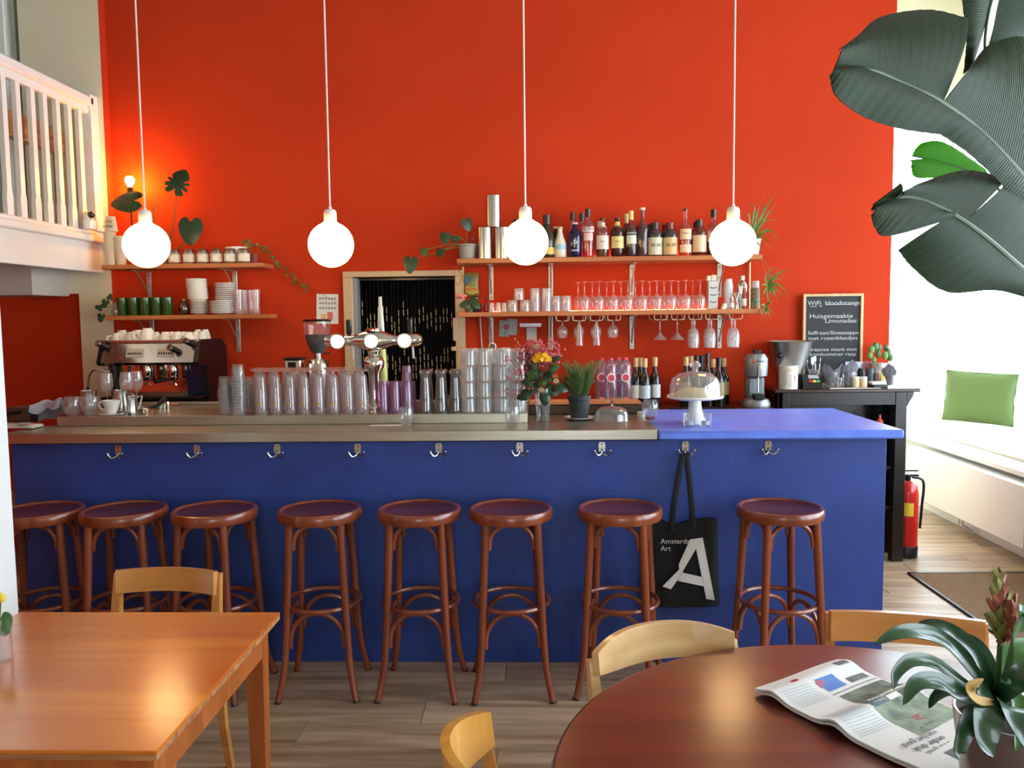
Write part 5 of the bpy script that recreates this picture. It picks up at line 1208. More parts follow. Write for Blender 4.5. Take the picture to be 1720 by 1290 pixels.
# card terminal
t = thing('card_terminal', 'black card payment terminal with a lit screen and coloured keys', 'card terminal', (CX(1364, 5.53), 5.54, CZ+.002)); t.rotation_euler = (0, 0, -.15)
b = MB(); R_ = Matrix(((0, 1, 0, 0), (1, 0, 0, 0), (0, 0, 1, 0), (0, 0, 0, 1)))
b.prism([(-.045, 0), (.06, 0), (.06, .085), (.03, .09), (-.04, .035)], -.06, .06, M=R_); obj('terminal_body', b, M_black, t, smooth=0)
sl2 = lambda u, v: (u, -.04+.07*v-.002, .035+.055*v+.002)
for (u0, u1, v0, v1, c) in ((-.02, .045, .5, .9, (180, 186, 190)), (-.02, 0, .08, .35, (200, 60, 70)), (.004, .024, .08, .35, (220, 200, 90)), (.028, .048, .08, .35, (80, 180, 110))):
    b = MB(); b.add([sl2(u0, v0), sl2(u1, v0), sl2(u1, v1), sl2(u0, v1)], [(0, 1, 2, 3)]); obj('screen' if v0 > .4 else 'key', b, mat('key_colour', c, .4), t, smooth=0)
# napkin glasses
nap = mat('grey_napkin', (112, 108, 118), .85, bump=.2, bscale=90)
def napkin(name, lab, x, Y, s_, rot, fold):
    def f(u, v):
        a = (u-.5)*2.1+rot; rr = .016+.03*v
        return (s_*(rr*math.sin(a)*1.3+fold*.02*v), s_*(-rr*math.cos(a)), s_*(.01+.155*v*(1-.35*abs(2*u-1)**1.2*(1 if v > .5 else .4))+.004*math.sin(u*19)))
    tag(obj(name, MB().slab(f, 14, 8, .0015), nap, loc=(CX(x, Y), Y, CZ+.006), smooth=60), lab, 'napkin')
for x, lab in ((1396, 'beside the cutlery'), (1425, 'beside the small jars')):
    tumbler_thing('napkin_glass', 'clear glass holding grey paper napkins, '+lab, 'glass', x, 5.6, .047, .105)
for k, (x, r_, fo, lb_) in enumerate(((1393, -.5, -.6, 'left-leaning'), (1401, .6, .5, 'upright'))):
    napkin('paper_napkin', 'grey folded napkin %s in the glass beside the cutlery' % ('leaning towards the forks' if k == 0 else 'standing towards the second napkin glass'), x, 5.6+.012*k, .95, r_, fo)
napkin('paper_napkin', 'grey folded napkin in the glass beside the small jars', 1424, 5.6, 1.1, .2, 0)
tumbler_thing('napkin_glass', 'clear glass holding one grey napkin at the window end of the sideboard', 'glass', 1495, 5.56, .035, .085)
napkin('paper_napkin', 'grey folded napkin in the glass at the window end of the sideboard', 1495, 5.56, .95, -.3, -.4)
tumbler_thing('pepper_mill_glass', 'small clear salt shaker between the two napkin glasses', 'shaker', 1410, 5.56, .02, .07)
# jar rack with small jars
t = thing('clear_jar_rack', 'clear plastic box of condiment jars under the chalkboard', 'rack', (CX(1452, 5.68), 5.69, CZ))
hr_ = zat(1452, 608, 5.66)
obj('rack_back', MB().box(-.115, .09, .035, .04, 0, hr_, .001).box(-.115, .09, -.03, .035, 0, .004), M_tray, t)
for k, (x, c) in enumerate(((-.07, (96, 104, 108)), (-.015, (40, 40, 44)), (.045, (90, 120, 130)))):
    tag(obj('spice_jar', MB().lathe([(0, 0), (.024, 0), (.025, .004), (.025, .085), (.02, .095), (.02, .115), (0, .115)], 16), mat('jar_colour', c, .3), loc=(CX(1452, 5.68)+x, 5.69, CZ+.005)), ['grey-lidded', 'black-lidded', 'blue-grey'][k]+' condiment jar standing in the clear box', 'jar')
for k, x in enumerate((1436, 1449)):
    t = thing('sugar_jar', ('small cream jar with a white lid, nearer the napkin glasses', 'small cream jar with a white lid, nearer the potted succulent')[k], 'jar', (CX(x, 5.57), 5.56, CZ), 0, 'small cream jars')
    obj('jar_body', MB().lathe([(0, 0), (.022, 0), (.024, .004), (.024, .05), (.02, .058)], 18), mat('cream_sugar', (216, 190, 150), .6), t); obj('lid', MB().lathe([(.021, .055), (.024, .057), (.024, .075), (0, .077)], 18), M_cer, t)
tag(obj('menu_card', MB().box(-.085, .085, -.02, .02, 0, .004), M_paper, loc=(CX(1415, 5.51)+.0, 5.505, CZ+.0005)), 'white menu card lying before the napkin glasses', 'card')
tag(obj('menu_card', MB().box(-.08, .08, -.02, .02, 0, .003), mat('grey_white_card', (206, 208, 212), .6), loc=(CX(1457, 5.51)+.0, 5.505, CZ+.0005)), 'pale grey card lying before the small cream jars', 'card')
tag(obj('black_tray_box', MB().box(-.045, .045, -.04, .03, 0, .02, .002), M_black, loc=(CX(1480, 5.56)-.01, 5.58, CZ)), 'flat black box under the potted succulent', 'box')
tag(obj('white_box', MB().box(-.045, .04, -.04, .04, 0, .018, .002), M_paper, loc=(CX(1478, 5.56)-.01, 5.585, CZ+.0205)), 'flat white box lying on the black box', 'box')
t = thing('succulent_pot', 'round-leaved succulent in a colourful tin pot near the window', 'potted plant', (CX(1477, 5.7), 5.71, CZ))
hp_ = zat(1477, 610, 5.66)
obj('pot', MB().lathe([(0, 0), (.05, 0), (.052, hp_), (.047, hp_), (.046, hp_-.015), (0, hp_-.015)], 22), mat('painted_tin', (196, 186, 172), .4, var=.7, vscale=22), t)
obj('yellow_patch', MB().box(-.005, .022, -.0535, -.05, .04, .1), mat('yellow_paint', (226, 190, 70), .5), t)
obj('rust_patch', MB().box(-.045, -.02, -.0535-.0, -.035, .0, .09), mat('rust_paint', (130, 70, 40), .6), t)
random.seed(5)
for k, (dx, dz, s_) in enumerate(((-.06, .09, 1), (-.03, .11, 1.1), (.0, .10, .9), (.03, .05, 1), (.055, .07, 1.05), (.075, .035, 1), (-.07, .05, .9), (-.01, .06, .9), (.045, .1, .8), (-.045, .02, .8))):
    b = MB(); b.sphere((dx, (k % 3)*.012-.02, hp_+dz), .026*s_, 12, sx=.8, sy=.3, sz=1.1); obj('leaf', b, M_leafm if k % 3 else M_leafb, t, smooth=80)
# ================= RIGHT BACK BAR ITEMS =================
BZ = 1.0555
def BX(x, Y): return atY(x, 680, Y).x
t = thing('citrus_juicer', 'grey electric juicer with a black top button on the back bar', 'juicer', (BX(1266, 5.5), 5.45, BZ))
zj = lambda y: atY(1266, y, 5.4).z-BZ
gm1 = mat('grey_cast_metal', (134, 138, 142), .35, .5)
obj('base', MB().lathe([(0, 0), (.09, 0), (.094, .02), (.08, .05), (.04, .06), (0, .06)], 28), gm1, t)
obj('column', MB().box(-.06, .06, .0, .075, .05, zj(632), .02), gm1, t)
obj('head', MB().lathe([(0, zj(632)-.005), (.07, zj(632)), (.074, zj(620)), (.074, zj(603)), (.055, zj(595)), (0, zj(594))], 28), gm1, t)
obj('top_button', MB().box(-.018, .022, -.02, .02, zj(597), zj(588), .004), M_black, t)
obj('lever', MB().box(-.012, .012, -.085, -.07, zj(634), zj(612), .004), M_satin, t)
obj('squeezer_shaft', MB().lathe([(0, .1), (.006, .1), (.006, zj(632)), (0, zj(632))], 10, c=(0, -.05, 0)), M_chrome, t)
obj('drip_box', MB().box(-.03, .03, -.09, -.02, .05, .09, .005), M_black, t)
text('SANTOS', .018, M_ink, t, (.016, -.0755, zj(607)-.001)); b = MB(); b.sphere((-.032, -.07, zj(607)), .009, 10, sy=.3); obj('red_badge', b, M_redp, t)
tag(obj('carton_tube', MB().lathe([(0, 0), (.03, 0), (.03, .2), (0, .205)], 20), mat('beige_tube', (196, 172, 150), .6), loc=(BX(1293, 5.55)-.0, 5.6, BZ)), 'beige tube standing between the juicer and the sideboard', 'tube')
bpy.data.objects['carton_tube'].location.x = 1.44
gr = 'wine bottles on the back bar'
dk = sol((20, 16, 18), .1)
for i, (x, yt, Y, lc, nm) in enumerate(((1068, 601, 5.44, (222, 216, 206), 'dark wine bottle with a cream label next to the big water bottles'), (1076, 601, 5.56, None, 'dark wine bottle at the rear next to the big water bottles'), (1083, 602, 5.42, (190, 208, 218), 'dark wine bottle with a pale blue and white label'), (1100, 600, 5.46, (206, 206, 206), 'dark wine bottle nearest the cake stand'))):
    bottle(nm, x, yt, 19, Y, dk, 'wine', (206, 168, 120), .18, lc, None, zb=BZ, ybase=680, name='wine_bottle', group=gr, labz=(.2, .46))
for i, (x, yt, capc, nm) in enumerate(((1152, 599, (206, 168, 110), 'first dark wine bottle behind the glass dome, gold cap'), (1160, 598, (206, 168, 110), 'second dark wine bottle behind the glass dome, gold cap'), (1170, 597, (18, 18, 20), 'first black-capped wine bottle behind the glass dome'), (1178, 597, (18, 18, 20), 'second black-capped wine bottle behind the glass dome'), (1188, 593, (16, 16, 18), 'tall black bottle with a stopper behind the glass dome'), (1197, 603, (206, 168, 110), 'gold-capped wine bottle beside the tall black bottle'), (1207, 600, (30, 26, 24), 'dark wine bottle with a wax stopper near the juicer'), (1215, 602, (206, 168, 110), 'gold-capped wine bottle nearest the juicer'))):
    bottle(nm, x, yt, 19, (5.46, 5.6, 5.46, 5.62, 5.44, 5.58, 5.44, 5.6)[i], dk, 'wine', capc, .18, (150, 130, 90) if i in (0, 6, 7) else None, None, zb=BZ, ybase=680, name='wine_bottle', group=gr, labz=(.22, .5))
t = tag(obj('round_tray', MB().lathe([(0, 0), (.2, 0), (.22, .018), (.215, .018), (.19, .004), (0, .004)], 32), M_black, loc=(BX(1178, 5.3), 5.22, BZ)), 'round black tray lying before the wine bottles', 'tray')
t.scale = (1, .35, 1)
pw = mat('pink_white_badge', (240, 220, 222), .5); pk2 = mat('pink_badge', (214, 70, 90), .5)
for i, (x, Y, hp) in enumerate(((1010, 5.5, 602), (1026, 5.42, 602), (1038, 5.52, 601), (1050, 5.42, 601))):
    t = thing('water_bottle', '%s large clear plastic bottle from the rosemary, behind the wooden board' % ORD[i], 'bottle', (BX(x, Y), Y, BZ), 0, 'large clear plastic bottles')
    h = atY(x, hp, Y).z-BZ
    obj('bottle_body', MB().lathe([(0, 0), (.04, 0), (.043, .01), (.043, h*.8), (.036, h*.9), (.016, h*.97), (.016, h)], 20), M_tray, t)
    obj('cap', MB().lathe([(.0, h-.012), (.018, h-.012), (.018, h+.003), (0, h+.003)], 14), pk2, t)
    for zz_, q_ in ((h*.62, .03), (h*.16, .024)):
        b = MB(); b.sphere((.0, -.043, zz_), q_, 16, sy=.06); o = obj('round_badge', b, pk2 if q_ < .03 else pw, t)
        b = MB(); b.sphere((.0, -.0455, zz_), q_*.72, 16, sy=.04); obj('badge_centre', b, pw if q_ < .03 else pk2, o)
# till screen behind the tumblers
t = thing('till_screen', 'black till screen behind the stacked tumblers', 'till', (BX(862, 5.35), 5.35, BZ))
obj('screen_body', MB().box(-.16, .16, -.015, .02, .12, atY(860, 592, 5.35).z-BZ, .005), M_black, t); obj('stand', MB().box(-.05, .05, -.01, .05, 0, .13, .004).box(-.09, .09, -.06, .08, 0, .012, .003), M_black, t)
p = atY(827, 582, 5.5)
t = thing('round_timer', 'small round dial with a pale rim above the till screen', 'timer', (p.x, 5.52, p.z)); Rx = Matrix.Rotation(PI/2, 4, 'X')
obj('rim', MB().lathe([(0, 0), (.024, 0), (.026, .01), (.02, .014)], 22, M=Rx), M_cer, t); obj('dial', MB().lathe([(0, .008), (.02, .008), (.02, .012), (0, .012)], 22, M=Rx), mat('brown_dial', (110, 84, 66), .5), t); obj('post', MB().tube([(0, 0, -.02), (0, 0, BZ-p.z)], .006, 6), M_dkmetal, t)
tag(obj('pink_tin', MB().box(-.035, .035, -.03, .03, 0, .03, .008), mat('pink_tin_colour', (214, 160, 150), .4), loc=(atY(849, 584, 5.35).x, 5.353, atY(860, 592, 5.35).z+.001)), 'small pink tin lying on the till screen', 'tin')
# ================= WOODEN BOARD ON STEEL =================
t = thing('serving_board', 'thick wooden box board lying on the steel bar behind the rosemary', 'board')
b0 = atY(890, 700, 4.45).x; b1 = atY(1079, 700, 4.45).x
obj('board_body', MB().box(b0, b1, 4.45, 4.78-.08, SZ, SZ+.052, .004), M_brownbox, t)
obj('board_top', MB().box(b0-.003, b1+.003, 4.446, 4.704, SZ+.052, SZ+.058, .002), M_board, t)
b = MB()
for k in range(48):
    p = Vector((b0+.01+.0062*k*1.5, 4.53+.012*math.sin(k*.2), SZ+.061)); b.sphere(tuple(p), .0032, 6)
tag(obj('bead_string', b, mat('brass_beads', (212, 190, 140), .25, .9)), 'thin string of metal beads lying on the wooden board', 'bead string')
# dome on steel
t = thing('small_cloche', 'low clear glass bell cover with a round knob on the steel bar', 'glass cover', (atZ(1027, 706, 1.13).x, 4.17, SZ))
dome = lambda R, H: [(R*1.02, 0), (R, .004), (R*.99, H*.45), (R*.9, H*.72), (R*.66, H*.9), (R*.3, H*.985), (0, H)]
obj('bell', MB().lathe(dome(.085, .073)+[(0, .0705), (.056, .063), (.0745, .05), (.082, .03), (.083, .004), (.085, 0)], 32), M_glass, t)
obj('knob', MB().lathe([(.008, .072), (.007, .082), (.018, .09), (.021, .103), (.014, .115), (0, .118)], 18), glass('amber_knob_glass', (230, 206, 186), .5, .12, haze=.08, hazec=(190, 140, 110)), t)
tag(obj('candle_cup', MB().lathe([(0, 0), (.02, 0), (.022, .028), (.018, .028), (0, .02)], 18), M_cer, loc=(atY(1077, 704, 4.3).x, 4.3, SZ)), 'tiny white cup at the corner of the wooden board', 'cup')
# cake stand
UZ = 1.122
cxk = atZ(1161, 706, UZ).x
t = thing('cake_stand', 'white ceramic cake stand on the blue worktop', 'cake stand', (cxk, 4.12, UZ)); zk = atY(1161, 668, 4.12).z-UZ
obj('foot', MB().lathe([(0, 0), (.062, 0), (.06, .006), (.045, .03), (.033, zk*.6), (.03, zk-.012), (.04, zk-.006), (0, zk-.006)], 32), M_cer, t)
obj('plate', MB().lathe([(0, zk-.008), (.1, zk-.008), (.137, zk), (.14, zk+.006), (.136, zk+.012), (.13, zk+.004), (0, zk)], 48), M_cer, t)
t = thing('cake_dome', 'large clear glass dome with a ball knob on the cake stand', 'glass dome', (cxk, 4.12, UZ+zk+.005)); hd = atY(1161, 625, 4.12).z-UZ-zk
obj('dome_body', MB().lathe(dome(.124, hd)+[(0, hd-.003), (.08, hd*.87), (.108, hd*.7), (.12, hd*.44), (.121, .004), (.124, 0)], 40), M_glass, t)
obj('knob', MB().lathe([(.012, hd-.002), (.01, hd+.01), (.026, hd+.022), (.028, hd+.036), (.016, hd+.048), (0, hd+.051)], 20), M_glassT, t)
b = MB(); b.lathe([(0, .0), (.1, .0), (.104, .01), (.09, .03), (.05, .045), (0, .05)], 32)
tag(obj('sponge_cake', b, mat('cream_cake', (234, 218, 180), .8, bump=.3, bscale=60), loc=(cxk, 4.12, UZ+zk+.002)), 'flat cream coloured cake under the glass dome', 'cake')
for k, (x, y_) in enumerate(((1157, 4.0), (1184, 4.0))):
    t = thing('tealight_glass', ('small glass tealight holder directly below the cake stand', 'small glass tealight holder beside the cake stand foot')[k], 'candle holder', (atY(x, 706, y_).x, 3.985, UZ+.0003), 0, 'glass tealight holders')
    obj('glass_cup', MB().lathe(wall([(0, 0), (.026, 0), (.028, .004), (.0305, .062)], .003), 20), M_glass, t); obj('candle', MB().lathe([(0, .008), (.019, .008), (.019, .026), (0, .026)], 16), M_cer, t)
# ================= PLANTS =================
def blade(b, base, tip, w_, sag=0, up=.0, n=8, side=None, fold=.15, th=.0006, mi=0, wpow=1):
    """a leaf strip from base to tip, widest in the middle"""
    B0, T0 = Vector(base), Vector(tip); d = T0-B0
    sd = Vector(side).normalized() if side else d.cross(Vector((0, .3, 1))).normalized()
    def f(u, v):
        c = B0+d*u+Vector((0, 0, up*math.sin(PI*u)-sag*u*u))
        ww = w_*(math.sin(PI*min(1, .06+.94*u)**.75)**wpow)
        return c+sd*ww*(v-.5)+Vector((0, 0, -fold*ww*abs(2*v-1)))
    b.slab(f, n, 2, th, mi); return b
def heart(b, c, r_, nrm, updir, notch=(), cup=.12, th=.0008):
    """heart-shaped leaf with optional slits: c = stalk point, updir = towards the leaf tip"""
    N_ = Vector(nrm).normalized(); U_ = Vector(updir); U_ = (U_-N_*U_.dot(N_)).normalized(); S_ = N_.cross(U_)
    def rad(a):
        q = abs(a)/PI
        r0 = r_*(1.0-.12*q+.06*math.cos(3*a)) * (1-.62*math.exp(-((1-q)/.09)**2))*(1+.12*math.exp(-(q/.10)**2))
        return r0
    def f(u, v):
        a = -PI+2*PI*u; cut = 1
        for (na, nd, nw) in notch:
            cut = min(cut, 1-nd*math.exp(-((a-na)/nw)**2))
        rr = rad(a)*v*cut
        return Vector(c)+U_*(rr*math.cos(a)+r_*.55)+S_*(rr*math.sin(a)*.86)-N_*(cup*rr*rr/r_)
    b.slab(f, 56, 5, th); return b
# --- monstera on the jar shelf
mp = atY(276, 445, 5.6)
t = thing('monstera_plant', 'potted monstera with split leaves on the jar shelf', 'potted plant', (mp.x, 5.66, LU))
obj('pot', MB().lathe([(0, 0), (.05, 0), (.062, .105), (.066, .11), (.06, .11), (.058, .1), (0, .1)], 24), mat('brown_pot', (110, 84, 64), .6), t)
obj('soil', MB().lathe([(0, .102), (.057, .1), (.057, .095), (0, .095)], 20), M_soil, t)
L0 = t.location.copy()
def rel(x, y, Y): return atY(x, y, Y)-L0
mm = M_leaf
for (sx_, sy_, Y, r_, n_, u_, nt_) in ((292, 318, 5.6, .1, (.15, -1, .25), (.45, 0, 1), [(-1.0, .55, .07), (-1.5, .6, .07), (-2.0, .55, .07), (1.1, .45, .06), (1.6, .5, .06), (2.1, .45, .06)]), (320, 372, 5.55, .098, (.15, -1, .1), (-.05, 0, -1), []), (229, 336, 5.5, .11, (0, -.9, .55), (-1, -.1, -.05), [])):
    st_ = rel(sx_, sy_, Y); b = MB(); b.tube(bez([(0, 0, .1), (st_.x*.35, 0, st_.z*.4), (st_.x*.85, (Y-5.6)*.8, st_.z*.85), tuple(st_)], 6), .004, 6); s__ = obj('stem', b, M_stem, t)
    b = MB(); cc = st_-Vector(u_).normalized()*r_*.1; heart(b, cc, r_, n_, u_, nt_); obj('leaf', b, mm, t, smooth=60)
b = MB(); b.tube(bez([(0, 0, .1), tuple(rel(262, 380, 5.6)), tuple(rel(258, 352, 5.6)), tuple(rel(266, 343, 5.6))], 6), [.004]*19, 6); obj('young_stem', b, M_stem, t)
# --- trailing ivy
ip = atY(424, 445, 5.62)
t = thing('trailing_ivy', 'ivy trailing from the jar shelf down the red wall to the poster', 'potted plant', (ip.x, 5.64, LU))
obj('pot', MB().lathe([(0, 0), (.032, 0), (.038, .07), (.034, .07), (.033, .06), (0, .06)], 20), mat('red_clay_pot', (132, 50, 34), .6), t)
L0 = t.location.copy()
vine = bez([tuple(rel(x, y, Y)) for x, y, Y in ((424, 425, 5.62), (410, 408, 5.6), (432, 412, 5.66), (455, 428, 5.7), (478, 452, 5.74), (500, 474, 5.76), (520, 490, 5.77))], 10)
b = MB(); b.tube(vine, .0022, 5); b.tube(bez([tuple(rel(x, y, 5.775)) for x, y in ((500, 468), (530, 488), (560, 505), (567, 512))], 4), .0012, 4); obj('vine', b, M_stem, t)
random.seed(21)
for k in range(44):
    p = vine[min(len(vine)-1, 4+int(k*1.25))]; a = random.uniform(0, 6.3); s_ = random.uniform(.018, .028)*(1 if k < 26 else .9)
    q = Vector(p)+Vector((math.cos(a)*.014, -.008-random.random()*.02, math.sin(a)*.016)); b = MB(); n_ = Vector((random.uniform(-.6, .6), -1, random.uniform(-.2, .8))).normalized()
    U_ = Vector((math.cos(a), 0, math.sin(a)-.4)); U_ = (U_-n_*U_.dot(n_)).normalized(); S_ = n_.cross(U_)
    pts = [(0, -.2), (.5, -.25), (.42, .1), (.8, .35), (.3, .5), (0, 1), (-.3, .5), (-.8, .35), (-.42, .1), (-.5, -.25)]
    V = [q+(S_*x_+U_*y_)*s_*.8 for x_, y_ in pts]; V2 = [v-n_*.0006 for v in V]
    b.add([tuple(v) for v in V+V2], [tuple(range(10)), tuple(range(19, 9, -1))]+[(i, (i+1) % 10, (i+1) % 10+10, i+10) for i in range(10)])
    obj('leaf', b, M_leafm if k % 4 else M_leafb, t, smooth=0)
# --- ivy cutting in a small vase on the crockery shelf
t = thing('ivy_vase', 'small glass vase with dark ivy leaves at the pier end of the shelf', 'vase', (atY(190, 535, 5.52).x+.02, 5.52, LL)); L0 = t.location.copy()
obj('glass_body', MB().lathe(wall([(0, 0), (.02, 0), (.03, .02), (.028, .045), (.012, .065), (.014, .085)], .0015), 18), M_glass, t)
for (x, y, r_, u_) in ((177, 508, .04, (-.3, 0, -1)), (168, 517, .035, (-1, 0, .2)), (170, 532, .04, (-.2, 0, -1)), (184, 500, .03, (.3, 0, 1))):
    p = rel(x, y, 5.5); b = MB(); b.tube(bez([(0, 0, .05), (p.x*.4, -.01, max(.06, p.z*.8)), tuple(p)], 5), .0016, 5); obj('stem', b, M_stem, t)
    b = MB(); heart(b, p-Vector(u_).normalized()*r_*.4, r_*.8, (.2, -1, .15), u_, [(-1.2, .3, .2), (1.2, .3, .2)]); obj('leaf', b, M_leaf, t, smooth=60)
# --- potted plant by the canisters
t = thing('pothos_plant', 'grey pot with long-stalked green leaves at the doorway end of the shelf', 'potted plant', (atY(785, 437, 5.57).x, 5.57, RU)); L0 = t.location.copy()
obj('pot', MB().lathe([(0, 0), (.05, 0), (.058, .085), (.064, .088), (.064, .1), (.056, .1), (.054, .09), (0, .09)], 24), M_terr, t); obj('soil', MB().lathe([(0, .092), (.055, .09), (.055, .086), (0, .086)], 18), M_soil, t)
for (x, y, Y, r_, n_, u_) in ((783, 372, 5.56, .06, (.5, -1, .1), (.45, 0, -1)), (748, 395, 5.5, .055, (.2, -1, .25), (-.1, 0, -1)), (741, 421, 5.46, .045, (0, -1, .5), (-.2, 0, -1)), (712, 420, 5.45, .04, (-.2, -1, .2), (.2, 0, -1)), (690, 438, 5.43, .075, (.1, -1, .1), (-.12, 0, -1)), (762, 402, 5.5, .04, (.2, -1, .4), (.6, 0, .3))):
    p = rel(x, y, Y); b = MB(); b.tube(bez([(0, 0, .09), (p.x*.35, (Y-5.57)*.5, p.z*.5+.07), tuple(p)], 7), .0025, 6); obj('stem', b, M_stem, t)
    b = MB(); heart(b, p-Vector(u_).normalized()*r_*.25, r_*.8, n_, u_, [], .1); l_ = obj('leaf', b, M_leaf if x != 712 else M_leafm, t, smooth=60)
b = MB(); b.tube(bez([tuple(rel(x, y, 5.46)) for x, y in ((775, 432), (768, 452), (776, 462), (770, 480), (765, 470), (763, 452))], 6), .0015, 5); obj('root', b, mat('brown_root', (120, 84, 50), .7), t)
tag(obj('clear_flask', MB().lathe(wall([(0, 0), (.03, 0), (.034, .01), (.034, .1), (.014, .13), (.016, .155)], .0015), 18), gm((236, 200, 196)), loc=(atY(795, 436, 5.68).x, 5.7, RU)), 'clear glass flask behind the grey plant pot', 'bottle')
# --- rose in dark vase on the lower shelf
t = thing('rose_vase', 'pink rose with dark leaves in a small glass vase on the long shelf', 'vase', (LX(797, 5.54)+.01, 5.56, RL)); L0 = t.location.copy()
obj('glass_body', MB().lathe(wall([(0, 0), (.03, 0), (.04, .03), (.036, .055), (.014, .075), (.013, .1), (.02, .108)], .0018), 20), glass('smoky_glass', (120, 116, 124), .5, .1, haze=.1, hazec=(60, 60, 66)), t)
b = MB()
for k in range(14):
    a = k*2.4; r_ = .006+.0018*k; c = rel(774, 498, 5.52)+Vector((r_*math.cos(a), r_*math.sin(a)*.8, .004*math.cos(k))); b.sphere(tuple(c), .013, 8, sx=.9, sy=.5, sz=.9)
obj('flower', b, mat('pink_petal', (226, 130, 126), .7), t)
for (x, y, r_, u_) in ((782, 512, .052, (-1, 0, -.2)), (795, 505, .05, (.3, 0, 1)), (800, 512, .045, (.6, 0, -.6)), (789, 520, .04, (-.2, 0, -1))):
    p = rel(x, y, 5.52); b = MB(); heart(b, p-Vector(u_).normalized()*r_*.5, r_*.75, (.2, -1, .3), u_); obj('leaf', b, M_leaf, t, smooth=60)
tag(obj('small_decanter', MB().lathe(wall([(0, 0), (.02, 0), (.03, .015), (.024, .05), (.01, .07), (.012, .09), (.022, .1)], .0015), 16), gm((240, 170, 160)), loc=(LX(816, 5.6), 5.62, RL)), 'small clear decanter glinting beside the rose vase', 'decanter')
# --- spider plant
def spider(t, L0, origin, tips, w_, m, Y):
    o_ = rel(*origin, Y)
    for i, (mx, my, x, y) in enumerate(tips):
        P_ = bez([tuple(o_), tuple(rel(mx, my, Y-.03)), tuple(rel(x, y, Y-.05+.02*(i % 3)))], 6); n = len(P_)-1
        def f(u, v, P_=P_):
            k = min(n-1, int(u*n)); fr = u*n-k; c = P_[k]*(1-fr)+P_[k+1]*fr; d = (P_[k+1]-P_[k]).normalized(); sd = d.cross(Vector((.2, -1, .3))).normalized()
            return c+sd*w_*(v-.5)*(1-u**2.2*.92)*(.6+.4*math.sin(PI*min(1, u*1.4)))+Vector((0, -1, 0))*w_*.2*abs(2*v-1)
        b = MB(); b.slab(f, n, 2, .0005); obj('leaf', b, m if i % 3 else M_leafb, t, smooth=60)
t = thing('spider_plant', 'spider plant in a pale pot at the end of the bottle shelf', 'potted plant', (atY(1262, 430, 5.6).x, 5.6, RU)); L0 = t.location.copy()
obj('pot', MB().lathe([(0, 0), (.045, 0), (.06, .1), (.065, .11), (.058, .11), (.056, .1), (0, .1)], 24), mat('cream_pot', (214, 206, 196), .5), t); obj('soil', MB().lathe([(0, .102), (.056, .1), (.056, .094), (0, .094)], 18), M_soil, t)
spider(t, L0, (1262, 404), [(1272, 360, 1284, 325), (1285, 350, 1306, 322), (1290, 360, 1306, 340), (1268, 350, 1255, 345), (1258, 360, 1252, 372), (1285, 372, 1308, 370), (1282, 392, 1300, 420), (1290, 385, 1309, 410), (1278, 400, 1296, 422), (1275, 395, 1288, 412), (1290, 388, 1310, 404), (1270, 372, 1276, 350), (1285, 355, 1296, 335), (1274, 410, 1284, 430), (1266, 360, 1262, 352)], .013, M_leafb, 5.56)
t2 = thing('hanging_plantlet', 'spider plant offshoot hanging on runners beside the shelf end', 'plant', tuple(atY(1282, 450, 5.5))); L0 = t2.location.copy()
b = MB()
for pts in (((1272, 430), (1278, 438), (1284, 452), (1290, 475)), ((1275, 428), (1290, 450), (1292, 490), (1288, 515)), ((1288, 470), (1298, 450), (1312, 455), (1318, 470))): b.tube(bez([tuple(rel(x, y, 5.5)) for x, y in pts], 6), .0014, 5)
obj('runner', b, M_stem, t2)
spider(t2, L0, (1290, 482), [(1295, 462, 1300, 450), (1300, 465, 1308, 455), (1286, 465, 1296, 448), (1308, 480, 1328, 494), (1306, 476, 1326, 500), (1300, 490, 1306, 510), (1284, 490, 1278, 505), (1282, 478, 1274, 490), (1300, 470, 1318, 468), (1306, 488, 1322, 505), (1310, 458, 1328, 455), (1290, 500, 1296, 515), (1296, 490, 1300, 500)], .014, M_leafb, 5.48)
spider(t2, L0, (1286, 514), [(1282, 522, 1277, 541), (1292, 520, 1302, 530), (1290, 525, 1296, 534), (1280, 512, 1276, 524), (1292, 508, 1300, 505), (1286, 526, 1288, 536)], .013, M_leafb, 5.48)
# --- rosemary pot
rx_, ry_ = atZ(972, 701, 1.135).x, 4.2
t = tag(obj('saucer_plate', MB().lathe([(0, 0), (.045, 0), (.075, .014), (.076, .017), (.045, .005), (0, .005)], 32), M_cer, loc=(rx_, ry_, SZ)), 'white saucer under the black rosemary pot', 'saucer')
t = thing('rosemary_pot', 'bushy rosemary in a black plastic pot on the steel bar', 'potted plant', (rx_, ry_, SZ+.0055)); hp = atY(972, 664, ry_).z-SZ-.0055
obj('pot', MB().lathe([(0, 0), (.044, 0), (.054, hp*.8), (.0585, hp*.82), (.06, hp), (.056, hp), (.054, hp-.01), (0, hp-.01)], 32), mat('charcoal_pot', (44, 50, 54), .5), t)
obj('soil', MB().lathe([(0, hp-.008), (.055, hp-.011), (.055, hp-.016), (0, hp-.016)], 20), M_soil, t)
random.seed(3); b = MB(); b2 = MB()
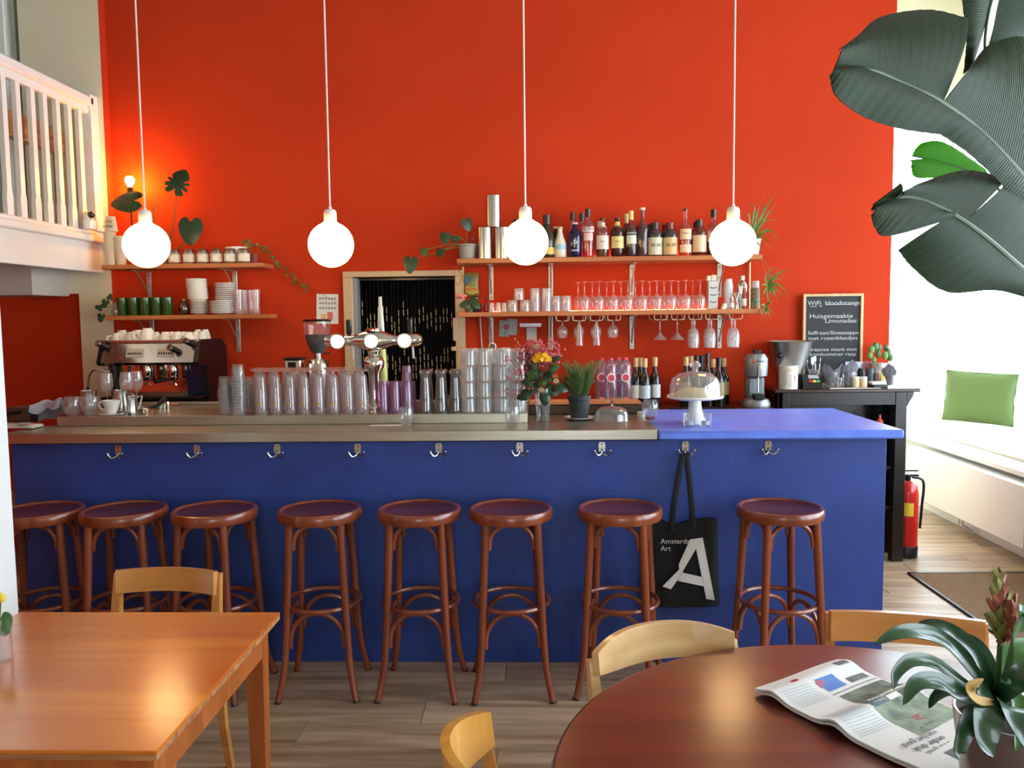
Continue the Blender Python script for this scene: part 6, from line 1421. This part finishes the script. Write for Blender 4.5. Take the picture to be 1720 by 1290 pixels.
for k in range(70):
    a = random.uniform(0, 2*PI); r0 = random.uniform(0, .045); r1 = r0+random.uniform(.01, .075); h = random.uniform(.06, .17)+(.07 if k in (3, 17) else 0)
    if k == 3: a = 2.9; r1 = .05
    if k == 17: a = .1; r1 = .07
    P_ = bez([(r0*math.cos(a), r0*math.sin(a), hp-.01), (.6*r1*math.cos(a+.2), .6*r1*math.sin(a+.2), hp+h*.5), (r1*math.cos(a), r1*math.sin(a), hp+h)], 10)
    b2.tube(P_[::2], .0013, 4)
    for i, p in enumerate(P_):
        if i < 2: continue
        for q in range(5):
            a2 = q*1.26+i*.8; d = Vector((math.cos(a2), math.sin(a2), .9)).normalized(); L_ = .023
            s_ = d.cross(Vector((0, 0, 1))).normalized()*.0018
            V = [p-s_, p+s_, p+d*L_]; b.add([tuple(v) for v in V]+[tuple(V[0]+Vector((0, 0, .001)))], [(0, 1, 2), (0, 2, 3)])
obj('stems', b2, mat('woody_stem', (120, 104, 70), .7), t); obj('needles', b, mat('rosemary_green', (108, 138, 78), .6, var=.3, vscale=30), t, smooth=0, kind='stuff')
# --- bouquet
vx, vy = atZ(912, 705, 1.13).x, 4.16
t = thing('flower_vase', 'clear glass tumbler holding a bouquet with a yellow rose', 'bouquet', (vx, vy, SZ)); L0 = t.location.copy()
hv = atY(912, 652, vy).z-SZ
obj('glass_vase', MB().lathe(wall([(0, 0), (.032, 0), (.034, .006), (.036, hv*.45), (.039, hv*.47), (.041, hv)], .0025, 4), 24), M_glass, t)
b = MB(); random.seed(9)
for k in range(16):
    a = random.uniform(0, 6.28); b.tube([(.015*math.cos(a), .015*math.sin(a), .01), (-.02*math.cos(a), -.02*math.sin(a), hv), (-.06*math.cos(a), -.04*math.sin(a), hv+.1)], .002, 4)
obj('stems', b, mat('wet_stem', (50, 72, 36), .4), t)
rc_ = rel(910, 594, vy-.05)
for k in range(22):
    a = k*2.4; rr = .004+.0014*k; tl = .3+.035*k
    n_ = Vector((math.cos(a)*tl, math.sin(a)*tl*.8-.5, 1)).normalized()
    b = MB(); c = rc_+Vector((rr*math.cos(a), rr*math.sin(a), -.004*k*.25)); u_ = Vector((math.cos(a), math.sin(a), .5+.6/(1+k*.2)))
    U_ = (u_-n_*u_.dot(n_)).normalized(); S_ = n_.cross(U_)
    b.slab(lambda u, v: c+S_*(u-.5)*.034*(1-.3*v)+U_*(.026*v)+n_*(-.012*(2*u-1)**2+.006*v*v), 6, 4, .001); obj('petal', b, mat('yellow_petal', (246, 178, 22), .6, var=.15, vscale=40) if k == 0 else bpy.data.materials['yellow_petal'], t, smooth=80)
for (x, y, r_, u_, m_) in ((880, 662, .05, (-1, 0, -.3), M_leaf), (898, 650, .055, (-.4, 0, -1), M_leaf), (925, 655, .055, (.9, 0, -.4), M_leaf), (940, 650, .05, (1, 0, -.3), M_leaf), (912, 642, .03, (.6, 0, .5), M_leafb), (932, 602, .034, (1, 0, .3), M_leaf), (905, 625, .05, (-.2, 0, 1), M_leaf), (922, 630, .05, (.4, 0, .7), M_leaf), (888, 640, .045, (-1, 0, .3), M_leaf), (915, 668, .045, (.1, 0, -1), M_leaf), (900, 612, .035, (-.6, 0, .5), M_leafm), (928, 618, .04, (1, 0, .2), M_leafm), (893, 628, .04, (-.8, 0, .6), M_leafm)):
    p = rel(x, y, vy-.03+random.uniform(-.02, .03)); b = MB(); heart(b, p-Vector(u_).normalized()*r_*.4, r_*.75, (random.uniform(-.5, .5), -1, random.uniform(.1, .9)), u_, [], .3); obj('leaf', b, m_, t, smooth=60)
b = MB(); bs = MB()
for k in range(80):
    x = random.gauss(895, 18) if k % 3 else random.uniform(868, 945); y = random.uniform(575, 665) if x < 890 else random.uniform(573, 615)
    p = rel(x, y, vy+random.uniform(-.04, .04)); bs.tube([(p.x*.35, p.y*.3, hv*.98+.03), (p.x*.75, p.y*.8, p.z*.75+hv*.2), tuple(p)], .0008, 4)
    for q in range(7): b.sphere((p.x+random.gauss(0, .009), p.y+random.gauss(0, .008), p.z+random.gauss(0, .009)), random.uniform(.003, .0055), 6, sz=1.3)
obj('berry_stems', bs, mat('reddish_stem', (120, 60, 50), .7), t); obj('pink_buds', b, mat('dusky_pink', (200, 100, 108), .7, var=.3, vscale=50), t, kind='stuff')
for (x, y, c) in ((899, 582, (160, 140, 100)), (934, 640, (186, 160, 110)), (909, 655, (190, 150, 110)), (932, 632, (190, 80, 40))):
    b = MB(); p = rel(x, y, vy-.06)
    for q in range(9):
        a = q*.7; b.sphere((p.x+.009*math.cos(a), p.y, p.z+.007*math.sin(a)), .006, 7, sy=.4)
    obj('dried_flower', b, mat('dried_petal', c, .8), t)
# ================= BEAD CURTAIN =================
b = MB(); b2 = MB(); random.seed(13)
n = 23; wv = lambda i: .10*abs(math.sin(i*.62))+.03*math.sin(i*1.7)
for i in range(n):
    x = dx0+.05+(dx1-dx0-.09)*i/(n-1); x += random.uniform(-.005, .005); z = 1.92
    b.tube([(x, W+.07, 1.94), (x+.004, W+.07, .4)], .0012, 4)
    pat = [(1.68-wv(i), 1.57-wv(i)-.06), (1.36-wv(i), 1.2-wv(i)), (1.02-wv(i), .85-wv(i))]
    z = 1.93
    z -= random.uniform(0, .05)
    while z > .5:
        L_ = .056; light = any(a >= z and z-L_ >= c_ for a, c_ in [(1.80-wv(i), 1.62-wv(i)), (1.49-wv(i), 1.31-wv(i)), (1.15-wv(i), .98-wv(i))])
        (b2 if light else b).tube([(x, W+.07, z), (x+.001, W+.07, z-L_+.013)], .0034, 5); z -= L_
t = thing('bead_curtain', 'dark curtain of bamboo beads with pale dashes in the doorway', 'curtain')
obj('dark_beads', b, mat('black_bamboo', (8, 7, 6), .6, spec=.2), t, kind='stuff'); obj('pale_beads', b2, mat('pale_bamboo', (176, 160, 132), .6), t, kind='stuff')
obj('hanging_rail', MB().box(dx0+.035, dx1-.01, W+.06, W+.08, 1.93, 1.945), M_dkwood, t)
# ================= FOREGROUND: NEWSPAPER =================
A = Vector((.501, 1.9265, 0)); B_ = Vector((.7584, 2.092, 0)); D_ = Vector((.664, 1.585, 0))
eu = (B_-A); ev = Vector((.925, 1.7935, 0))-B_
Lu = eu.length; eu.normalize(); ev = (D_-A); ev = Vector((.35, -.60, 0)).normalized()
ev = (Vector((.925, 1.79, 0))-B_).normalized()
ev = (ev-eu*ev.dot(eu)*.9).normalized(); Lv = .53
def bump_z(v): return .004+.020*math.exp(-((v-.0)/.05)**2)*0+.014*math.exp(-((v-.10)/.06)**2)+.017*math.exp(-((v-.42)/.055)**2)+.006*math.exp(-((v-.8)/.1)**2)
def npf(dz, su=0): return lambda u, v: A+eu*(Lu*u*(1-su)+.004*su)+ev*(Lv*v+.006*math.sin(u*5))+Vector((0, 0, .7505+dz+bump_z(v+.03*u)*(1 if dz > .004 else .75)+.004*math.sin(u*4)*(1-v)))
t = thing('newspaper', 'creased newspaper lying print side up on the round table', 'newspaper')
for k, dz in enumerate((.0015, .004, .0065, .009)):
    obj('sheet', MB().slab(npf(dz, .02 if k < 3 else 0), 10, 40, .0012), M_paper, t, smooth=60)
def patch(u0, u1, v0, v1, m, nm='print_block', h=.0096, skew=0, n=(4, 8)):
    f0 = npf(.009); b = MB(); b.grid(lambda u, v: f0(u0+(u1-u0)*u, v0+(v1-v0)*v+skew*u)+Vector((0, 0, .0018)), *n); return obj(nm, b, m, t, smooth=60)
pic = mat('dim_photo_print', (92, 104, 84), .6, var=.85, vscale=26); pic2 = mat('green_photo_print', (120, 136, 110), .6, var=.8, vscale=18)
patch(.42, .60+.05, .115, .20, mat('blue_print', (66, 120, 196), .6)); patch(.40, .5, .125, .165, mat('red_print', (206, 84, 88), .6))
patch(.72, .95, .16, .20, mat('grey_photo', (96, 98, 96), .6, var=.5, vscale=40)); patch(.82, .96, .045, .085, mat('barcode_grey', (90, 90, 94), .6)); patch(.24, .31, .06, .085, M_redp)
patch(.40, .97, .225, .229, M_ink); patch(.42, .98, .25, .36, pic); patch(.40, .98, .36, .64, pic2); patch(.42, .62, .36, .43, mat('slate_print', (86, 104, 110), .6)); patch(.58, .68, .50, .56, mat('brick_print', (150, 60, 50), .6), skew=.02)
patch(.78, .95, .40, .46, mat('dark_print', (50, 56, 50), .6)); patch(.5, .75, .60, .64, mat('dark_print2', (70, 80, 70), .6))
gt = mat('pale_text_print', (196, 204, 208), .7)
for k in range(9): patch(.05, .34, .12+.014*k, .125+.014*k, gt)
for k in range(14): patch(.05, .36, .34+.014*k, .345+.014*k, gt)
def ntext(s_, sz, u, v, m, flip=True):
    f0 = npf(.009); p = f0(u, v)+Vector((0, 0, .0028)); ang = math.atan2(ev.y, ev.x)
    ang = math.atan2(-eu.y, -eu.x)
    o = text(s_, sz, m, t, tuple(p), rot=(0, 0, ang), ext=.0002); return o
ntext('Bedrijven\nonder druk\nvan het geval', .022, .34, .70, M_ink); ntext('Lynch in\nManhattan', .012, .52, .40, M_paper)
ntext('NW', .07, .74, .80, mat('navy_print', (30, 66, 150), .6)); ntext('75', .03, .54, .83, mat('orange_print', (226, 110, 60), .6))
patch(.30, .46, .77, .84, mat('group_photo', (90, 84, 80), .6, var=.6, vscale=50)); 
# ================= BROMELIAD / ORCHID POT =================
px_, py_ = atY(1700, 1200, 1.5).x, 1.5
t = thing('orchid_pot', 'strap-leaved plant with a budding spike in a pale metal pot', 'potted plant', (px_, py_, .7505)); L0 = t.location.copy()
hp = .165; rp = .098
obj('pot', MB().lathe([(0, 0), (.07, 0), (.078, .01), (rp, hp), (rp-.003, hp+.001), (rp-.006, hp), (.075, .012), (0, .012)], 48), mat('pale_metal_pot', (170, 160, 154), .3, .75), t)
obj('soil', MB().lathe([(0, hp-.02), (rp-.008, hp-.022), (rp-.01, hp-.03), (0, hp-.03)], 30), M_soil, t)
M_strap = mat('strap_leaf', (40, 76, 44), .3, var=.2, vscale=9, coat=.3); M_strapb = mat('strap_leaf_light', (70, 116, 56), .32, coat=.3)
def strap(pts, w_, m, n=8, tw=0, cup=.25):
    P_ = bez([tuple(rel(x, y, Y)) for x, y, Y in pts], n); N_ = len(P_)-1
    def f(u, v):
        k = min(N_-1, int(u*N_)); fr = u*N_-k; c = P_[k]*(1-fr)+P_[k+1]*fr; d = (P_[min(k+1, N_)]-P_[max(k-1, 0)]).normalized()
        sd = d.cross(Vector((math.sin(tw), -.65, .75))); sd = sd.normalized(); nn = sd.cross(d)
        ww = w_*(.55+.45*math.sin(PI*min(1, u*1.15)))*(1-max(0, (u-.82)/.18)**2*.93)
        return c+sd*ww*(v-.5)+nn*(cup*ww*(2*v-1)**2*.5)
    b = MB(); b.slab(f, N_, 6, .0016); return obj('leaf', b, m, t, smooth=70)
O = (1672, 1180, 1.5)
strap([O, (1630, 1125, 1.48), (1580, 1075, 1.45), (1520, 1062, 1.42), (1468, 1082, 1.4)], .036, M_strap, cup=.3)
strap([O, (1640, 1100, 1.52), (1600, 1062, 1.54), (1560, 1050, 1.54), (1530, 1060, 1.55)], .03, M_strap)
strap([O, (1620, 1150, 1.45), (1570, 1115, 1.42), (1530, 1110, 1.40), (1505, 1132, 1.38), (1501, 1158, 1.37)], .026, M_strap, tw=.2)
strap([O, (1620, 1170, 1.42), (1580, 1148, 1.40), (1540, 1148, 1.38), (1517, 1184, 1.36)], .036, M_strap)
strap([O, (1640, 1200, 1.40), (1625, 1215, 1.37), (1610, 1260, 1.36), (1612, 1272, 1.36)], .032, M_strap, tw=.3)
strap([O, (1665, 1170, 1.42), (1658, 1200, 1.36), (1655, 1245, 1.34), (1668, 1272, 1.33)], .05, M_strap, tw=.1)
strap([O, (1655, 1120, 1.52), (1635, 1090, 1.53), (1612, 1076, 1.55), (1598, 1085, 1.56)], .045, M_strap)
strap([O, (1690, 1110, 1.46), (1700, 1070, 1.44), (1718, 1035, 1.43), (1735, 1030, 1.42)], .055, M_strapb, tw=.6)
strap([O, (1700, 1150, 1.42), (1730, 1130, 1.4), (1770, 1160, 1.38)], .04, M_strap)
strap([O, (1700, 1190, 1.38), (1715, 1220, 1.34), (1735, 1270, 1.32)], .05, M_strap)
strap([O, (1690, 1120, 1.56), (1710, 1090, 1.58), (1760, 1080, 1.6)], .045, M_strapb)
strap([O, (1620, 1165, 1.5), (1590, 1160, 1.49), (1570, 1172, 1.48), (1560, 1190, 1.47)], .022, M_strap)
strap([O, (1705, 1170, 1.46), (1712, 1230, 1.42), (1706, 1262, 1.40)], .025, M_strapb)
dry = mat('dry_leaf', (196, 156, 90), .6)
strap([(1670, 1180, 1.40), (1640, 1176, 1.36), (1630, 1155, 1.35), (1652, 1140, 1.36)], .02, dry)
b = MB(); sp_ = bez([tuple(rel(*q)) for q in ((1676, 1180, 1.5), (1680, 1100, 1.5), (1683, 1040, 1.5), (1676, 990, 1.5))], 8); b.tube(sp_, .006, 8); obj('flower_stalk', b, M_strapb, t)
M_bud = mat('bract_green', (150, 152, 92), .6, var=.3, vscale=30); M_bud2 = mat('bract_red', (168, 100, 80), .6, var=.3, vscale=30)
tip = rel(1676, 988, 1.5); lo = rel(1682, 1085, 1.5)
for k in range(26):
    f_ = k/25; c = lo*(1-f_)+tip*f_; a = k*2.4; d = Vector((math.cos(a)*(.75-.35*f_), math.sin(a)*(.75-.35*f_), .9)).normalized(); ln_ = .05*(1-.35*f_)
    sd = d.cross(Vector((0, 0, 1))).normalized(); b = MB()
    b.slab(lambda u, v: c+d*ln_*u+sd*.026*(1-.4*f_)*(v-.5)*math.sin(PI*(.2+.8*u))**.8+Vector((0, 0, 1))*.01*u*u-d.cross(sd)*.008*(2*v-1)**2, 6, 4, .0012); obj('bract', b, M_bud if k % 3 else M_bud2, t, smooth=70)
c0_ = rel(1698, 1035, 1.48)
for k in range(9):
    a = k*2.4; d = Vector((math.cos(a)*.4, math.sin(a)*.4, 1)).normalized(); sd = d.cross(Vector((0, .1, 1))).normalized(); b = MB(); c = c0_+Vector((0, 0, -.05+.006*k))
    b.slab(lambda u, v: c+d*.045*u+sd*.02*(v-.5)*math.sin(PI*(.2+.8*u))**.8-d.cross(sd)*.006*(2*v-1)**2, 5, 4, .0012); obj('bract', b, M_bud2, t, smooth=70)
# small bottle vase on the square table
vp = atZ(4, 1108, .75)
t = thing('bud_vase', 'small clear glass vase with a leaf and yellow flower on the square table', 'vase', (vp.x-.012, vp.y+.0, .7505)); L0 = t.location.copy()
obj('glass_body', MB().lathe(wall([(0, 0), (.034, 0), (.036, .006), (.036, .07), (.02, .085), (.02, .11)], .002, 3), 24), M_glass, t)
b = MB(); P_ = [rel(2, 1055, vp.y), rel(10, 1070, vp.y), rel(15, 1078, vp.y)]
heart(b, rel(0, 1035, vp.y), .032, (.3, -1, .3), (.3, 0, -1)); obj('leaf', b, M_leafm, t, smooth=60)
b = MB(); b.sphere(tuple(rel(2, 1005, vp.y)), .012, 10); b.sphere(tuple(rel(-4, 1002, vp.y)), .014, 10); obj('flower', b, mat('yellow_bloom', (226, 200, 60), .6), t)
b = MB(); b.tube([(0, 0, .02), tuple(rel(0, 1040, vp.y)), tuple(rel(1, 1008, vp.y))], .0018, 5); obj('stem', b, M_stem, t)
# ================= BANANA PLANT =================
BXp, BYp = 1.95, 2.35
t = thing('banana_plant', 'tall potted banana plant with huge torn leaves by the window side', 'potted plant', (BXp, BYp, 0)); L0 = t.location.copy()
obj('pot', MB().lathe([(0, 0), (.17, 0), (.22, .38), (.23, .39), (.21, .39), (.2, .36), (0, .36)], 32), M_terr, t); obj('soil', MB().lathe([(0, .365), (.2, .362), (.2, .35), (0, .35)], 24), M_soil, t)
def banleaf_mat(name, c1, c2, tr):
    m, n_, bs_, out = nt(name); L = n_.links.new; N = n_.nodes.new
    uv = N('ShaderNodeUVMap'); sp = N('ShaderNodeSeparateXYZ'); L(uv.outputs[0], sp.inputs[0])
    w1 = N('ShaderNodeTexWave'); w1.bands_direction = 'X'; w1.inputs['Scale'].default_value = 14; w1.inputs['Distortion'].default_value = 1.5; w1.inputs['Detail'].default_value = 3; L(uv.outputs[0], w1.inputs['Vector'])
    r = N('ShaderNodeValToRGB'); r.color_ramp.elements[0].color = lin(c1); r.color_ramp.elements[1].color = lin(c2); L(w1.outputs[0], r.inputs[0]); L(r.outputs[0], bs_.inputs['Base Color'])
    bp = N('ShaderNodeBump'); bp.inputs['Strength'].default_value = .35; bp.inputs['Distance'].default_value = .004; L(w1.outputs[0], bp.inputs['Height']); L(bp.outputs[0], bs_.inputs['Normal'])
    bs_.inputs['Roughness'].default_value = .6; bs_.inputs['Specular IOR Level'].default_value = .25
    td = N('ShaderNodeBsdfTranslucent'); td.inputs[0].default_value = lin((min(255, c2[0]*1.6), min(255, c2[1]*1.7), c2[2])); mx = N('ShaderNodeMixShader'); mx.inputs[0].default_value = tr
    L(bs_.outputs[0], mx.inputs[1]); L(td.outputs[0], mx.inputs[2]); L(mx.outputs[0], out.inputs['Surface']); return m
M_ban = banleaf_mat('banana_leaf', (26, 44, 18), (38, 60, 26), .1); M_ban2 = banleaf_mat('banana_leaf_fresh', (70, 120, 36), (90, 146, 44), .45)
def lamina(mid, edge, m, bend=.03, n=10, th=.002, parent=None):
    """one half-blade between the midrib and its outer edge; same number of points in each"""
    Mp = bez([tuple(p) for p in mid], n) if len(mid) > 2 else [Vector(mid[0]).lerp(Vector(mid[1]), i/n) for i in range(n+1)]
    Ep = bez([tuple(p) for p in edge], n) if len(edge) > 2 else [Vector(edge[0]).lerp(Vector(edge[1]), i/n) for i in range(n+1)]
    k = min(len(Mp), len(Ep))-1
    def f(u, v):
        i = min(k-1, int(u*k)); fr = u*k-i
        a = Mp[i].lerp(Mp[i+1], fr); c = Ep[i].lerp(Ep[i+1], fr); p = a.lerp(c, v); p = p+Vector((0, -1, .3))*bend*math.sin(PI*v)+Vector((0, .0015*math.sin(u*k*2.2)*v, 0)); return p
    b = MB(); b.slab(f, k, 8, th); o = obj('blade', b, m, parent, smooth=70)
    uvl = o.data.uv_layers.new(name='UVMap'); W_ = 9; m_n = (k+1)*W_; uv_ = []
    for l in o.data.loops:
        q = l.vertex_index % m_n; uv_ += [(q//W_)/n*.5, (q % W_)/8.]
    uvl.data.foreach_set('uv', uv_); return o
def bp_(pts): return [atY(x, y, Y)-L0 for x, y, Y in pts]
def banana(mid, parts, m, stalk, rr=.009):
    lf = obj('leaf_midrib', MB().tube(bez([tuple(p) for p in bp_(mid)], 8), [rr*(.35+.65*i/(8*(len(mid)-1))) for i in range(8*(len(mid)-1)+1)], 8), mat('midrib_green', (64, 88, 48), .4) if 'midrib_green' not in bpy.data.materials else bpy.data.materials['midrib_green'], t)
    for mi_, ed, bd in parts: lamina(bp_(mi_), bp_(ed), m, bd, parent=lf)
    if stalk:
        b = MB(); e_ = bp_(mid)[-1]; b.tube(bez([tuple(e_), tuple(e_.lerp(Vector((0, 0, 1.2)), .5)+Vector((.05, 0, .12))), (0, 0, .9), (0, 0, .36)], 8), [.010+.0008*i for i in range(25)], 10); obj('leaf_stalk', b, M_stem, t)
# big upper leaf
banana([(1405, 128, 1.66), (1459, 117, 1.7), (1520, 142, 1.76), (1584, 173, 1.83), (1650, 225, 1.92), (1720, 300, 2.02), (1800, 400, 2.15)],
       [([(1400, 120, 1.66), (1440, 112, 1.69), (1500, 133, 1.74), (1550, 157, 1.79), (1584, 173, 1.83)], [(1408, 84, 1.7), (1440, 60, 1.78), (1480, 28, 1.88), (1560, 16, 1.98), (1626, 30, 2.04)], .035),
        ([(1584, 173, 1.83), (1650, 225, 1.92), (1720, 300, 2.02), (1800, 400, 2.15)], [(1630, 110, 2.0), (1668, 72, 2.1), (1740, 70, 2.2), (1830, 180, 2.3)], .04),
        ([(1400, 128, 1.66), (1440, 112, 1.69), (1500, 133, 1.74), (1560, 160, 1.8), (1620, 200, 1.87)], [(1393, 128, 1.6), (1404, 162, 1.6), (1450, 196, 1.66), (1510, 216, 1.72), (1580, 226, 1.8)], .02),
        ([(1620, 200, 1.87), (1660, 232, 1.93), (1720, 300, 2.02), (1800, 400, 2.15)], [(1580, 226, 1.8), (1632, 262, 1.86), (1700, 330, 1.96), (1780, 430, 2.1)], .02)], M_ban, True)
# lower torn leaf
banana([(1465, 352, 1.72), (1520, 330, 1.76), (1590, 355, 1.82), (1650, 395, 1.88), (1720, 455, 1.97), (1800, 520, 2.1)],
       [([(1500, 336, 1.74), (1530, 332, 1.77), (1580, 350, 1.81), (1620, 374, 1.85)], [(1512, 332, 1.76), (1545, 308, 1.86), (1620, 286, 1.96), (1692, 298, 2.0)], .03),
        ([(1620, 374, 1.85), (1660, 402, 1.89), (1720, 455, 1.97), (1800, 520, 2.1)], [(1694, 304, 2.0), (1730, 315, 2.06), (1780, 350, 2.15), (1860, 420, 2.25)], .03),
        ([(1468, 350, 1.72), (1500, 336, 1.74), (1550, 338, 1.78), (1598, 360, 1.83)], [(1463, 362, 1.68), (1470, 383, 1.69), (1494, 396, 1.71), (1600, 366, 1.81)], .015),
        ([(1598, 362, 1.83), (1640, 388, 1.87), (1690, 428, 1.93), (1740, 470, 2.0), (1800, 520, 2.1)], [(1508, 420, 1.78), (1535, 452, 1.8), (1590, 490, 1.84), (1680, 488, 1.92), (1780, 520, 2.05)], .02),
        ([(1465, 352, 1.72), (1490, 338, 1.735), (1515, 331, 1.755)], [(1466, 343, 1.72), (1494, 322, 1.76), (1513, 307, 1.79)], .008)], M_ban, True)
# top corner leaf
banana([(1660, 150, 2.3), (1655, 60, 2.26), (1680, -30, 2.2), (1760, -90, 2.2), (1850, 60, 2.3)],
       [([(1632, 120, 2.26), (1650, 60, 2.26), (1680, -30, 2.2), (1760, -90, 2.2)], [(1618, 125, 2.26), (1624, 60, 2.2), (1616, -20, 2.16), (1640, -90, 2.14)], .02),
        ([(1640, 140, 2.28), (1665, 60, 2.26), (1690, -30, 2.2), (1760, -90, 2.2)], [(1645, 118, 2.3), (1720, 76, 2.36), (1790, 40, 2.36), (1850, -20, 2.36)], .02)], M_ban, True, .007)
# small fresh leaf behind
banana([(1532, 262, 2.5), (1580, 272, 2.52), (1640, 295, 2.55), (1740, 360, 2.6)],
       [([(1532, 262, 2.5), (1560, 267, 2.51), (1600, 279, 2.53), (1660, 303, 2.56)], [(1535, 252, 2.5), (1552, 239, 2.5), (1588, 240, 2.52), (1650, 280, 2.56)], .01),
        ([(1527, 270, 2.5), (1560, 268, 2.51), (1600, 279, 2.53), (1660, 303, 2.56)], [(1530, 280, 2.48), (1538, 298, 2.48), (1580, 300, 2.5), (1650, 315, 2.55)], .01)], M_ban2, True, .005)
